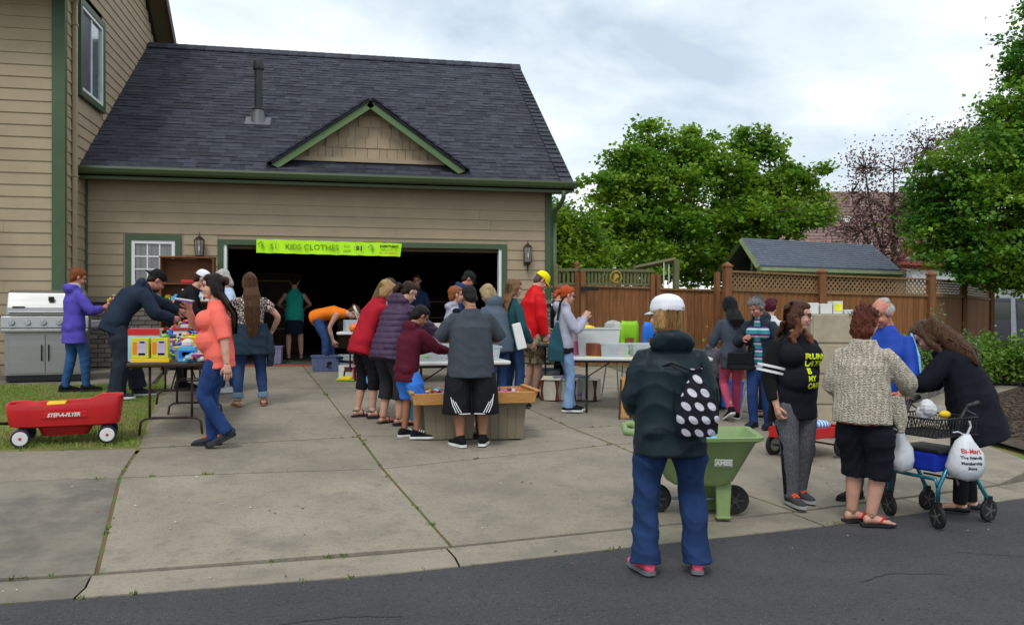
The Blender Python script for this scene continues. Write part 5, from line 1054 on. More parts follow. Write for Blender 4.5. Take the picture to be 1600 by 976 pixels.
        for j in range(3):
            for i in range(n + 1):
                a = math.pi * (.08 + .84 * i / n); x = math.cos(a) * .082; y = math.sin(a) * (.098 + .075 * j / 2) if j else math.sin(a) * .095; dz = -.012 * j * .8 - .16 * x * x * 10 * .1 * j
                up.append(base + s.hr * x * q * (1 if j < 2 else .92) + f * y * q + s.hu * dz * q)
        k = n + 1; t.add(up + [p - s.hu * .005 for p in up], [(j * k + i, j * k + i + 1, (j + 1) * k + i + 1, (j + 1) * k + i) for j in range(2) for i in range(n)] + [(3 * k + j * k + i, 3 * k + (j + 1) * k + i, 3 * k + (j + 1) * k + i + 1, 3 * k + j * k + i + 1) for j in range(2) for i in range(n)] + [(2 * k + i, 2 * k + i + 1, 5 * k + i + 1, 5 * k + i) for i in range(n)])
        obj('brim', t, brimm or m, parent=c, smooth=True); return c
    def glasses(s, m, sun=False):
        mb = MB(); A = s.at
        for sg in (1, -1):
            c = [A(sg * .031 + .021 * math.cos(t), .097, .012 + .016 * math.sin(t)) for t in np.linspace(0, 6.283, 13)]; mb.tube(c, .0028 * (1.3 if sun else 1), 5, cap=False); mb.tube([A(sg * .052, .094, .016), A(sg * .08, .02, .012), A(sg * .082, -.005, .008)], .0022, 4)
        mb.tube([A(-.01, .1, .014), A(.01, .1, .014)], .0024, 4); g = obj('glasses', mb, m, parent=s.root)
        if sun:
            for sg in (1, -1): obj('lens', MB().ell(A(sg * .031, .096, .012), (.021, .003, .016), s.ax, n=10, m=6), mat('dark_lens', (.01, .01, .012), .1), parent=g)
def projtext(txt, size, m, fig, target, px_, u, up, nrm, **k):
    """print lettering on a curved garment: every vertex is dropped on the cloth along the print direction (local frame of the person)"""
    TX.append((txt, size, m, fig, target, px_, u, up, nrm, k))
TX = []
def flush_text():
    for txt, size, m, fig, target, p, u, up, nrm, k in TX:
        t = text_mesh(txt, size, m, parent=None, ex=0, **k); M = frame(p, u, up); me = t.data
        import bmesh
        bm = bmesh.new(); bm.from_mesh(me); bmesh.ops.subdivide_edges(bm, edges=bm.edges, cuts=2); bmesh.ops.triangulate(bm, faces=bm.faces); bm.to_mesh(me); bm.free(); me.transform(M); t.parent = target
        tm = target.data; vs = [v.co.copy() for v in tm.vertices]; fs = [tuple(q.vertices) for q in tm.polygons]; bv = BVHTree.FromPolygons(vs, fs); n = Vector(nrm).normalized()
        for v in me.vertices:
            h = bv.ray_cast(v.co + n * .5, -n)
            if h[0] and (h[0] - v.co).length < .35: v.co = h[0] + n * .005
            else: h = bv.find_nearest(v.co); v.co = h[0] + n * .004
        me.update()
def person(label, px, gy, hs, **k): return Fig(label, gp(px, gy), hs, px=px, **k)
BLACK = cloth('black_cloth', (.010, .010, .012), var=.2); NAVY = cloth('navy_cloth', (.012, .018, .035), var=.2)
# --- red haired woman in violet jacket by the grill
p = person('short red haired person in violet jacket beside the grill, holding a bright toy', 116, 612, 72, H=1.64, hp=22, hy=12, feet=[(.07, .13, 10, 0), (-.06, -.10, 5, .0)], hands=[(.13, .33, 1.12), (-.10, .36, 1.10)], poles=((.7, -.5, -.7), (-.7, -.5, -.7)), vx=.014, w=1.05, skin='ruddy')
p.shirt(cloth('violet_fleece', (.095, .07, .42)), 'jacket', hem=.17, sleeve=.93, add=.022, sw=1.2, flare=.12, hood=1.0, fold=.006); p.pants(cloth('mid_denim', (.03, .09, .22), var=.2), lw=1.0, fold=.005)
p.shoes(BLACK); p.hair(hairm('copper_hair', (.23, .055, .015), (.35, .10, .03)), 'short', vol=1.08); job(MB().tube([p.N - p.u2 * .02, p.N + p.u2 * .05], [.085, .078], 14), 'scarf', cloth('pale_scarf', (.5, .48, .5)), p.root, .01)
P_TOY = p
# --- man in navy hooded jacket, cap backwards
p = person('man in navy sweats and backwards black cap with a goatee, bending over the toy table', 192, 622, 82, H=1.84, fem=False, lean=27, curl=26, hp=42, w=1.12, tw=0, lw=1.15, feet=[(.14, -.10, 12, 0), (-.14, .22, 0, 0)], hands=[(.13, .58, 1.02), (-.30, .78, 1.10)], poles=((.6, -.5, -.7), (-.8, .2, -.3)), vx=.014, skin='ruddy')
p.shirt(cloth('navy_jersey', (.018, .028, .05), var=.2), 'jacket', hem=.10, sleeve=.95, add=.03, sw=1.4, flare=.06, hood=1.0, fold=.008); p.pants(cloth('navy_sweat', (.022, .027, .042), var=.15), 'sweatpants', lw=1.28, flare=.02, fold=.008, add=.02)
p.shoes(cloth('dark_canvas', (.03, .035, .05)), M_whiterub); hb = hairm('dark_brown_hair', (.035, .022, .015)); p.hair(hb, 'crop', vol=.96); p.cap(BLACK, back=True)
job(MB().ell(p.at(0, .066, -.085), (.04, .036, .042), p.ax).ell(p.at(0, .09, -.058), (.03, .012, .012), p.ax), 'beard', hb, p.root, .008, 1, curls(.003, 90))
# --- person in white cap behind him
p = person('partly hidden person in a white cap and black top, behind the man with the goatee', 283, 607, 95, H=1.74, fem=False, lean=20, curl=14, hp=30, hands=[(.15, .42, 1.0), (-.15, .45, .98)], vx=.016, group='people at the yard sale'); p.shirt(BLACK, hem=.1, sleeve=.9, add=.02); p.pants(BLACK); p.shoes(BLACK); p.hair(hb, 'crop', vol=.95); p.cap(cloth('white_cap_cloth', (.75, .76, .8)))
# --- coral t-shirt woman
p = person('dark haired woman in coral T-shirt walking past the toy table, hand at her mouth', 341, 698, 274, H=1.66, lean=4, curl=-2, hp=2, w=1.2, lw=1.12, hy=-4, feet=[(.08, .05, -2, 0), (-.08, -.12, 0, .09)], hands=[(.05, .27, 1.33), (-.25, -.10, .78)], poles=((.6, .2, -.9), (-.5, -1, -.2)), vx=.010, skin='fair', fist=(.9, .5), sway=0)
p.shirt(cloth('coral_jersey', (.90, .17, .13), scale=3), 'tshirt', hem=.06, sleeve=.44, add=.016, sw=1.12, bust=.055, belly=.075, fold=.0045, k2=26, drape=.0); p.pants(DENIMD, 'jeans', lw=1.0, flare=.012, fold=.005); p.shoes(cloth('grey_mesh', (.035, .04, .055)), M_blackrub, accent=mat('orange_rubber', (.65, .12, .02), .6))
p.hair(hairm('brown_black_hair', (.022, .012, .010)), 'long', len_=.22, vol=1.08); job(MB().ell(p.at(0, -.125, .06), (.04, .04, .045), p.ax), 'hair_bun', hairm('chestnut_hair', (.09, .035, .012)), p.root, .008, 1, curls(.004, 80))
P_CORAL = p
# --- white haired lady with sunglasses
p = person('white haired woman with sunglasses and pale blue top behind the patterned blouse', 359, 613, 258, H=1.68, hp=28, lean=6, hands=[(.14, .32, 1.0), (-.14, .32, 1.02)], vx=.014, feet=[(.07, .1, 0, 0), (-.07, -.05, 0, 0)], w=1.05); p.shirt(cloth('pale_blue_knit', (.42, .52, .68)), 'jacket', hem=.08, sleeve=.9, add=.016); p.pants(DENIM, 'jeans'); p.shoes(cloth('white_leather', (.7, .7, .72)), M_whiterub); p.hair(hairm('white_hair', (.72, .70, .66)), 'bob', vol=1.06, side=.9); p.glasses(M_blackrub, sun=True)
# --- patterned blouse woman
def patt(name, c1, c2, sc, lo, hi, typ='vor', two=False):
    m = cloth(name, c1); nt = m.node_tree; L = nt.links; c = N(nt, 'ShaderNodeTexCoord')
    v = N(nt, 'ShaderNodeTexVoronoi', feature='DISTANCE_TO_EDGE' if typ == 'edge' else 'F1'); v.inputs['Scale'].default_value = sc
    wz = N(nt, 'ShaderNodeTexNoise', i_Scale=sc * .6); ad = N(nt, 'ShaderNodeMixRGB', i_0=.06); L.new(c.outputs['Object'], wz.inputs[0]); L.new(c.outputs['Object'], ad.inputs[1]); L.new(wz.outputs['Color'], ad.inputs[2]); L.new(ad.outputs[0], v.inputs['Vector'])
    
    if two:
        v.voronoi_dimensions = '2D'; v.inputs['Randomness'].default_value = 0; q_ = N(nt, 'ShaderNodeSeparateXYZ'); w_ = N(nt, 'ShaderNodeCombineXYZ'); a_ = N(nt, 'ShaderNodeMath', operation='MULTIPLY_ADD'); L.new(c.outputs['Object'], q_.inputs[0]); L.new(q_.outputs[2], a_.inputs[0]); a_.inputs[1].default_value = .5; L.new(q_.outputs[0], a_.inputs[2]); L.new(a_.outputs[0], w_.inputs[0]); L.new(q_.outputs[2], w_.inputs[1]); L.new(w_.outputs[0], v.inputs['Vector'])
    r = ramp(nt, [(lo, c1), (hi, c2)]); L.new(v.outputs['Distance'], r.inputs[0]); L.new(r.outputs[0], bsdf(m).inputs['Base Color']); return m
p = person('woman with long straight brown hair, patterned blouse and jacket tied round her waist', 391, 635, 350, H=1.66, hp=12, w=1.08, feet=[(.17, .02, 12, 0), (-.15, 0, -10, 0)], hands=[(.30, .16, .92), (-.22, .30, .98)], poles=((1, -.3, -.4), (-1, -.3, -.4)), vx=.012, bare=True, hy=-8)
p.shirt(patt('cream_floral_print', (.045, .03, .035), (.60, .50, .44), 34, .10, .22, 'edge'), 'blouse', hem=.02, sleeve=.28, add=.016, sw=1.35, fold=.005); p.pants(DENIM, 'jeans', lw=1.0, end=.93, cuff=cloth('light_denim_cuff', (.16, .24, .34))); p.sandals(mat('tan_leather', (.25, .12, .07), .6), MC['tan_leather'])
HB = hairm('brown_hair', (.085, .035, .015), (.16, .075, .03)); p.hair(HB, 'long', len_=.42, vol=.95)
w_ = MB(); k = p.k; S = p.secs(.03); w_.loft([(p.P + (0, 0, -.27), S[1][1] * 1.32, S[1][2] * 1.22), (p.P + (0, 0, -.12), S[1][1] * 1.22, S[1][2] * 1.18), (p.P + (0, 0, .02), S[1][1] * 1.06, S[1][2] * 1.05), (p.P + (0, 0, .12), S[1][1] * .98, S[1][2] * 1.0)], 20); w_.tube([p.P + (-.1, .13, .07), p.P + (.02, .17, .0), p.P + (.06, .16, -.25)], [.05, .045, .03], 8); w_.tube([p.P + (.2, -.02, .02), p.P + (.24, -.05, -.2), p.P + (.23, -.06, -.42)], [.05, .06, .045], 8)
job(w_, 'tied_jacket', cloth('navy_denim', (.02, .035, .055), var=.2), p.root, .012, 3, folds(.010, 5, 18, (1, .3, .6)))
# --- woman in teal tank top inside the garage
p = person('woman in teal tank top and dark skirt standing with her back turned inside the garage', 460, 561, 0, H=1.63, w=1.1, hp=30, bare=True, hands=[(.2, .3, 1.0), (-.2, .3, 1.0)], poles=((1, -.4, -.4), (-1, -.4, -.4)), vx=.014, feet=[(.13, 0, 10, 0), (-.11, 0, -15, 0)]); p.shirt(cloth('teal_jersey', (.02, .36, .28)), 'tank_top', hem=.04, sleeve=0, add=.016); p.skirt(NAVY, .50, w1=.98, add=-.006); p.sandals(M_blackrub, M_blackrub); p.hair(hairm('black_hair', (.012, .010, .010)), 'bun')
# --- woman in orange tank bending into a tote
p = person('woman in orange tank top and white visor bending down into a blue grey tote', 513, 574, 108, H=1.66, lean=72, curl=22, hp=62, hy=-5, drop=.03, py=-.18, w=1.08, feet=[(.12, -.02, 5, 0), (-.14, .04, -5, 0)], hands=[(.10, .12, .46), (-.16, .50, .70)], poles=((.3, -.6, 0), (-.6, .3, .4)), vx=.014, skin='fair')
p.shirt(cloth('orange_jersey', (.85, .20, .015)), 'tank_top', hem=.04, sleeve=0, add=.012, fold=.004); p.pants(DENIM, 'jeans', fold=.005); p.shoes(BLACK); p.hair(HB, 'bun'); p.cap(cloth('white_visor_cloth', (.72, .72, .68)), visor=True)
# --- grey hoodie behind
p = person('person with brown hair and a light grey hooded top, behind the woman in red', 588, 607, 60, H=1.66, lean=14, curl=14, hp=30, hands=[(.15, .4, 1.0), (-.15, .4, 1.0)], vx=.015); p.shirt(cloth('light_grey_fleece', (.22, .23, .26)), 'hoodie', hem=.08, sleeve=.95, add=.02, hood=1.05); p.pants(NAVY); p.shoes(BLACK); p.hair(hairm('ash_brown_hair', (.10, .06, .035)), 'bun', vol=1.02)
# --- dark figure deep in the garage
p = person('dim figure in a dark blue top facing out from deep inside the garage', 652, 562, 190, H=1.66, hands=[(.14, .3, 1.0), (-.14, .3, 1.0)], vx=.018); p.shirt(cloth('dark_blue_knit', (.02, .04, .10)), hem=.08, sleeve=.9, add=.014); p.pants(BLACK); p.shoes(BLACK); p.hair(HB, 'short')
# --- red fleece blonde
p = person('blonde woman in crimson fleece and black capri trousers leaning over the middle tables', 574, 652, 62, H=1.70, lean=20, curl=10, hp=30, w=1.0, bare=True, feet=[(.10, .02, 20, 0), (-.09, -.08, 10, 0)], hands=[(.14, .52, .98), (-.12, .52, 1.0)], vx=.012, hy=15)
p.shirt(cloth('crimson_fleece', (.36, .012, .025), var=.12), 'fleece', hem=.10, sleeve=.95, add=.024, sw=1.25, flare=.10, collar=.05, fold=.006); p.pants(BLACK, 'capri_trousers', end=.70, lw=1.12, flare=0); p.sandals(M_blackrub, M_blackrub); p.hair(hairm('blonde_hair', (.50, .30, .11), (.62, .42, .2)), 'bob', vol=1.05)
# --- purple puffer
p = person('woman in quilted plum jacket and charcoal capris, brown ponytail, reaching into the bin', 612, 663, 50, H=1.70, lean=17, curl=12, hp=32, w=1.16, bare=True, feet=[(.11, .02, 25, 0), (-.12, -.02, 0, 0)], hands=[(.16, .62, 1.00), (-.10, .40, 1.0)], vx=.010, hy=14, poles=((.6, -.3, -.8), (-.6, -.3, -.8)))
p.shirt(cloth('plum_nylon', (.060, .034, .072), .5, bump=.15), 'puffer_jacket', hem=.11, sleeve=.95, add=.028, sw=1.3, flare=.12, hood=1.15, voxel=.009, smooth=2, post=quilt(0, .066, .011)); p.pants(cloth('charcoal_twill', (.026, .026, .03)), 'capri_trousers', end=.74, lw=1.18, flare=.03, fold=.006); p.sandals(M_blackrub, mat('dark_red_strap', (.20, .01, .02), .6)); p.hair(hairm('mid_brown_hair', (.045, .022, .014)), 'pony', len_=.06); p.glasses(M_blackrub)
# --- boy in maroon hoodie
p = person('boy in maroon hoodie and bright blue shorts with black sneakers reaching over the bin', 638, 685, 55, H=1.41, fem=False, lean=6, curl=12, hp=38, hy=5, w=1.05, skin='tan', feet=[(.10, .04, 35, 0), (-.10, .02, 10, 0)], hands=[(.14, .42, .92), (-.04, .36, .94)], vx=.009, child=True, fist=(.25, .5))
p.shirt(cloth('maroon_fleece', (.085, .010, .022)), 'hoodie', hem=.10, sleeve=.95, add=.020, sw=1.3, flare=.03, hood=1.0, fold=.005); p.pants(cloth('bright_blue_nylon', (.045, .20, .72), .6), 'shorts', end=.48, lw=1.25, add=.02, fold=.006, flare=0); p.shoes(BLACK, M_whiterub, accent=M_whiterub, size=1.08); p.hair(hairm('jet_black_hair', (.012, .010, .010)), 'crop', vol=1.04)
P_BOY = p
# --- red haired boy
p = person('red haired boy in a lilac grey top with black sleeves behind the middle tables', 708, 626, 75, H=1.52, fem=False, hp=4, w=.95, feet=[(.08, .04, 0, 0), (-.08, 0, 0, 0)], hands=[(.14, .30, .95), (-.12, .30, .95)], vx=.012, child=True); p.shirt(cloth('lilac_grey_fleece', (.36, .36, .46)), 'hoodie', hem=.08, sleeve=0, add=.018, collar=.05, hood=.8); p.shirt(BLACK, 'sleeves', hem=0, sleeve=.95, add=.004, sadd=.014, voxel=.012); p.pants(NAVY); p.shoes(BLACK); p.hair(hairm('ginger_hair', (.42, .14, .04)), 'crop', vol=1.03)
# --- man in dark cap in the doorway
p = person('man in dark green cap and navy hooded top looking down inside the garage doorway', 716, 590, 82, H=1.74, fem=False, hp=34, lean=8, curl=8, w=1.1, hands=[(.15, .35, 1.0), (-.15, .35, 1.0)], vx=.013, skin='ruddy'); p.shirt(cloth('royal_navy_fleece', (.025, .05, .14)), 'hoodie', hem=.08, sleeve=.95, add=.024, hood=1.1); p.pants(NAVY); p.shoes(BLACK); p.hair(hb, 'crop', vol=.95); p.cap(cloth('dark_green_cap', (.012, .022, .02)))
# --- blonde behind the big boy
p = person('blonde woman in a blue grey hooded jacket, head bowed, behind the boy in basketball shorts', 779, 640, 318, H=1.66, lean=12, curl=14, hp=32, w=1.05, hands=[(.15, .35, 1.0), (-.15, .35, 1.0)], vx=.013); p.shirt(cloth('slate_fleece', (.085, .11, .15)), 'jacket', hem=.10, sleeve=.95, add=.022, hood=1.1); p.pants(DENIM, 'jeans'); p.shoes(BLACK); p.hair(hairm('pale_blonde_hair', (.55, .40, .20), (.66, .5, .28)), 'bob', vol=1.08)
# --- big boy in grey shirt
p = person('heavy boy in charcoal T-shirt and long black basketball shorts at the wooden tray', 736, 698, 354, H=1.66, fem=False, w=1.22, lw=1.3, aw=1.18, hp=26, hy=-12, curl=6, lean=1, skin='tan', feet=[(.13, .03, 15, 0), (-.11, -.02, -25, 0)], hands=[(.16, .27, 1.08), (-.16, .27, 1.08)], poles=((1.2, -.6, -.5), (-1.2, -.6, -.5)), vx=.010, shw=.92)
p.shirt(cloth('charcoal_jersey', (.052, .062, .078)), 'tshirt', hem=.10, sleeve=.46, add=.022, sw=1.3, fold=.006, drape=.02, k2=18, belly=.03)
def shorts_extra(): pass
mb = MB(); k = p.k; S = p.secs(.02)
mb.loft([(p.P - (0, 0, .16), S[0][1] * .92, S[0][2] * 1.05), S[0], S[1], (S[2][0], S[2][1] * .95, S[2][2])], 20)
for i, sg in ((0, 1), (1, -1)): mb.loft([(p.hip[i] * (1, 1, 0) + (sg * .042, -.01, .34), (.155, 0, 0), (0, .15, 0)), (p.hip[i] + (sg * .03, 0, -.25), (.145, 0, 0), (0, .145, 0)), (p.hip[i] + (sg * .01, 0, -.05), (.125, 0, 0), (0, .13, 0))], 18)
bs = job(mb, 'basketball_shorts', cloth('black_mesh', (.008, .008, .011), .6), p.root, .010, 3, folds(.006, 3, 16, (.5, .3, .4)))
st = MB()
for sg in (1, -1):
    for j in range(3): o_ = .022 * j; P_ = [(sg * (.235 + .01), -.02 - .0, .66), (sg * (.232 - .01 - o_ * .3), -.115, .55), (sg * (.20 - o_), -.158, .44), (sg * (.165 - o_ * 1.2), -.170, .365)]; st.tube(P_, .0045, 5)
    st.tube([(sg * .25, .02, .352), (sg * .2, -.13, .352), (sg * .10, -.165, .352), (sg * .02, -.14, .352)], .005, 5)
obj('stripe', st, M_white, parent=p.root, kind=None); P_BIG = p
p.shoes(BLACK, M_whiterub, size=1.08, tall=.04); p.hair(hairm('short_black_hair', (.014, .012, .012)), 'crop', vol=1.0)
# --- curly long hair teal
p = person('woman with long wavy light brown hair and dark teal top beside the red jacket', 799, 636, 55, H=1.68, hp=10, hands=[(.24, .15, .85), (-.2, .3, 1.0)], vx=.013, hy=10); p.shirt(cloth('dark_teal_knit', (.018, .07, .08)), 'jacket', hem=.10, sleeve=.95, add=.016); p.pants(DENIM, 'jeans'); p.shoes(BLACK); p.hair(hairm('light_brown_wavy_hair', (.20, .10, .045), (.32, .18, .09)), 'wavy', len_=.22, vol=1.05)
# --- red jacket man
p = person('man in bright red jacket, yellow cap and camouflage cargo shorts', 830, 619, 68, H=1.80, fem=False, hp=42, curl=12, lean=2, w=1.06, skin='fair', hands=[(.24, .12, .84), (-.2, .3, .95)], poles=((.5, -.9, -.3), (-.5, -.6, -.5)), vx=.012, hy=6, bare=False)
p.shirt(cloth('red_nylon', (.62, .008, .012), .5), 'jacket', hem=.09, sleeve=.95, add=.034, sw=1.4, collar=.05, fold=.008); p.pants(cloth('camouflage', (.10, .085, .05), col2=(.30, .25, .16), scale=13, thr=(.47, .52)), 'cargo_shorts', end=.58, lw=1.35, add=.02); p.shoes(cloth('tan_suede', (.2, .15, .1))); p.hair(hairm('grey_brown_hair', (.16, .12, .09)), 'crop', vol=.97); p.cap(cloth('yellow_cap_cloth', (.85, .72, .01)))
mb = MB().tube([p.sh[0] + (.055, .0, .0), (p.sh[0] + p.elb[0]) / 2 + (.065, -.02, 0), p.elb[0] + (.06, -.03, 0)], .012, 6, flat=.5)
# --- auburn haired behind
p = person('person with light auburn hair and black top, mostly hidden behind the orange haired woman', 872, 612, 70, H=1.58, hp=14, hands=[(.15, .35, 1.0), (-.15, .3, 1.0)], vx=.014); p.shirt(BLACK, hem=.08, sleeve=.9, add=.014); p.pants(BLACK); p.shoes(BLACK); p.hair(hairm('auburn_hair', (.26, .11, .05)), 'bun', vol=1.03)
# --- orange hair woman in grey hoodie
p = person('woman with bright orange hair, pale grey hoodie and light flared jeans', 881, 643, 78, H=1.62, hp=16, hy=-8, feet=[(.07, .04, 8, 0), (-.06, .10, 4, 0)], hands=[(.10, .26, 1.22), (-.10, .26, 1.20)], poles=((.4, -.3, -1), (-.4, -.3, -1)), vx=.011, fist=(.9, .9))
p.shirt(cloth('pale_grey_fleece', (.38, .39, .48)), 'hoodie', hem=.03, sleeve=.95, add=.022, sw=1.25, hood=1.1, fold=.005); p.pants(DENIM2, 'jeans', lw=.97, flare=.035, fold=.005); p.shoes(BLACK, M_whiterub); p.hair(hairm('orange_hair', (.62, .07, .012), (.72, .12, .02)), 'pony', vol=1.06, len_=-.04); p.glasses(M_blackrub)
mb = MB(); S = p.secs(.026); job(mb.loft([(S[0][0] + (0, 0, -.05), S[0][1], S[0][2]), (S[0][0] + (0, 0, .03), S[0][1] * 1.02, S[0][2])], 20), 'undershirt', BLACK, p.root, .01)
P_ORANGE = p
# --- foreground woman
p = person('woman in dark rain jacket, white cap and jeans, back turned in the foreground', 1048, 896, 352, H=1.68, w=1.10, lw=1.3, aw=1.02, hp=2, hy=-44, feet=[(.17, .02, 8, 0), (-.15, -.02, -22, 0)], hands=[(.17, .20, .92), (-.17, .20, .92)], poles=((.6, -1, -.3), (-.6, -1, -.3)), vx=.008, curl=2)
p.shirt(cloth('dark_teal_nylon', (.010, .021, .027), .42, bump=.2, var=.15), 'rain_jacket', hem=.10, sleeve=.95, add=.026, sw=1.3, hood=1.05, fold=.009, k2=17, drape=.01, collar=.02); p.pants(cloth('foreground_denim', (.017, .040, .115), .85, var=.22, scale=6, bump=.5, bscale=260), 'jeans', lw=1.0, flare=.028, fold=.011); pink = cloth('hot_pink_mesh', (.80, .10, .20)); p.shoes(pink, mat('grey_rubber', (.14, .15, .16), .6), accent=mat('pale_pink', (.85, .4, .45), .6))
p.hair(hairm('golden_hair', (.40, .20, .06), (.60, .36, .14)), 'bob', vol=1.0, side=1.12, fringe=False); c = p.cap(cloth('white_nylon', (.70, .71, .76), .6), rnd=1.10)
sw = MB(); a = [p.at(.028 - .05 * t * t * 1.0 + .0, -.1235 + .0, .052 + .02 * (t - .35) ** 2 * 2) for t in (0,)]
pts = [(-.022, .056), (-.012, .047), (.0, .049), (.028, .068), (.002, .0535), (-.008, .0525), (-.016, .058)]
cx = lambda x, z: p.at(x + .02, -.014 - math.sqrt(max(0, 1 - ((x + .02) / .0950) ** 2)) * .1165, z)
vs = [cx(x, z - .004) - p.hf * .003 for x, z in pts]; sw.add(vs, [tuple(range(7))]); obj('logo', sw, M_blackrub, parent=c)
P_FG = p
# --- dark haired woman in pink trousers
p = person('black haired woman in slate jacket and pink trousers beside the curly haired woman', 1146, 657, 335, H=1.60, hp=20, lean=4, curl=8, feet=[(.09, .10, 8, 0), (-.08, -.14, 0, .09)], hands=[(.15, .3, .95), (-.15, .3, .95)], vx=.012); p.shirt(cloth('slate_blue_cotton', (.05, .062, .085)), 'jacket', hem=.13, sleeve=.95, add=.022, fold=.006); p.pants(cloth('pink_twill', (.52, .085, .16)), lw=.98, end=.96); p.shoes(BLACK, M_whiterub); p.hair(hairm('raven_hair', (.010, .009, .010)), 'long', len_=.04, vol=1.03)
# --- curly grey woman with cane
p = person('woman with curly grey hair, navy jacket and striped top leaning on a white cane', 1190, 668, 203, H=1.62, hp=30, hy=14, curl=10, lean=4, w=1.06, skin='ruddy', feet=[(.08, .04, 5, 0), (-.09, -.02, -5, 0)], hands=[(.12, .24, 1.10), (-.22, .20, .84)], vx=.011, fist=(.9, 1.1), poles=((.8, -.3, -.9), (-.9, -.6, -.2)))
def stripes(name, cols, axis, sc, off=0):
    m = cloth(name, cols[0]); nt = m.node_tree; L = nt.links; c = N(nt, 'ShaderNodeTexCoord'); sp = N(nt, 'ShaderNodeSeparateXYZ'); L.new(c.outputs['Object'], sp.inputs[0]); mu = N(nt, 'ShaderNodeMath', operation='MULTIPLY_ADD'); mu.inputs[1].default_value = sc; mu.inputs[2].default_value = off; L.new(sp.outputs[axis], mu.inputs[0]); fr = N(nt, 'ShaderNodeMath', operation='FRACT'); L.new(mu.outputs[0], fr.inputs[0]); r = ramp(nt, [(i / len(cols), q) for i, q in enumerate(cols)], 'CONSTANT'); L.new(fr.outputs[0], r.inputs[0]); L.new(r.outputs[0], bsdf(m).inputs['Base Color']); return m
p.shirt(stripes('teal_purple_stripes', [(.03, .22, .28), (.5, .55, .6), (.10, .04, .22), (.05, .30, .34)], 2, 11), 'top', hem=.06, sleeve=0, add=.010, bust=.03)
mb = MB(); job(mb, 'x', NAVY, p.root, 0) if 0 else None
def openjacket(p, m, add, hem, gap, sleeve=.95, sw=1.3, name='jacket', fold=.006, label=None, **k):
    """jacket hanging open: the torso shell without its front strip"""
    def ex(mb): pass
    o = p.shirt(m, name, hem=hem, sleeve=sleeve, add=add, sw=sw, fold=fold, label=label, **k); CUT.append((o, p, gap)); return o
CUT = []
openjacket(p, cloth('navy_parka', (.014, .022, .036), .6), .026, .12, .055, hood=1.0)
p.pants(DENIMD, 'jeans', lw=1.05); p.shoes(NAVY); p.hair(hairm('steel_grey_hair', (.20, .20, .21), (.30, .30, .31)), 'curly')
P_CANE = p
# --- dark red hair, white shirt
p = person('person with dark red hair and white shirt behind the curly haired woman', 1203, 652, 20, H=1.57, hp=10, hands=[(.2, .25, 1.0), (-.2, .25, 1.0)], vx=.014, bare=True); p.shirt(cloth('white_cotton', (.62, .62, .66)), hem=.06, sleeve=.5, add=.018); p.pants(NAVY, end=.95); p.sandals(M_blackrub, M_blackrub); p.hair(hairm('wine_red_hair', (.12, .012, .025)), 'curly', vol=1.0)
# --- child
p = person('small child with brown hair and grey coat beyond the foreground woman', 1113, 640, 40, H=1.02, fem=False, child=True, hp=15, vx=.012, hands=[(.12, .2, .6), (-.12, .2, .6)]); p.shirt(cloth('grey_child_coat', (.10, .10, .13)), 'coat', hem=.08, sleeve=.95, add=.02, hood=1); p.pants(NAVY); p.shoes(BLACK); p.hair(hairm('light_brown_hair', (.17, .09, .045)), 'crop', vol=1.04)
# --- running late woman
p = person('long haired woman in grey leggings and black tank top printed with yellow lettering', 1240, 784, 143, H=1.65, w=1.24, lw=1.3, aw=1.1, hp=6, hy=-48, tw=0, feet=[(.09, .10, 6, 0), (-.08, -.03, 0, 0)], hands=[(.22, .08, .80), (-.20, -.04, .80)], poles=((.5, -1, -.3), (-.5, -.6, -.5)), vx=.009, fist=(1.0, .6))
tank = p.shirt(cloth('black_tank_jersey', (.010, .011, .016)), 'tank_top', hem=.13, sleeve=0, add=.014, bust=.06, belly=.06, fold=.002, drape=.0, flare=.04)
projtext('RUNNING\nLATE\nIS\nMY\nCARDIO', .060, mat('neon_yellow_print', (.72, .90, .02), .6), p, tank, (.000, .18, 1.085), (-1, .0, 0), (0, 0, 1), (0, 1, 0), bold=.003, line=1.0, align='LEFT')
jk = openjacket(p, cloth('black_knit', (.009, .009, .010)), .026, .15, .20, name='cardigan', sleeve=.93, sw=1.3)
st = MB()
for t0 in (.50, .62): c_ = p.sh[0] + (p.elb[0] - p.sh[0]) * t0 * 1.25; d_ = nv(p.elb[0] - p.sh[0]); st.tube([c_, c_ + d_ * .02], [.058 * p.k * 1.15 * 1.3 + .034] * 2, 18, cap=False)
obj('sleeve_stripe', st, cloth('white_knit', (.7, .7, .72)), parent=p.root, smooth=True)
lg = cloth('heather_grey_legging', (.10, .10, .115), scale=70, var=.5, stretch=(3, 3, .6)); p.pants(lg, 'leggings', lw=1.0, fold=.0025, add=.002)
for i in (0, 1):
    P_ = p.spl([p.hip[i] - (0, 0, .12), p.knee[i], p.ank[i]]); off = np.array((1 if i == 0 else -1, 0, 0)) * 1.
    job(MB().tube([q + off * (.034 * p.lw) for q in P_], [.055, .056, .050, .040, .038, .036, .032, .028, .024], 8), 'side_panel', BLACK, p.root, .01) 
p.shoes(cloth('dark_grey_mesh', (.05, .05, .058)), mat('grey_white_sole', (.35, .35, .36), .6), accent=mat('neon_orange_lace', (.90, .10, .02), .6)); p.hair(hairm('dark_auburn_hair', (.035, .016, .012), (.16, .06, .025)), 'wavy', back=[p.N - p.f2 * .09 - np.array((0, 0, .04)), p.N - p.f2 * .11 + p.sx * .05 - np.array((0, 0, .22))], vol=1.05); p.glasses(M_blackrub)
hm = MB()
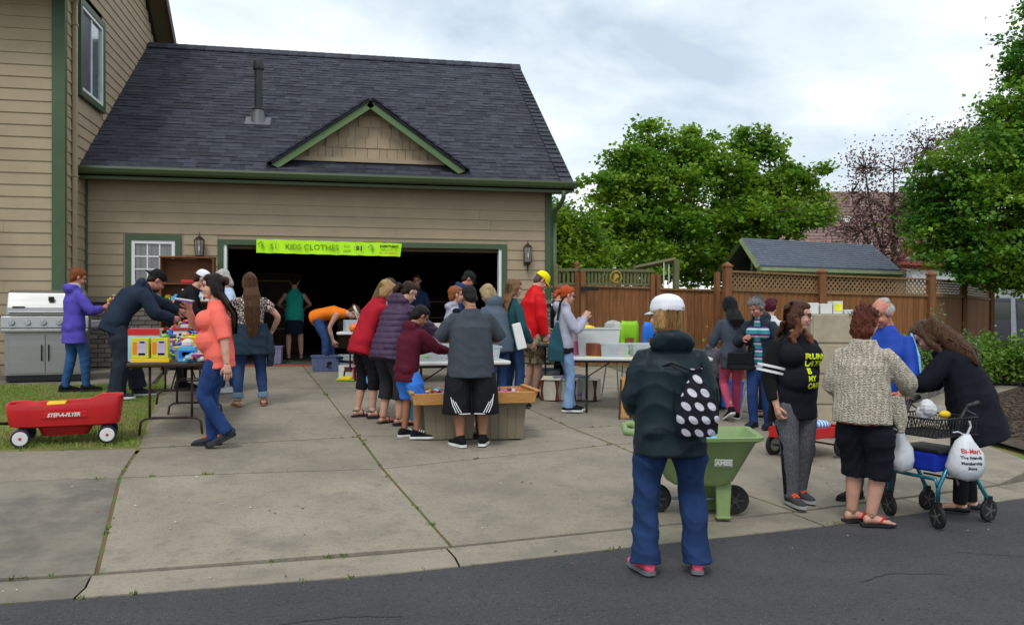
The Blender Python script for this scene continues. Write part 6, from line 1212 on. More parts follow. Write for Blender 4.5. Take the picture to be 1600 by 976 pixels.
for sg in (1, -1): hm.tube([p.at(sg * .075, -.0, -.02), p.at(sg * .085, .02, -.12), p.N + p.sx * sg * .085 + p.f2 * .09 - (0, 0, .05), p.N + p.sx * sg * .08 + p.f2 * .14 - (0, 0, .10)], [.03, .035, .036, .012], 9)
job(hm, 'hair_lock', hairm('auburn_tip_hair', (.12, .04, .015), (.26, .10, .04)), p.root, .008, 1, curls(.006, 45)); P_RUN = p
# --- knitted cardigan woman
p = person('auburn haired woman in cream knitted cardigan, black capris and red flip flops', 1348, 822, 14, H=1.62, w=1.04, lw=1.25, hp=6, hy=18, lean=3, feet=[(.06, .02, 58, 0), (-.09, .07, 48, 0)], hands=[(.24, .34, .98), (-.14, .24, .98)], poles=((.9, -.7, -.5), (-.6, -.8, -.5)), vx=.009, bare=True, skin='fair')
def knit(name, c):
    m = cloth(name, c, bump=0); nt = m.node_tree; L = nt.links; tc_ = N(nt, 'ShaderNodeTexCoord'); w1 = N(nt, 'ShaderNodeTexWave', wave_type='BANDS', bands_direction='Z', i_Scale=26.0, i_Distortion=4.0); w1.inputs['Detail Scale'].default_value = 2.5; w2 = N(nt, 'ShaderNodeTexWave', wave_type='BANDS', bands_direction='X', i_Scale=9.0, i_Distortion=6.0); L.new(tc_.outputs['Object'], w1.inputs[0]); L.new(tc_.outputs['Object'], w2.inputs[0])
    mu = N(nt, 'ShaderNodeMath', operation='MULTIPLY'); L.new(w1.outputs['Fac'], mu.inputs[0]); L.new(w2.outputs['Fac'], mu.inputs[1]); vo = N(nt, 'ShaderNodeTexVoronoi', i_Scale=90.0); L.new(tc_.outputs['Object'], vo.inputs['Vector']); a2 = N(nt, 'ShaderNodeMath', operation='ADD'); L.new(mu.outputs[0], a2.inputs[0]); L.new(vo.outputs['Distance'], a2.inputs[1])
    b_ = N(nt, 'ShaderNodeBump', i_Strength=1.0, i_Distance=.012); L.new(a2.outputs[0], b_.inputs['Height']); L.new(b_.outputs[0], bsdf(m).inputs['Normal']); r = ramp(nt, [(.05, tuple(x * .35 for x in c)), (.35, c), (1, tuple(x * 1.1 for x in c))]); L.new(a2.outputs[0], r.inputs[0]); L.new(r.outputs[0], bsdf(m).inputs['Base Color']); return m
p.shirt(cloth('red_print_blouse', (.50, .02, .03), col2=(.5, .42, .36), scale=26, thr=(.50, .56)), 'blouse', hem=.05, sleeve=0, add=.012); openjacket(p, knit('cream_knit', (.52, .47, .38)), .030, .03, .10, name='cardigan', sleeve=.88, sw=1.25, fold=.006, drape=.012)
for tl in (MB().loft([(p.P + (.20, .09, .08), (.07, .03, 0), (-.01, .04, 0)), (p.P + (.235, .11, -.06), (.055, .03, 0), (-.01, .03, 0)), (p.P + (.25, .12, -.20), (.02, .01, 0), (0, .012, 0))], 12), MB().loft([(p.P + (-.19, .09, .08), (.05, .03, 0), (-.01, .04, 0)), (p.P + (-.21, .10, -.04), (.02, .01, 0), (0, .012, 0))], 12)): job(tl, 'cardigan_front', MC['cream_knit'], p.root, .009)
p.pants(cloth('black_twill', (.008, .009, .014)), 'capri_trousers', end=.66, lw=1.2, add=.02, fold=.006); p.sandals(M_blackrub, mat('red_strap', (.62, .015, .03), .5), thong=True); p.hair(hairm('deep_auburn_hair', (.11, .022, .014), (.20, .05, .025)), 'curly', vol=1.02); P_KNIT = p
hm = MB().loft([(p.at(0, -.05, .02), p.hr * .09, p.hf * .07), (p.at(0, -.06, -.07), p.hr * .095, p.hf * .06), (p.at(0, -.06, -.125), p.hr * .07, p.hf * .04)], 14); job(hm, 'hair_back', p.hm, p.root, .009, 1, curls(.008, 60))
# --- old man in blue jacket
p = person('balding white haired man in blue track jacket looking down, between cardigan and walker', 1375, 786, 192, H=1.70, fem=False, hp=26, hy=28, hroll=0, shw=1.0, w=.90, skin='ruddy', feet=[(.19, .0, 30, 0), (-.06, .02, -20, 0)], hands=[(.10, .20, .95), (-.20, .26, .93)], vx=.011, sway=-.05, fist=(.5, .9))
p.shirt(cloth('royal_blue_nylon', (.015, .06, .38), .5), 'track_jacket', hem=.08, sleeve=.93, add=.020, sw=1.2, collar=.03); st = MB()
for o_ in (0,): st.tube([p.sh[1] + (-.03, -.01, .055), (p.sh[1] + p.elb[1]) / 2 + (-.072, .01, .01), p.elb[1] + (-.062, .0, 0), (p.elb[1] + p.wr[1]) / 2 + (-.055, 0, .0)], .012, 6, flat=.6)
obj('sleeve_stripe', st, cloth('pale_blue_piping', (.25, .5, .75)), parent=p.root); p.pants(cloth('grey_twill', (.07, .07, .08)), lw=1.1); p.shoes(cloth('black_leather_shoe', (.02, .02, .02))); hw_ = hairm('silver_hair', (.62, .62, .60))
mb = MB(); E = lambda c, r: mb.ell(p.at(*c), r, p.ax); E((0, -.055, .015), (.080, .065, .07)); [E((sg * .066, -.02, .015), (.018, .05, .045)) for sg in (1, -1)]; E((0, -.05, .085), (.062, .055, .035)); job(mb, 'hair', hw_, p.root, .008, 1, strands(.002)); p.brows(hw_); P_OLD = p
# --- woman in black coat at the walker
p = person('woman with very long brown hair in a black coat stooping over the teal walker', 1522, 801, 272, H=1.64, lean=20, curl=24, hp=44, py=-.03, w=1.1, feet=[(.07, .02, 0, 0), (-.08, .09, 0, 0)], hands=[(.12, .52, .98), (-.08, .56, 1.02)], poles=((.5, -.4, -.9), (-.5, -.4, -.9)), vx=.010, skin='fair', fist=(.9, 1.0), bare=True)
p.shirt(cloth('black_wool', (.009, .010, .016), var=.2), 'coat', hem=.26, sleeve=.93, add=.030, sw=1.35, flare=.28, fold=.009, k2=14, drape=.03); p.pants(BLACK, end=.98, lw=.98)
for i in (0, 1):
    f, r = p.fdir(i); c = p.ank[i] * (1, 1, 0); U = np.array((0, 0, 1.)); q = lambda y, z: c + f * y + U * z
    job(MB().loft([(q(-.075, .03), r * .026, U * .028), (q(-.03, .028), r * .038, U * .028), (q(.05, .024), r * .040, U * .022), (q(.12, .02), r * .047, U * .020), (q(.18, .016), r * .04, U * .014), (q(.2, .014), r * .02, U * .008)], 14), 'flat_shoe', M_blackrub, p.root, .007, 1)
    obj('strap', MB().tube([q(.01, .03) + r * .04, q(.03, .075), q(.01, .03) - r * .04], .007, 6), M_blackrub, parent=p.root)
p.hair(hairm('long_brown_hair', (.060, .030, .016), (.17, .085, .04)), 'long', vol=1.0, back=[p.N - p.f2 * .105 + (0, -.0, .0), p.C - p.f2 * .145 + (0, .0, .0), p.W - p.f2 * .13 + (0, .06, .04)], hw=1.5); P_WALK = p
hm = MB()
for sg in (1, -1): hm.tube([p.at(sg * .072, -.0, .03), p.at(sg * .088, .01, -.06), p.at(sg * .09, .0, -.16), p.at(sg * .085, .03, -.30)], [.026, .034, .03, .01], 9)
job(hm, 'hair_lock', MC['long_brown_hair'], p.root, .008, 1, strands(.003)); p.glasses(M_blackrub)
for sg in (1, -1):
    U_ = np.array((0, 0, 1.)); hs_ = MB().loft([(p.at(sg * .055, -.03, .04), p.hr * .035, U_ * .075), (p.at(sg * .07, -.09, .03), p.hr * .035, U_ * .085), (p.N + p.sx * sg * .105 - p.f2 * .06 + (0, -.02, .02), p.sx * .035, U_ * .095), (p.C * .4 + p.N * .6 + p.sx * sg * .13 - p.f2 * .11 + (0, 0, .0), p.sx * .03, U_ * .085), (p.C + p.sx * sg * .12 - p.f2 * .13, p.sx * .03, U_ * .065), (p.C * .5 + p.W * .5 + p.sx * sg * .11 - p.f2 * .135, p.sx * .02, U_ * .03)], 12)
    job(hs_, 'hair_side', MC['long_brown_hair'], p.root, .008, 1, strands(.004, 70))
flush()
# open the fronts of the open jackets
import bmesh
for o, p, gap in CUT:
    bm = bmesh.new(); bm.from_mesh(o.data); C_, P_, N_ = p.C, p.P, p.N; dead = []
    for f in bm.faces:
        c = np.array(f.calc_center_median()); t = (c[2] - P_[2]) / (N_[2] - P_[2]); mid = P_ + (N_ - P_) * max(0, min(1, t)); d = c - mid; lx = d @ p.sx; ly = d @ p.f2; g_ = gap * (1.15 - .45 * max(0, t))
        if ly > .02 and abs(lx) < g_ and t < 1.02: dead.append(f)
    bmesh.ops.delete(bm, geom=dead, context='FACES'); bm.to_mesh(o.data); bm.free()
    s_ = o.modifiers.new('thickness', 'SOLIDIFY'); s_.thickness = .007; s_.offset = -1
flush_text()
# ============================================================ THE SALE: tables, bins, toys, carts
PL = lambda n, c, **k: plast(n, c, **k)
P_white = PL('white_plastic', (.66, .66, .64)); P_red = PL('red_plastic', (.50, .012, .015), rough=.3, coat=.3); P_yel = PL('yellow_plastic', (.80, .55, .02)); P_blue = PL('blue_plastic', (.02, .16, .65)); P_grn = PL('green_plastic', (.25, .55, .02)); P_or = PL('orange_plastic', (.80, .20, .02)); P_blk = PL('black_plastic', (.015, .015, .017)); P_pur = PL('purple_plastic', (.22, .06, .40)); P_pink = PL('pink_plastic', (.75, .18, .35)); P_lb = PL('sky_blue_plastic', (.10, .42, .70)); P_tan = PL('tan_plastic', (.20, .17, .12)); P_clear = plast('clear_plastic', (.62, .68, .72), .18, alpha=.42, spec=.6); P_milk = plast('milky_plastic', (.66, .70, .70), .3, alpha=.86); P_bg = plast('blue_grey_plastic', (.10, .13, .24), .4)
M_chr = mat('chrome', (.55, .56, .58), .2, metal=1, bump=0); M_steel = mat('stainless_steel', (.36, .36, .355), .32, .05, 2, .05, 200, metal=.85, stretch=(1, 1, 14)); M_brn = mat('brown_steel_tube', (.045, .03, .025), .5); M_wood = mat('pine_wood', (.50, .25, .075), .55, .15, 7, .1, 60, stretch=(1, 8, 8), rand=.06); M_card = mat('cardboard', (.33, .21, .12), .8); TOYM = [P_white, P_red, P_yel, P_blue, P_grn, P_or, P_blk, P_pur, P_pink, P_lb]
def root_at(name, label, cat, x, y, rz=0, z=None, group=None): return thing(name, label, cat, (x, y, gz(x, y) + .003 if z is None else z), rz, group)
def folding_table(label, x, y, rz, top, leg, L=1.83, W=.76, h=.735, group='folding sale tables'):
    t = root_at('folding_table', label, 'table', x, y, rz, group=group); dz = gz(x, y)
    obj('table_top', MB().rbox((0, 0, h - .02), (L, W, .04), .05), top, parent=t, smooth='a')
    obj('apron', MB().box((0, W / 2 - .04, h - .055), (L - .1, .02, .03)).box((0, -W / 2 + .04, h - .055), (L - .1, .02, .03)), leg, parent=t)
    for sx in (-1, 1):
        X = sx * (L / 2 - .22); mb = MB()
        for sy in (-1, 1): mb.tube([(X, sy * .2, h - .05), (X, sy * .2, .17)], .013, 8); mb.tube([(X, sy * .15, .17), (X, sy * .24, .165), (X, sy * .285, .13), (X, sy * .30, .0)], .013, 8)
        mb.tube([(X, -.16, .17), (X, .16, .17)], .013, 8); mb.tube([(X, -.2, .45), (X, .2, .45)], .008, 6); mb.tube([(X, 0, .45), (X - sx * .35, 0, h - .06)], .008, 6); obj('leg', mb, leg, parent=t, smooth=True)
    return t
T1 = folding_table('brown folding table under the boxed baby toys, nearest of the two on the lawn edge', -1.72, 9.68, R(90), M_brn, M_brn); T2 = folding_table('brown folding table farther from the street, beside the man in navy', -1.98, 11.62, R(92), M_brn, M_brn)
T3 = folding_table('white folding table behind the wooden tray, holding the clear toy bin', 1.24, 9.93, R(4), P_white, P_blk, L=1.25); T4 = folding_table('white folding table with bins of cards left of the foreground woman', 3.82, 10.65, R(-17), P_white, P_blk)
T5 = folding_table('dark folding table heaped with packages in front of the garage doorway', 1.25, 13.1, R(2), P_blk, P_blk); T6 = folding_table('dark folding table between the red jacket and the grey hoodie', 3.0, 12.1, R(86), P_blk, P_blk, L=1.5)
T7 = folding_table('folding table at the garage threshold right of the orange tank top', .35, 13.7, R(80), P_white, P_blk, L=1.4)
def tz(T): return T.location.z + .735
def pile(name, label, cat, x0, x1, y0, y1, z, h, n, mats=None, s=(.02, .05), seed=1, parent=None):
    """loose heap of small toys, packets and blocks nobody could count"""
    g = random.Random(seed); mb = MB(); mats = mats or TOYM
    for i in range(n):
        u, v = g.random(), g.random(); q = (1 - (2 * u - 1) ** 2) * (1 - (2 * v - 1) ** 2); w = g.uniform(*s); mb.cm = g.randrange(len(mats)); c = (x0 + (x1 - x0) * u, y0 + (y1 - y0) * v, z + w * .5 + h * q ** .5 * g.random()); k = g.random()
        if k < .45: mb.box(c, (w * g.uniform(.6, 1.8), w * g.uniform(.5, 1.2), w * g.uniform(.3, 1)), rz=g.uniform(0, 3), rx=g.uniform(-.6, .6))
        elif k < .75: mb.ell(c, (w * g.uniform(.5, 1), w * .6, w * .5), n=7, m=5)
        else: mb.tube([(c[0], c[1], c[2]), (c[0] + g.gauss(0, w), c[1] + g.gauss(0, w), c[2] + g.uniform(0, w)), (c[0] + g.gauss(0, w * 1.5), c[1] + g.gauss(0, w), c[2] + w * .3)], w * .28, 6)
    o = obj(name, mb, mats, smooth='a', parent=parent, world=bool(parent), kind='stuff')
    if not parent: tag(o, label, cat)
    return o
def tote(label, x, y, z, L, W, H, m, lid=None, rz=0, taper=1.12, name='tote', cat='storage bin', group=None, th=.008, fill=None, seed=1, ribs=4):
    t = thing(name, label, cat, (x, y, z), rz, group); b = MB(); l, w = L / taper, W / taper
    b.rbox((0, 0, .004), (l, w, .008), .03)
    for a in range(4):
        hx, hy = (l / 2, w / 2); HX, HY = L / 2, W / 2; c = [(-1, -1), (1, -1), (1, 1), (-1, 1)]; (ax_, ay_), (bx_, by_) = c[a], c[(a + 1) % 4]
        P = [(ax_ * hx, ay_ * hy, 0), (bx_ * hx, by_ * hy, 0), (bx_ * HX, by_ * HY, H), (ax_ * HX, ay_ * HY, H)]; n = nv(np.cross(np.subtract(P[1], P[0]), np.subtract(P[3], P[0]))) * th; b.add(P + [tuple(np.array(p) - n) for p in P], [(0, 1, 2, 3), (7, 6, 5, 4), (0, 4, 5, 1), (1, 5, 6, 2), (2, 6, 7, 3), (3, 7, 4, 0)])
        for i in range(ribs):
            f = (i + .5) / ribs * .8 + .1; p = np.array(P[0]) * (1 - f) + np.array(P[1]) * f; q = np.array(P[3]) * (1 - f) + np.array(P[2]) * f; b.tube([p * .98 + q * .02 + n * .2, p * .12 + q * .88 + n * .2], .006, 5)
    obj('body', b, m, parent=t, smooth=False)
    r = MB(); 
    for (cx, cy, dx, dy) in ((0, -W / 2, L + .03, .022), (0, W / 2, L + .03, .022), (-L / 2, 0, .022, W), (L / 2, 0, .022, W)): r.box((cx, cy, H), (dx, dy, .018))
    obj('rim', r, m, parent=t)
    if lid: obj('lid', MB().rbox((0, 0, H + .018), (L + .02, W + .02, .016), .03), lid, parent=t)
    if fill:
        o = pile('contents', None, None, -l / 2 + .02, l / 2 - .02, -w / 2 + .02, w / 2 - .02, .01, H * .85, fill[0], fill[1], fill[2], seed); o.parent = t
    return t
def boxthing(name, label, cat, x, y, z, dims, m, rz=0, extra=(), bevel=.004, group=None, part='carton'):
    t = thing(name, label, cat, (x, y, z), rz, group); obj(part, MB().box((0, 0, dims[2] / 2), dims), m, parent=t, bevel=bevel)
    for n_, c, d, mm in extra: obj(n_, MB().box(c, d), mm, parent=t)
    return t
def panelfront(dims, cells):       # coloured printed fields on the front (-y) face: (x,z,w,h,material) in fractions
    return [('print', (dims[0] * (x - .5), -dims[1] / 2 - .0015, dims[2] * z), (dims[0] * w, .003, dims[2] * h), m) for x, z, w, h, m in cells]
z1 = tz(T1)
d_ = (.30, .10, .33); boxthing('toy_box', 'tall red and pale blue boxed toy standing on the near brown table', 'toy box', -1.98, 9.05, z1, d_, mat('pale_blue_print', (.35, .55, .62), .5), 0, panelfront(d_, [(.5, .90, 1.0, .2, P_red), (.32, .55, .34, .30, P_white), (.74, .55, .34, .38, mat('mint_print', (.35, .6, .5), .5)), (.5, .22, .6, .16, P_or)]))
for i, (x, lab) in enumerate(((-1.98, 'yellow and purple toy carton in front of the tall red box, left one'), (-1.80, 'yellow and purple toy carton in front of the tall red box, right one'))):
    d_ = (.155, .11, .20); boxthing('toy_box', lab, 'toy box', x, 8.90, z1 + .042, d_, mat('lime_yellow_print', (.60, .60, .03), .5), 0, panelfront(d_, [(.18, .5, .24, .6, P_or), (.62, .5, .48, .72, mat('lilac_print', (.5, .42, .6), .5)), (.62, .78, .3, .08, P_pur), (.6, .2, .4, .1, P_lb)]))
boxthing('game_box', 'flat yellow orange game box under the two toy cartons', 'game box', -1.89, 8.92, z1, (.36, .16, .04), P_yel)
d_ = (.17, .13, .15); t = boxthing('wipes_box', 'small blue and white carton with crumpled tissue on the near table', 'carton', -1.56, 8.98, z1, d_, P_lb, 0, panelfront(d_, [(.5, .5, .9, .5, P_blue), (.5, .5, .5, .3, P_white)]))
obj('tissue', MB().ell((0, 0, .18), (.06, .05, .05), n=7, m=5), P_white, parent=t)
d_ = (.2, .09, .22); t = boxthing('gift_bag', 'mustard yellow bag with a round red emblem on the near table', 'bag', -1.66, 9.75, z1, d_, mat('mustard_paper', (.65, .38, .02), .7), 0, (), part='bag'); obj('emblem', MB().wheel((0, -.048, .12), .05, .004, 'y', 16), P_red, parent=t); obj('ring', MB().wheel((0, -.051, .12), .032, .004, 'y', 16), P_yel, parent=t)
t = tote('clear tub with an orange yellow lid in the middle of the near table', -1.62, 9.35, z1, .24, .2, .11, P_clear, P_yel, fill=(26, None, (.02, .04)), ribs=0, name='tub', cat='tub'); 
pile('toy_heap', 'heap of bagged bright toys on the near brown table', 'toys', -2.02, -1.45, 9.45, 10.4, z1, .24, 280, None, (.02, .055), 4)
pile('toy_heap', 'flat books and small toys at the right near corner of the brown table', 'toys', -1.56, -1.37, 8.80, 9.3, z1, .06, 60, [P_white, P_pur, P_red, P_lb, P_white], (.03, .06), 5)
pile('toy_heap', 'heap of colourful soft toys on the far brown table beside the goateed man', 'toys', -2.3, -1.65, 10.85, 12.4, tz(T2), .25, 260, None, (.03, .07), 6)
boxthing('toy_box', 'red lidded box on top of the toys by the goateed man', 'toy box', -1.98, 10.95, tz(T2), (.16, .12, .17), P_white, 0, [('lid', (0, 0, .18), (.18, .14, .035), P_red)])
boxthing('bin', 'royal blue plastic box on the far brown table behind the white haired woman', 'storage bin', -1.68, 12.3, tz(T2), (.24, .2, .19), P_blue, 0, [('lid', (0, 0, .2), (.26, .22, .03), P_white)])
for i, (x, y, d, m, lab) in enumerate(((-1.90, 9.62, (.2, .12, .12), P_lb, 'light blue toy carton behind the red topped box on the near table'), (-1.45, 9.6, (.16, .12, .16), P_white, 'white carton beside the mustard bag on the near table'), (-1.95, 9.85, (.18, .14, .2), P_pur, 'purple toy carton in the toy heap on the near table'), (-1.52, 10.1, (.2, .1, .14), P_red, 'red toy carton at the back of the near table'))): boxthing('toy_box', lab, 'toy box', x, y, z1, d, m, .2 * i, panelfront(d, [(.5, .5, .7, .6, P_yel if i % 2 else P_white), (.5, .8, .5, .12, P_red if i != 3 else P_blk)]))
# bookshelf against the wall
bx = at(292, 440, 13.95); t = root_at('bookcase', 'brown wooden bookcase against the garage wall below the left lantern', 'bookcase', bx[0], 14.85); wd = mat('walnut_board', (.16, .06, .022), .6, .15, 6, .1, stretch=(1, 1, 6)); H_ = 1.86
for n_, c, d in (('side_panel', (-.41, 0, H_ / 2), (.022, .28, H_)), ('side_panel', (.41, 0, H_ / 2), (.022, .28, H_)), ('top', (0, 0, H_ + .0), (.86, .29, .025)), ('back_panel', (0, .13, H_ / 2), (.80, .008, H_ - .03)), *[('shelf', (0, 0, z), (.795, .27, .02)) for z in (.1, .45, .80, 1.12, 1.42)]): obj(n_, MB().box(c, d), wd, parent=t, bevel=.002)
bk = t.location; 
for i, (x, z, d, m, lab) in enumerate(((.26, 1.435, (.26, .2, .10), P_blue, 'blue box file on the top shelf of the bookcase'), (.27, 1.435, (.28, .02, .05), P_grn, 'green book lying before the blue box file on the bookcase'), (.0, 1.435, (.2, .18, .05), P_red, 'faded red box on the middle of the upper bookcase shelf'), (-.1, 1.135, (.3, .2, .08), P_lb, 'sky blue flat box on the second bookcase shelf'), (.2, 1.135, (.3, .2, .14), P_white, 'white box on the second bookcase shelf'))): boxthing('box', lab, 'box', bk.x + x, 14.83 - (.11 if i == 1 else 0), bk.z + z, d, m)
for z, s in ((1.135, 3), (.815, 4), (.46, 5)): pile('shelf_goods', ['mixed books and boxes on the second bookcase shelf', 'mixed books and boxes on the third bookcase shelf', 'mixed boxes on the lower bookcase shelf'][s - 3], 'goods', bk.x - .36, bk.x + .36, 14.75, 14.93, bk.z + z, .16, 40, None, (.04, .08), s)
t = thing('sign', 'orange price sign taped to the bookcase front', 'sign', (bk.x - .08, 14.67, bk.z + 1.02)); obj('paper', MB().box((0, 0, .06), (.27, .004, .13), ry=.05), mat('orange_paper', (.95, .32, .02), .7), parent=t); l = text_mesh('SALE 25¢', .055, P_blk, parent=t); xf(l.data, Matrix.Translation((0, -.004, .06)) @ Matrix.Rotation(R(90), 4, 'X'))
# ---- grill
gx_, gy_ = gp(72, 595); t = root_at('gas_grill', 'stainless steel gas grill with four knobs in front of the house wall', 'grill', gx_, gy_ + .1)
t.rotation_euler.z = -ang(72) * 1.0 * .55
obj('cabinet', MB().box((0, 0, .40), (1.04, .52, .62)), M_steel, parent=t, bevel=.008); obj('base', MB().box((0, 0, .05), (1.0, .5, .09)), P_blk, parent=t)
for sx in (-1, 1):
    d = obj('door', MB().box((sx * .235, -.268, .40), (.46, .02, .56)), M_steel, parent=t, bevel=.004); obj('handle', MB().tube([(sx * .045, -.30, .30), (sx * .045, -.315, .33), (sx * .045, -.315, .50), (sx * .045, -.30, .53)], .009, 8), P_blk, parent=d)
obj('front_rail', MB().box((0, -.04, .735), (1.12, .62, .05)), M_steel, parent=t, bevel=.01)
mb = MB(); mb.prism([(-.32, 0), (.26, 0), (.26, .17), (-.29, .17)], 1.12, (-.56, 0, .77), (0, 1, 0), (0, 0, 1), (1, 0, 0)); obj('control_panel', mb, M_steel, parent=t, bevel=.008, fix=True)
for i in range(4):
    k = obj('knob', MB().wheel((-.42 + .2 * i, -.335, .855), .042, .035, 'y', 18), M_chr, parent=t, smooth='a'); obj('knob_grip', MB().box((-.42 + .2 * i, -.36, .855), (.012, .02, .06)), M_chr, parent=k)
mb = MB(); prof = [(-.27, 0), (.26, 0), (.26, .22), (.18, .34), (-.02, .38), (-.16, .33), (-.25, .12)]; mb.prism(prof, 1.0, (-.5, 0, .945), (0, 1, 0), (0, 0, 1), (1, 0, 0)); ld = obj('lid', mb, M_steel, parent=t, bevel=.02, fix=True)
obj('handle', MB().tube([(-.46, -.31, 1.0), (.46, -.31, 1.0)], .014, 8).tube([(-.44, -.31, 1.0), (-.44, -.25, 1.0)], .01, 6).tube([(.44, -.31, 1.0), (.44, -.25, 1.0)], .01, 6), M_chr, parent=ld); obj('thermometer', MB().box((.07, -.235, 1.19), (.075, .02, .065)), P_blk, parent=ld); obj('badge', MB().box((-.34, -.262, 1.07), (.16, .006, .022)), P_blk, parent=ld)
obj('side_shelf', MB().box((.80, -.02, .86), (.42, .48, .03)).box((.80, -.27, .83), (.42, .02, .1)), M_steel, parent=t, bevel=.006); obj('side_shelf', MB().box((-.80, -.02, .94), (.42, .48, .03)).box((-.80, -.27, .83), (.42, .02, .12)), mat('grey_steel', (.12, .12, .12), .5, metal=.5), parent=t, bevel=.006)
for x in (-.45, .45):
    for y in (-.2, .2): obj('caster', MB().wheel((x, y, .03), .035, .03), P_blk, parent=t)
t2 = boxthing('planter_box', 'dark red wooden step box left of the grill', 'box', at(10, 560, 13.6)[0] - .35, 14.0, .52, (.9, .4, .34), mat('dark_red_wood', (.10, .02, .015), .7), 0, part='box')
# ---- red wagon
wx, wy = gp(90, 694); t = root_at('toy_wagon', 'red plastic pull wagon with white wheels on the front lawn', 'wagon', wx + .05, wy + .1, R(12)); t.scale = (.82, .82, .82)
mb = MB(); L2, W2 = .60, .26
def ringz(z, lx, ly, n=20): 
    o = []
    for i in range(n):
        a = 2 * math.pi * (i + .5) / n; c, s = math.cos(a), math.sin(a); o.append((math.copysign(abs(c) ** .35, c) * lx, math.copysign(abs(s) ** .35, s) * ly, z))
    return o
def htop(x): return .46 + (.05 if x > .34 else .025 if x < -.42 else 0) + .02 * (x / .6)
n = 40; rings = [ringz(.20, .50, .20, n), ringz(.22, .57, .24, n), ringz(.30, .585, .255, n), [(x, y, htop(x)) for x, y, _ in ringz(0, .61, .275, n)], [(x, y, htop(x) + .012) for x, y, _ in ringz(0, .605, .27, n)], [(x, y, htop(x)) for x, y, _ in ringz(0, .585, .25, n)], ringz(.24, .55, .22, n), ringz(.235, .3, .1, n)]
mb.v = [p for r in rings for p in r]; mb.f = [(j * n + i, j * n + (i + 1) % n, (j + 1) * n + (i + 1) % n, (j + 1) * n + i) for j in range(len(rings) - 1) for i in range(n)] + [tuple(range(n))[::-1], tuple(range(7 * n, 8 * n))]; mb.m = [0] * len(mb.f)
bd = obj('tub', mb, P_red, parent=t, smooth='a'); obj('footwell', MB().loft([((0, 0, .22), (.30, 0, 0), (0, .2, 0)), ((0, 0, .10), (.24, 0, 0), (0, .16, 0))], 24, pw=.35), PL('dark_red_plastic', (.30, .01, .012)), parent=t); obj('trim', MB().box((0, -.262, .345), (.46, .012, .07)).box((0, -.266, .405), (.50, .008, .012)), P_red, parent=t, bevel=.005)
l = text_mesh('STEP-A-FLYER', .058, P_white, parent=t, shear=.3, bold=.002, spacing=.95); xf(l.data, Matrix.Translation((-.01, -.2705, .345)) @ Matrix.Rotation(R(90), 4, 'X'))
obj('seat_back', MB().box((-.06, .0, .40), (.22, .30, .012), ry=.0).box((-.10, 0, .425), (.19, .26, .10), ty=.75), P_yel, parent=t, bevel=.01)
for x in (-.44, .44):
    for y in (-.27, .27):
        w = obj('wheel', MB().wheel((x, y, .10), .10, .07, 'y', 28), PL('navy_tyre', (.02, .02, .04)), parent=t, smooth='a'); s_ = -1 if y < 0 else 1
        obj('rim', MB().wheel((x, y + s_ * .032, .10), .078, .012, 'y', 26), P_white, parent=w); obj('hub', MB().ell((x, y + s_ * .04, .10), (.016, .01, .016)), P_red, parent=w)
    obj('axle', MB().tube([(x, -.24, .1), (x, .24, .1)], .012, 8).box((x, 0, .16), (.05, .3, .1)), P_blk, parent=t)
obj('handle', MB().tube([(-.56, 0, .24), (-.78, 0, .25), (-1.25, -.02, .20)], .018, 8), P_blk, parent=t, smooth=True)
# ---- centre: totes with long wooden tray, clear toy bins
tr = thing('wooden_tray', 'long shallow pine tray full of toys resting on two tan totes', 'tray', (1.33, 9.10, gz(1.3, 9.1) + .405), R(2)); L3, W3 = 1.30, .62
for n_, c, d, rx in (('bottom', (0, 0, .01), (L3 - .06, W3 - .04, .014), 0), ('front_board', (0, -W3 / 2, .05), (L3, .02, .12), .15), ('back_board', (0, W3 / 2, .05), (L3, .02, .12), -.15)): obj(n_, MB().box(c, d, rx=rx), M_wood, parent=tr, bevel=.003)
for s_ in (-1, 1): obj('end_board', MB().box((s_ * L3 / 2, 0, .06), (.02, W3 + .02, .13), ry=-s_ * -.35), M_wood, parent=tr, bevel=.003); obj('end_handle', MB().box((s_ * (L3 / 2 + .02), 0, .12), (.05, W3 + .06, .02)), M_wood, parent=tr, bevel=.003)
pile('toy_heap', 'blue, red and white small toys at the left end of the pine tray', 'toys', .80, 1.35, 8.88, 9.32, tr.location.z + .02, .09, 120, [P_lb, P_red, P_white, P_blk, P_lb, P_yel], (.02, .045), 7); pile('toy_heap', 'pink and purple small toys at the right end of the pine tray', 'toys', 1.4, 1.88, 8.88, 9.32, tr.location.z + .02, .09, 120, [P_pink, P_pur, P_white, M_card, P_pink], (.02, .045), 8)
tote('tan lidded tote under the left end of the pine tray', 1.08, 9.12, gz(1.08, 9.12) + .003, .56, .42, .38, P_tan, rz=R(2), group='tan totes under the tray'); tote('tan lidded tote under the right end of the pine tray', 1.66, 9.13, gz(1.66, 9.13) + .003, .50, .42, .38, P_tan, rz=R(2), group='tan totes under the tray')
z3 = tz(T3); tote('clear bin of small figures the boy in maroon reaches into', .92, 9.80, z3, .46, .38, .16, P_clear, fill=(160, [P_lb, P_grn, P_white, P_bg, P_pink, P_white], (.02, .045)), seed=2, ribs=0); tote('clear bin of pink toys leaning behind the first toy bin', 1.02, 10.12, z3, .42, .2, .27, P_clear, fill=(110, [P_pink, P_white, P_pink, P_red, P_lb], (.02, .05)), seed=3, ribs=0); tote('clear bin of mixed toys hidden behind the heavy boy', 1.55, 9.9, z3, .46, .38, .16, P_clear, fill=(60, None, (.02, .05)), seed=4, ribs=0)
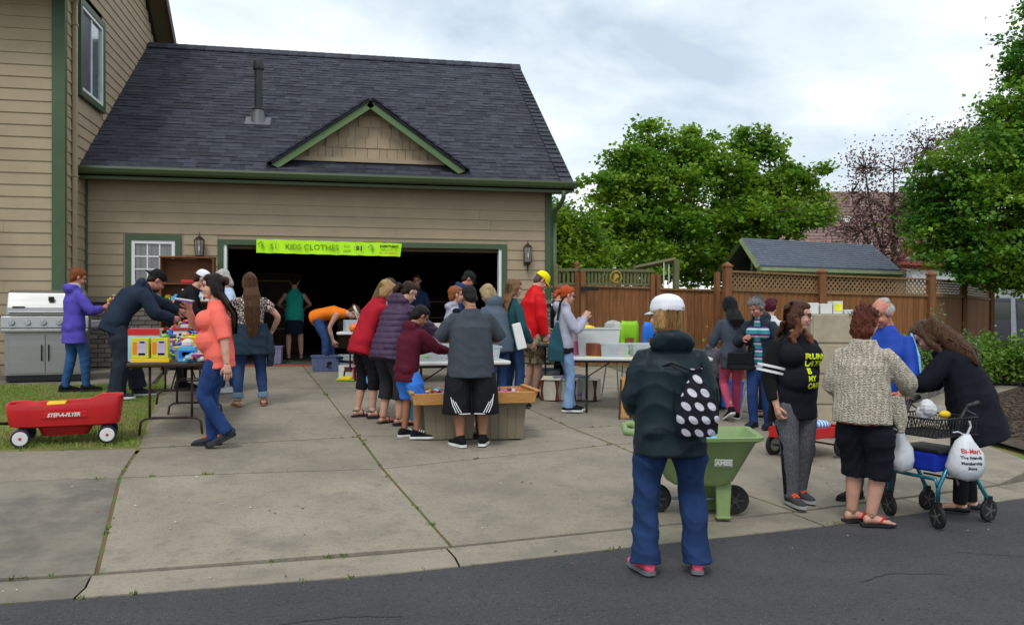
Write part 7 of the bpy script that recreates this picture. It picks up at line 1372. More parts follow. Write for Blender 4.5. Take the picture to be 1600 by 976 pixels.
boxthing('pencil_case', 'pink tube case lying beside the clear toy bin', 'case', .70, 10.12, z3 + .20, (.14, .05, .04), P_pink, .2, part='case'); boxthing('bin', 'light blue crate under the white centre table', 'crate', .82, 10.0, gz(.8, 10) + .003, (.34, .3, .3), P_lb, 0, part='crate')
z5 = tz(T5)
for i, (x, y, d, m, lab) in enumerate(((.75, 13.0, (.5, .35, .10), P_white, 'white box lid with stacked comics behind the boys'), (.8, 12.95, (.35, .25, .08), mat('pale_print', (.5, .5, .62), .5), 'pale blue packets stacked on the white box lid'), (1.5, 13.1, (.45, .3, .18), P_white, 'white carton on the dark table hidden behind the heavy boy'))): boxthing('box', lab, 'box', x, y, z5 + (.10 if i == 1 else 0), d, m)
pile('toy_heap', 'loose packets spread over the dark table behind the boys', 'goods', .4, 2.1, 12.8, 13.4, z5, .12, 90, [P_white, P_blk, P_pink, P_bg, P_white], (.03, .07), 9)
z7 = tz(T7); boxthing('bin', 'pale blue grey box on the threshold table by the orange tank top', 'box', .12, 13.35, z7, (.28, .2, .18), mat('pale_blue_grey', (.42, .5, .56), .5), .2); t = thing('ball', 'orange ball on the threshold table', 'ball', (.12, 13.08, z7 + .06)); obj('sphere', MB().ell((0, 0, 0), (.07, .07, .07), n=20, m=12), P_or, parent=t, smooth=True)
pile('toy_heap', 'plush toys and packets on the threshold table beside the orange ball', 'toys', .1, .6, 13.0, 14.2, z7, .22, 120, [P_white, P_pink, P_white, P_yel, P_blk, P_bg], (.03, .07), 10)
# garage mouth
x, y = gp(509, 580); tote('blue grey tote full of dark clothes below the bending woman', x, y + .1, gz(x, y) + .003, .46, .34, .25, P_bg, fill=(40, [BLACK, NAVY], (.06, .09)), seed=5); x, y = gp(541, 580); tote('small clear tote beside the blue grey clothes tote', x, y + .12, gz(x, y) + .003, .22, .3, .26, P_clear, ribs=0)
x, y = gp(428, 566); tote('lavender grey tote standing inside the garage left of the teal top', x, 16.0, .603, .34, .4, .30, plast('lavender_plastic', (.22, .20, .32), .4), fill=(30, [NAVY, P_white], (.06, .09)), seed=6)
x, y = gp(541, 596); t = root_at('toy_playhouse', 'small white, red and yellow toy playhouse on the ground by the crimson fleece', 'toy', x, y + .1, R(-10))
for n_, c, d, m in (('wall', (0, .08, .12), (.26, .02, .22), P_white), ('window', (0.02, .065, .17), (.12, .012, .07), mat('maroon_window', (.15, .02, .02), .5)), ('floor', (0, 0, .01), (.28, .2, .02), P_grn), ('side_wall', (.13, 0, .11), (.02, .17, .21), P_red), ('stair', (0.02, -.04, .05), (.16, .06, .04), P_yel), ('slide', (-.02, -.08, .03), (.2, .05, .03), P_yel)): obj(n_, MB().box(c, d), m, parent=t, bevel=.004)
x, y = gp(551, 578); t = root_at('traffic_cone', 'small orange toy cone under the threshold table', 'cone', x, y + .2); obj('cone', MB().lathe((0, 0, 0), [(.06, 0), (.06, .02), (.035, .02), (.01, .2)], 14), P_or, parent=t)
tote('dark green bin under the threshold table', .42, 13.6, gz(.4, 13.6) + .003, .4, .35, .42, PL('dark_green_plastic', (.02, .07, .045)))
for i, (x, y, z, d, m, lab) in enumerate(((-1.6, 20, .6, (1.2, .4, 1.8), 'dark_brown_trim', 'dark storage shelf standing at the back of the garage'), (1.9, 21, .6, (1.6, .5, 1.3), 'garage_dark', 'dark cabinet at the right back of the garage'), (.2, 22, .6, (.8, .5, .9), 'cardboard', 'brown carton stack in the depths of the garage'))): boxthing('cabinet', lab, 'cabinet', x, y, z, d, MC[m], 0, [('shelf', (0, -d[1] / 2 - .01, d[2] * f), (d[0] * .96, .02, .03), M_card) for f in (.3, .6, .9)], part='case')
# ---- right of the garage: long table with card bins, chairs, printed cartons
z4 = tz(T4)
def onT4(u, v): c, s = math.cos(R(-17)), math.sin(R(-17)); return 3.82 + u * c - v * s, 10.65 + u * s + v * c
def cards(label, u, v, L, W, H, seed):
    x, y = onT4(u, v); t = tote(label, x, y, z4, L, W, H, P_clear, rz=R(-17), taper=1.06, ribs=0, group='clear card bins on the white table'); g = random.Random(seed); n = int(L / .014); cm = [P_bg, P_white, P_lb, P_pink, P_yel, mat('grey_card', (.3, .3, .33), .6), mat('teal_card', (.1, .4, .4), .6)]
    mb = MB()
    for r in (-1, 1):
        for i in range(n - 2): mb.cm = g.randrange(7); mb.box((-L / 2 + .025 + i * .0135, r * W * .22, H * .40), (.010, W * .36, H * .72 * g.uniform(.9, 1.05)), ry=.06)
    o = obj('cards', mb, cm, parent=t, kind='stuff'); return t
cards('clear bin of upright coloured cards, left of the pair on the white table', -.33, -.18, .36, .24, .17, 1); cards('clear bin of upright grey cards nearest the foreground woman', .10, -.20, .40, .24, .17, 2); cards('clear bin of cards in the row behind the two front card bins', .12, .12, .5, .22, .16, 3)
x, y = onT4(-.55, .22); tote('big milky white tote behind the card bins', x, y, z4, .58, .30, .36, P_milk, rz=R(-14), ribs=0, fill=(24, [P_white, M_card, P_bg], (.03, .05)))
x, y = onT4(-.66, -.08); boxthing('wooden_box', 'reddish brown wooden card box on the white table', 'box', x + .08, y, z4, (.15, .22, .17), mat('rust_wood', (.28, .09, .05), .6), .3, part='box')
x, y = onT4(-.86, .10); t = thing('pink_frame', 'pink photo frame board at the left end of the white table', 'frame', (x, y, z4), .3); obj('frame', MB().box((0, 0, .18), (.12, .012, .36)).box((0, -.01, .18), (.13, .008, .02)), P_pink, parent=t); obj('inset', MB().box((0, -.008, .25), (.08, .006, .14)), mat('light_pink', (.8, .5, .6), .5), parent=t)
x, y = onT4(-.5, .2); t = thing('plastic_bag', 'crumpled yellow cloth over the left rim of the milky tote', 'cloth', (x - .22, y, z4 + .37)); obj('cloth', MB().ell((0, 0, 0), (.13, .08, .035), n=9, m=6), P_yel, parent=t)
x, y = onT4(-.35, .25); t = thing('plastic_bag', 'crumpled clear plastic sheet sticking out of the milky tote', 'plastic sheet', (x, y, z4 + .37)); obj('sheet', MB().ell((0, 0, .03), (.13, .06, .07), n=7, m=5), P_clear, parent=t)
for u, v, lab in ((-.6, -.22, 'yellow price note at the left front of the white table'), (-.10, -.335, 'yellow price note between the two front card bins')): x, y = onT4(u, v); boxthing('note', lab, 'paper note', x, y, z4 + .001, (.22, .08, .002), mat('yellow_paper', (.80, .80, .03), .7), R(-17), bevel=0, part='paper')
def chair(label, x, y, rz, m, z=0):
    t = thing('school_chair', label, 'chair', (x, y, gz(x, y) + z), rz, 'school chairs by the fence'); b = MB(); rows_ = [(-.02, .20, .445), (-.19, .19, .45), (.14, .205, .44)]
    pr = [(-.21, .43), (-.18, .45), (0, .44), (.14, .445), (.19, .48), (.215, .56), (.225, .66), (.23, .78), (.225, .83)]; wd_ = [.17, .20, .205, .20, .175, .17, .19, .185, .15]; 
    for (yy, zz), w in zip(pr, wd_): b.v += [(-w, yy, zz), (-w * .5, yy + .012, zz - .006), (w * .5, yy + .012, zz - .006), (w, yy, zz)]
    b.f = [(4 * i + j, 4 * i + j + 1, 4 * i + j + 5, 4 * i + j + 4) for i in range(8) for j in range(3) if not (i == 5 and j == 1)]; b.m = [0] * len(b.f); o = obj('shell', b, m, parent=t, smooth=True); q = o.modifiers.new('t', 'SOLIDIFY'); q.thickness = .010
    for sx in (-1, 1):
        obj('leg', MB().tube([(sx * .16, -.13, .43), (sx * .2, -.22, 0)], .011, 6).tube([(sx * .16, .12, .43), (sx * .2, .22, 0)], .011, 6).tube([(sx * .16, -.13, .43), (sx * .16, .12, .43)], .011, 6), M_chr, parent=t)
    return t
cx1, cy1 = at(969, 540, 12.2)[:2]; cx2, cy2 = at(1008, 540, 12.3)[:2]
for lab, x_, y_, a_, m_ in (('lime green school chair with a yellow tag, facing the white table', cx1, cy1, -168, P_grn), ('bright blue school chair with a yellow tag beside the green one', cx2, cy2, -176, P_blue), ('lime green school chair turned sideways in front of the blue one', cx2 + .05, cy2 - .62, 60, P_grn)):
    c_ = chair(lab, x_, y_, R(a_), m_); c_.scale = (.82, 1.1, 1.35) if a_ < 0 else (.8, .9, 1.0)
for (x, y, lab, m) in ((cx1, cy1 + .06, 'yellow tag on the green chair back', P_yel), (cx2, cy2 + .06, 'yellow tag on the blue chair back', P_yel)): boxthing('tag', lab, 'paper note', x + (-.12 if m and x == cx1 else 0), y - .33 + .02, gz(x, y) + .98, (.08, .006, .12) if x == cx1 else (.13, .006, .07), m, .0, bevel=0, part='paper')
for i, (px, lab) in enumerate(((866, 'brown and white printed carton partly behind the orange haired woman'), (893, 'brown and white printed carton in the middle of the three'), (926, 'brown and white printed carton with open flaps, rightmost of three'))):
    x, y = gp(px, 628); t = root_at('carton', lab, 'carton', x, y + .15, -ang(px) + R(-14), group='brown and white cartons under the table'); obj('box', MB().box((0, 0, .15), (.27, .25, .29)), mat('cream_card', (.55, .52, .43), .7), parent=t, bevel=.003)
    for xx in (-.105, .115): obj('print', MB().prism([(-.03, 0), (.03, 0), (.015, .14), (.035, .285), (-.04, .285), (-.015, .14)], .003, (xx, -.128, .005), (1, 0, 0), (0, 0, 1), (0, 1, 0)), mat('brown_print', (.13, .035, .02), .7), parent=t)
    obj('side_print', MB().box((-.1365, 0, .15), (.003, .23, .26)), MC['brown_print'], parent=t)
    obj('flap', MB().box((.02, -.06, .31), (.27, .17, .006), rx=.25), MC['cream_card'], parent=t); obj('flap', MB().box((-.02, .1, .30), (.27, .1, .006), rx=-.2), MC['cream_card'], parent=t)
x, y = gp(977, 655); t = root_at('easel', 'narrow folded wooden frame with dark feet leaning at the white table end', 'frame', x, y, -ang(977)); obj('board', MB().box((0, .04, .27), (.10, .02, .52), rx=-.1), M_wood, parent=t); obj('leg', MB().tube([(-.07, -.03, 0), (-.05, .03, .5)], .012, 6), M_brn, parent=t); obj('leg', MB().tube([(.07, -.03, 0), (.05, .03, .5)], .012, 6), M_brn, parent=t)
# clear totes under the dark table, goods on it
for i, (x, y, lab) in enumerate(((2.35, 12.7, 'smoky clear tote under the dark table behind the red jacket'), (2.95, 12.3, 'smoky clear tote under the dark table behind the tan shorts'), (3.1, 11.6, 'smoky clear tote beside the printed cartons'))): tote(lab, x, y, gz(x, y) + .003, .5, .4, .3, P_clear, P_bg, fill=(30, None, (.05, .09)), seed=20 + i, group='smoky totes under the dark table')
pile('toy_heap', 'colourful cups and packets on the dark table beside the red jacket', 'goods', 2.75, 3.25, 11.4, 12.8, tz(T6), .16, 110, None, (.03, .06), 12); boxthing('note', 'yellow price tag hanging from the dark table edge', 'paper note', 2.86, 11.30, tz(T6) - .16, (.10, .004, .08), MC['yellow_paper'], .3, part='paper')
# ---- beige cabinet with cartons on top, blue bins, small red cart
x, y = at(1283, 560, 10.2)[:2]; t = root_at('filing_cabinet', 'tall beige cabinet behind the woman in the black tank top', 'cabinet', x, y, -ang(1283) + .35); M_beige = mat('beige_enamel', (.36, .31, .22), .5); obj('case', MB().box((.05, 0, .73), (.52, .5, 1.42)), M_beige, parent=t, bevel=.01); obj('side_panel', MB().box((.316, 0, .73), (.01, .46, 1.36)), M_beige, parent=t); [obj('drawer', MB().box((.05, -.256, .19 + .36 * i_), (.47, .02, .33)), M_beige, parent=t, bevel=.006) for i_ in range(4)]; obj('note', MB().box((.324, -.12, 1.28), (.004, .10, .10)), MC['yellow_paper'], parent=t)
cz = t.location.z + 1.442
for i, (u, d, m, lab) in enumerate(((-.16, (.16, .2, .13), P_white, 'white tub on the cabinet, leftmost'), (.0, (.14, .2, .12), P_white, 'white tub in the middle of the cabinet top'), (.13, (.11, .2, .15), P_white, 'white tub with a yellow note on the cabinet'), (.24, (.10, .25, .05), P_milk, 'low milky tray at the right of the cabinet top'))): boxthing('tub', lab, 'tub', x + u, y - .05 - u * .3, cz, d, m, -.2, [('note', (0, -.102, .08), (.09, .003, .09), MC['yellow_paper'])] if i == 2 else (), part='tub')
x, y = gp(1150, 640); tote('royal blue bin behind the pink trousers', x, y + .35, gz(x, y) + .003, .42, .36, .36, P_blue); x, y = gp(1120, 620); boxthing('carton', 'brown carton on the ground against the fence left of the dark haired woman', 'carton', x, y + .6, gz(x, y), (.4, .3, .35), M_card)
x, y = gp(1283, 722); t = root_at('garden_wagon', 'small red steel wagon holding a blue plaid blanket', 'wagon', x, y + .25, R(20)); 
for n_, c, d in (('bed', (0, 0, .22), (.75, .38, .02)), ('side_rail', (0, -.19, .27), (.75, .015, .10)), ('side_rail', (0, .19, .27), (.75, .015, .10)), ('end_rail', (.37, 0, .27), (.015, .38, .1)), ('end_rail', (-.37, 0, .27), (.015, .38, .1))): obj(n_, MB().box(c, d), P_red, parent=t)
for sx in (-.27, .27):
    for sy in (-.22, .22): w = obj('wheel', MB().wheel((sx, sy, .115), .115, .04, 'y', 22), M_blackrub, parent=t, smooth='a'); obj('rim', MB().wheel((sx, sy - .018, .115), .07, .01, 'y', 18), M_steel, parent=w)
obj('axle', MB().tube([(-.27, -.2, .115), (-.27, .2, .115)], .01, 6).tube([(.27, -.2, .115), (.27, .2, .115)], .01, 6), P_blk, parent=t)
bl = stripes('plaid_blue', [(.05, .25, .65), (.5, .65, .8), (.05, .2, .5), (.65, .7, .75)], 0, 14); b = thing('blanket', 'crumpled blue and white plaid blanket in the small red wagon', 'blanket', (x, y + .25, t.location.z + .24)); mb = MB(); [mb.ell((rr.uniform(-.2, .2), rr.uniform(-.1, .1), rr.uniform(.03, .12)), (.13, .09, .05), n=10, m=7) for _ in range(7)]; obj('cloth', mb, bl, parent=b, smooth=True)
b = thing('bag', 'dark red bag on the small wagon behind the blanket', 'bag', (x + .0, y + .42, t.location.z + .24)); obj('cloth', MB().ell((0, 0, .12), (.15, .1, .12)).ell((-.05, 0, .2), (.08, .06, .05)), cloth('wine_cloth', (.15, .01, .03)), parent=b, smooth=True)
# ---- green lawn cart
x, y = gp(1112, 818); t = root_at('lawn_cart', 'green plastic two wheeled lawn cart marked AMES behind the foreground woman', 'cart', x - .02, y + .22, R(-16)); t.scale = (.96, .96, .94); Gc = PL('sage_green_plastic', (.20, .29, .115), rough=.5, var=.06, scale=8)
def rr_ring(z, x0, x1, y0, y1, r=.06, n=4, zf=None):
    o = []
    for cx_, cy_, a0 in ((x1 - r, y1 - r, 0), (x0 + r, y1 - r, 90), (x0 + r, y0 + r, 180), (x1 - r, y0 + r, 270)):
        for i in range(n + 1): a = R(a0 + 90 * i / n); px_, py_ = cx_ + r * math.cos(a), cy_ + r * math.sin(a); o.append((px_, py_, z + (zf(px_) if zf else 0)))
    return o
zf = lambda x: .03 * (x - .1)
rg = [rr_ring(.27, -.20, .20, -.19, .19), rr_ring(.31, -.26, .26, -.22, .22), rr_ring(.62, -.44, .42, -.30, .30, zf=zf), rr_ring(.645, -.50, .47, -.335, .335, zf=zf), rr_ring(.672, -.50, .475, -.34, .34, zf=zf), rr_ring(.675, -.46, .43, -.30, .30, zf=zf), rr_ring(.64, -.43, .41, -.285, .285, zf=zf), rr_ring(.33, -.24, .24, -.20, .20), rr_ring(.32, -.1, .1, -.1, .1)]; n = 20
mb = MB(); mb.v = [p for r in rg for p in r]; mb.f = [(j * n + i, j * n + (i + 1) % n, (j + 1) * n + (i + 1) % n, (j + 1) * n + i) for j in range(8) for i in range(n)] + [tuple(range(n))[::-1], tuple(range(8 * n, 9 * n))]; mb.m = [0] * len(mb.f); tub = obj('tub', mb, Gc, parent=t, smooth='a')
obj('handle', MB().tube([(-.44, -.26, .655), (-.53, -.24, .70), (-.58, -.20, .69), (-.58, .20, .69), (-.53, .24, .70), (-.44, .26, .655)], [.035, .032, .026, .026, .032, .035], 8), Gc, parent=t, smooth=True)
for sx in (-.13, .13): obj('leg', MB().box((sx + .06, -.13, .14), (.10, .07, .30), tx=1.25).box((sx + .06, -.13, .01), (.12, .09, .022)), Gc, parent=t, bevel=.012)
obj('leg', MB().box((.08, .14, .14), (.34, .07, .28), tx=1.15), Gc, parent=t, bevel=.012)
for sx in (-.32, .30):
    w = obj('wheel', MB().wheel((sx, .02, .118), .118, .075, 'y', 28), M_blackrub, parent=t, smooth='a'); rm = MB(); rm.wheel((sx, -.02, .118), .03, .03, 'y', 14)
    for i in range(6): a = i * math.pi / 3; rm.box((sx + .045 * math.cos(a), -.022, .118 + .045 * math.sin(a)), (.06, .012, .018), ry=-a)
    obj('rim', rm, PL('dark_grey_plastic', (.045, .045, .05)), parent=w)
obj('axle', MB().tube([(-.32, .02, .118), (.3, .02, .118)], .012, 8), M_steel, parent=t)
nrm_ = Vector((0, -.30, -.08)).normalized(); M_ = frame((.17, -.2685, .47), (1, 0, 0), (0, -.08 / .31, 1)); me = MB().box((0, 0, .002), (.135, .062, .004)).mesh('label', P_white); me.transform(M_); obj('label_plate', me, None, parent=t); me = MB().box((0, 0, .005), (.122, .050, .003)).mesh('label', Gc); me.transform(M_); obj('label_field', me, None, parent=t)
l = text_mesh('AMES', .050, P_white, parent=t, bold=.0025, ex=.001); l.data.transform(Matrix.Translation((0, 0, 0)) @ M_ @ Matrix.Translation((0, -.001, .008)))
b = thing('cloth', 'crumpled sky blue plastic bag inside the green lawn cart', 'bag', (t.location.x + .02, t.location.y + .05, t.location.z + .50)); mb = MB(); [mb.ell((rr.uniform(-.12, .12), rr.uniform(-.1, .1), rr.uniform(0, .12)), (.10, .08, .05), n=9, m=6) for _ in range(6)]; obj('plastic', mb, P_lb, parent=b, smooth=False)
# ---- teal walker (rollator)
def G3(px, py, h=0): x, y = gp(px, py); return np.array((x, y, gz(x, y) + h))
A_, B_, C_, D_ = G3(1391, 806), G3(1450, 796), G3(1467, 826), G3(1546, 815); teal = mat('teal_metallic', (.01, .17, .24), .3, metal=.5, coat=.5); wc = (A_ + B_ + C_ + D_) / 4
t = thing('rollator', 'teal four wheeled walker with black basket and blue seat at the kerb', 'walker', tuple(wc * (1, 1, 0) + (0, 0, .0))); up_ = np.array((0, 0, 1.)); R_ = .085
side_n, side_f = (C_, D_), (A_, B_)
tops = {}
for k_, (fr_, bk_) in {'near': side_n, 'far': side_f}.items():
    top = fr_ * .62 + bk_ * .38 + up_ * .60; tops[k_] = top
    obj('front_leg', MB().tube([fr_ + up_ * .20, fr_ + up_ * .30 + (top - fr_) * .02 * (1, 1, 0), top], .016, 8), teal, parent=t, world=True, smooth=True); obj('rear_leg', MB().tube([bk_ + up_ * .12, bk_ + up_ * .16, top + up_ * .0], .016, 8), teal, parent=t, world=True, smooth=True)
    hx = bk_ * .55 + fr_ * .45; hp_ = MB().tube([top, top + up_ * .16, hx + up_ * .88, hx * .6 + bk_ * .4 + up_ * .90], .013, 8); obj('handle_tube', hp_, P_blk, parent=t, world=True, smooth=True); obj('grip', MB().tube([hx + up_ * .885, hx * .5 + bk_ * .5 + up_ * .91], .019, 8), P_blk, parent=t, world=True, smooth=True); obj('brake_lever', MB().tube([hx + up_ * .86, hx * .6 + bk_ * .4 + up_ * .82], .006, 6), M_chr, parent=t, world=True)
ax_ = nv(A_ - C_); fx_ = nv(D_ - C_)
for c in (A_, B_, C_, D_):
    w = obj('wheel', MB().wheel((0, 0, 0), R_, .032, 'y', 26), M_blackrub); w.data.transform(frame(c + up_ * R_, fx_ if c is not A_ and c is not C_ else fx_ * .3 + ax_ * .95, up_)@Matrix.Rotation(R(90), 4, 'X')); w.parent = t; w.matrix_parent_inverse = Matrix.Translation(-t.location); w.data.polygons.foreach_set('use_smooth', [False] * len(w.data.polygons))
    r_ = MB().wheel((0, 0, 0), .018, .04, 'y', 12); [r_.box((.035 * math.cos(i * 1.257), 0, .035 * math.sin(i * 1.257)), (.05, .034, .014), ry=-i * 1.257) for i in range(5)]; r2_ = r_.mesh('rim', PL('mid_grey_plastic', (.09, .09, .09))); r2_.transform(frame(c + up_ * R_, fx_ if c is not A_ and c is not C_ else fx_ * .3 + ax_ * .95, up_)@Matrix.Rotation(R(90), 4, 'X')); o = obj('rim', r2_, None); o.parent = w
    obj('fork', MB().box(c + up_ * (R_ + .085), (.035, .05, .05)), P_blk, parent=t, world=True)
obj('front_bar', MB().tube([A_ + up_ * .30, A_ + up_ * .36 + (C_ - A_) * .05, C_ + up_ * .36 - (C_ - A_) * .05, C_ + up_ * .30], .014, 8), teal, parent=t, world=True, smooth=True); obj('cross_bar', MB().tube([A_ * .6 + B_ * .4 + up_ * .40, B_ * .9 + A_ * .1 + up_ * .42], .009, 6).tube([C_ * .6 + D_ * .4 + up_ * .30, B_ * .5 + D_ * .5 + up_ * .28, B_ * .9 + A_ * .1 + up_ * .30], .009, 6), P_blk, parent=t, world=True)
tn, tf_ = tops['near'], tops['far']; mid = (tn + tf_) / 2; se = MB(); hx_, hy_ = fx_ * .16, (tf_ - tn) * .44; 
def q4(c, a, b, h0, h1): return [c - a - b + up_ * h0, c + a - b + up_ * h0, c + a + b + up_ * h0, c - a + b + up_ * h0, c - a - b + up_ * h1, c + a - b + up_ * h1, c + a + b + up_ * h1, c - a + b + up_ * h1]
BF = [(0, 3, 2, 1), (4, 5, 6, 7), (0, 1, 5, 4), (1, 2, 6, 5), (2, 3, 7, 6), (3, 0, 4, 7)]
obj('seat', MB().add(q4(mid, hx_, hy_, -.06, -.035), BF), P_blk, parent=t, world=True, bevel=.008); obj('seat_pouch', MB().add(q4(mid - fx_ * .05, hx_ * .8, hy_ * .9, -.20, -.062), BF), cloth('royal_blue_nylon_bag', (.01, .03, .35)), parent=t, world=True, bevel=.02)
bs_ = MB(); bc = mid + up_ * .07 - fx_ * .02; bx1, by1 = fx_ * .22, (tf_ - tn) * .52
for h in (0, .13): P4 = q4(bc, bx1, by1, h, h)[:4]; bs_.tube(P4 + [P4[0]], .007, 5)
Q = q4(bc, bx1, by1, 0, 0)[:4]
for i in range(4):
    a, b = Q[i], Q[(i + 1) % 4]; m_ = int(np.linalg.norm(b - a) / .03)
    for j in range(m_): 
        p = a + (b - a) * j / m_; q = a + (b - a) * (j + 1) / m_; bs_.tube([p, q + up_ * .13], .0035, 4); bs_.tube([q, p + up_ * .13], .0035, 4)
for j in range(9): bs_.tube([Q[0] + (Q[1] - Q[0]) * j / 8, Q[3] + (Q[2] - Q[3]) * j / 8], .004, 4)
bk_ = obj('basket', bs_, P_blk, parent=t, world=True)
def carrier(label, c, w, h, d, m, parent_loop, txt=False):
    b = thing('carrier_bag', label, 'bag', tuple(c)); u = nv(np.array((1, -.25, 0))); v = nv(np.array((.25, 1, 0))); mb = MB(); sec = [(-h, .35), (-h * .93, .8), (-h * .7, 1.0), (-h * .4, .82), (-h * .15, .45), (0, .16)]
    mb.loft([(np.array((0, 0, z)) + u * .01 * math.sin(z * 30), u * w * s, v * d * (s ** .7)) for z, s in sec], 18); me_ = obj('bag', mb, m, parent=b, smooth=True)
    n_ = len(me_.data.vertices); co = np.empty(n_ * 3); me_.data.vertices.foreach_get('co', co); co = co.reshape(-1, 3); co += .006 * np.sin(co[:, [2, 0, 1]] * 70 + 1) ; me_.data.vertices.foreach_set('co', co.reshape(-1))
    obj('handle', MB().tube([(0, 0, -.01), u * .03 + (0, 0, .06), u * .02 + (0, 0, .10)], .010, 6, flat=.5).tube([(0, 0, -.01), -u * .06 + (0, 0, .02), -u * .10 + (0, 0, .015)], .010, 6, flat=.5), m, parent=b)
    if txt:
        for s_, sz, dz, mm in (('Bi-Mart', .045, -h * .34, P_red), ('The Friendly', .030, -h * .48, P_blk), ('Membership', .030, -h * .60, P_blk), ('Store', .030, -h * .71, P_blk)):
            l = text_mesh(s_, sz, mm, parent=b, ex=0, bold=.001); M2 = frame((0, 0, 0), u, (0, 0, 1)); import bmesh as _b; bm_ = _b.new(); bm_.from_mesh(l.data); _b.ops.subdivide_edges(bm_, edges=bm_.edges, cuts=1); _b.ops.triangulate(bm_, faces=bm_.faces); bm_.to_mesh(l.data); bm_.free(); l.data.transform(Matrix.Translation(Vector((0, 0, dz))) @ M2); bv = BVHTree.FromPolygons([x_.co.copy() for x_ in me_.data.vertices], [tuple(p_.vertices) for p_ in me_.data.polygons])
            for vv in l.data.vertices:
                h_ = bv.ray_cast(vv.co - Vector(v) * .5, Vector(v)); 
                if h_[0]: vv.co = h_[0] - Vector(v) * .003
    return b
M_bagw = mat('white_film', (.62, .64, .68), .35, .06, 9, .6, 25, alpha=.97, spec=.5)
nb_pt = bc - by1 * 1.0 + fx_ * .02; carrier('white printed carrier bag knotted to the near side of the walker basket', nb_pt + nv(C_ - A_) * .06 + up_ * .02, .145, .33, .10, M_bagw, None, True)
carrier('plain white carrier bag hanging at the front corner of the walker', bc - bx1 * 1.15 + by1 * .1 + up_ * .02, .10, .30, .07, M_bagw, None)
b = thing('plastic_bag', 'small grey plastic bag being sorted in the walker basket', 'bag', tuple(bc + up_ * .12 - fx_ * .03)); mb = MB(); [mb.ell((rr.uniform(-.05, .05), rr.uniform(-.05, .05), rr.uniform(0, .08)), (.06, .05, .06), n=8, m=6) for _ in range(5)]; obj('plastic', mb, M_bagw, parent=b)
b = thing('bottle', 'small yellow item lying at the handle end of the walker basket', 'bottle', tuple(bc + bx1 * .8 + up_ * .13)); obj('body', MB().ell((0, 0, 0), (.05, .03, .03)), P_yel, parent=b, smooth=True)
# ---- things people carry
def held(p, pt): c, s = math.cos(p.root.rotation_euler.z), math.sin(p.root.rotation_euler.z); x, y, z = pt; l = p.root.location; return np.array((l.x + x * c - y * s, l.y + x * s + y * c, l.z + z))
p = P_FG; o_ = held(p, p.C - p.f2 * (.22) + p.sx * .125 - p.u2 * .20); b = thing('drawstring_bag', 'black and white polka dot drawstring bag on the foreground woman', 'bag', tuple(o_), p.root.rotation_euler.z)
mb = MB(); mb.loft([((0, 0, -.20), (.08, 0, 0), (0, .04, 0)), ((0, -.01, -.19), (.125, 0, 0), (0, .06, 0)), ((0, -.02, -.08), (.145, 0, 0), (0, .08, 0)), ((0, -.01, .04), (.12, 0, 0), (0, .065, 0)), ((0, .01, .14), (.07, 0, 0), (0, .04, 0)), ((0, .03, .20), (.03, 0, 0), (0, .02, 0)), ((0, .035, .235), (.045, 0, 0), (0, .03, 0))], 20)
dot = patt('polka_dots', (.50, .50, .56), (.012, .012, .018), 12.0, .30, .33, two=True)
b.scale = (.88, .9, .92); job(mb, 'bag', dot, b, .007, 3, folds(.006, 8, 30, (.3, .2, 1))); cd = MB(); 
for s_ in (-1, 1): cd.tube([(s_ * .02, .03, .21), (s_ * .10 - .06, .10, .26), (s_ * .16 - .10, .13, .22)], .006, 6); cd.tube([(s_ * .13, .0, -.18), (s_ * .15, .05, -.05), (s_ * .14, .06, .1)], .004, 5)
obj('cord', cd, BLACK, parent=b)
p = P_CANE; w0 = held(p, p.wr[1] + (p.wr[1] - p.elb[1]) * .3); tip = np.array((*gp(1208, 655), 0)); tip[2] = gz(tip[0], tip[1]); b = thing('cane', 'white walking cane held by the curly haired woman', 'cane', tuple(w0)); obj('shaft', MB().tube([w0, tip], .011, 8), mat('pale_metal', (.6, .6, .6), .4), parent=b, world=True); obj('grip', MB().tube([w0 + (-.05, 0, .03), w0 + (.0, 0, .03), w0 + (.02, 0, 0)], .016, 8), P_blk, parent=b, world=True)
o_ = held(p, (.19, .18, .82)); b = thing('shoulder_bag', 'black shoulder bag hanging in front of the curly haired woman', 'bag', tuple(o_), p.root.rotation_euler.z + .3); obj('bag', MB().rbox((0, 0, 0), (.34, .12, .22), .04, tx=.9), cloth('black_nylon_bag', (.012, .012, .014), .5), parent=b, bevel=.02); obj('flap', MB().box((0, .064, .03), (.30, .012, .13)), BLACK, parent=b, bevel=.004); obj('strap', MB().tube([(-.15, 0, .1), (-.17, -.1, .3), (-.22, -.2, .52)], .012, 6), BLACK, parent=b)
g1 = np.array((*gp(1157, 652), 0)); g1[2] = gz(g1[0], g1[1]); b = thing('pole', 'white pole standing beside the navy jacket and the pink trousers', 'pole', tuple(g1)); obj('shaft', MB().tube([(0, 0, 0), (.06, -.05, .42)], .014, 8), M_white, parent=b)
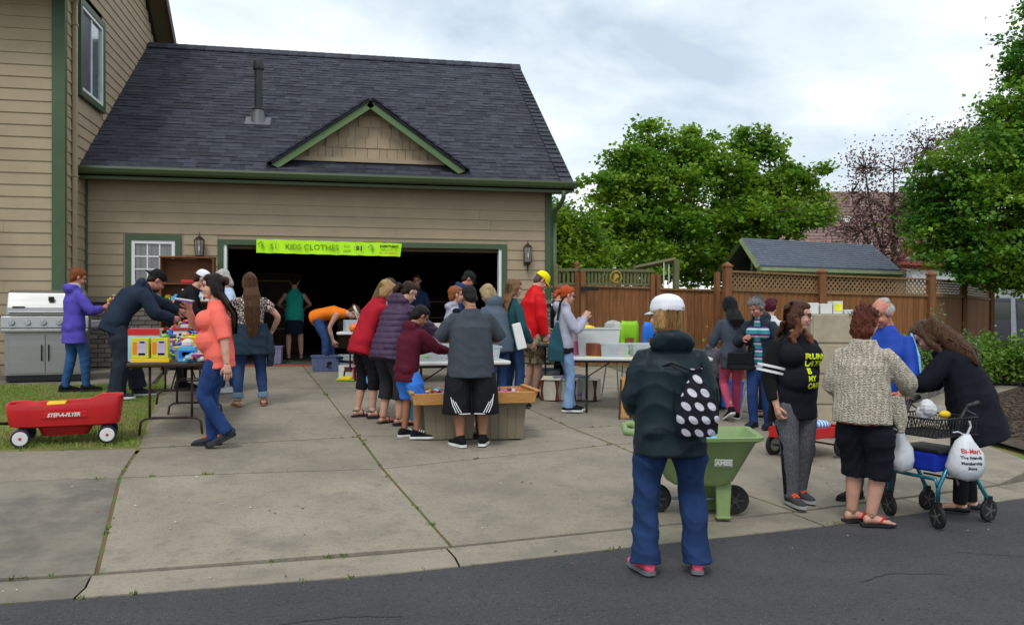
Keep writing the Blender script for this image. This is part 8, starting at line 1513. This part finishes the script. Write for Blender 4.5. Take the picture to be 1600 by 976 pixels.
p = P_ORANGE; o_ = held(p, (.17, -.14, .90)); b = thing('tote_bag', 'dark teal cloth bag hanging behind the orange haired woman', 'bag', tuple(o_), p.root.rotation_euler.z); mb = MB().loft([((0, 0, -.24), (.04, 0, 0), (0, .10, 0)), ((0, 0, -.1), (.05, 0, 0), (0, .11, 0)), ((0, 0, .08), (.03, 0, 0), (0, .08, 0)), ((0, .02, .26), (.015, 0, 0), (0, .02, 0))], 14); job(mb, 'bag', cloth('teal_canvas', (.02, .075, .10)), b, .01, 2, folds(.006, 2)); obj('strap', MB().tube([(0, .02, .28), (-.02, .06, .5), (-.06, .12, .58)], .016, 6), BLACK, parent=b)
x_, y_, z_ = at(572, 578, 10.25); b = thing('tote_bag', 'cream cloth shopping bag hanging between the crimson fleece and the plum jacket', 'bag', (x_, y_, z_), -.3); job(MB().loft([((0, 0, -.19), (.07, 0, 0), (0, .05, 0)), ((0, 0, -.1), (.085, 0, 0), (0, .06, 0)), ((0, 0, .14), (.06, 0, 0), (0, .03, 0))], 14), 'bag', cloth('cream_canvas', (.45, .41, .33)), b, .01, 2, folds(.006, 3)); x_, y_, z_ = at(582, 592, 10.1); b = thing('plastic_bag', 'bright blue plastic bag low beside the plum jacket', 'bag', (x_, y_, z_)); obj('plastic', MB().ell((0, 0, 0), (.08, .06, .10), n=9, m=7), P_lb, parent=b)
x_, y_, z_ = at(811, 525, 10.9); b = thing('paper_bag', 'white paper bag held between the teal top and the red jacket', 'paper bag', (x_, y_, z_)); obj('bag', MB().box((0, 0, 0), (.13, .06, .34), ry=-.25, tx=.85), M_white, parent=b, bevel=.01)
p = P_TOY; o_ = held(p, (p.wr[0] + p.wr[1]) / 2 + np.array((0, .14, .04))); b = thing('toy', 'small bright toy flowers held by the woman in violet', 'toy', tuple(o_)); mb = MB(); mts = [P_yel, P_pink, P_grn, M_card]
for i in range(22): mb.cm = i % 4; mb.ell((rr.gauss(0, .035), rr.gauss(0, .03), rr.gauss(.03, .06)), (.02, .018, .02), n=7, m=5)
obj('petals', mb, mts, parent=b, smooth=True, kind='stuff')
p = P_CORAL; o_ = held(p, p.wr[0] + nv(p.wr[0] - p.elb[0]) * .10); b = thing('booklet', 'small book held up by the woman in coral', 'book', tuple(o_)); obj('cover', MB().box((-.02, 0, .01), (.16, .11, .012), ry=.15), P_white, parent=b); obj('spine', MB().box((-.02, 0, -.004), (.15, .10, .01), ry=.15), P_pur, parent=b)
flush()
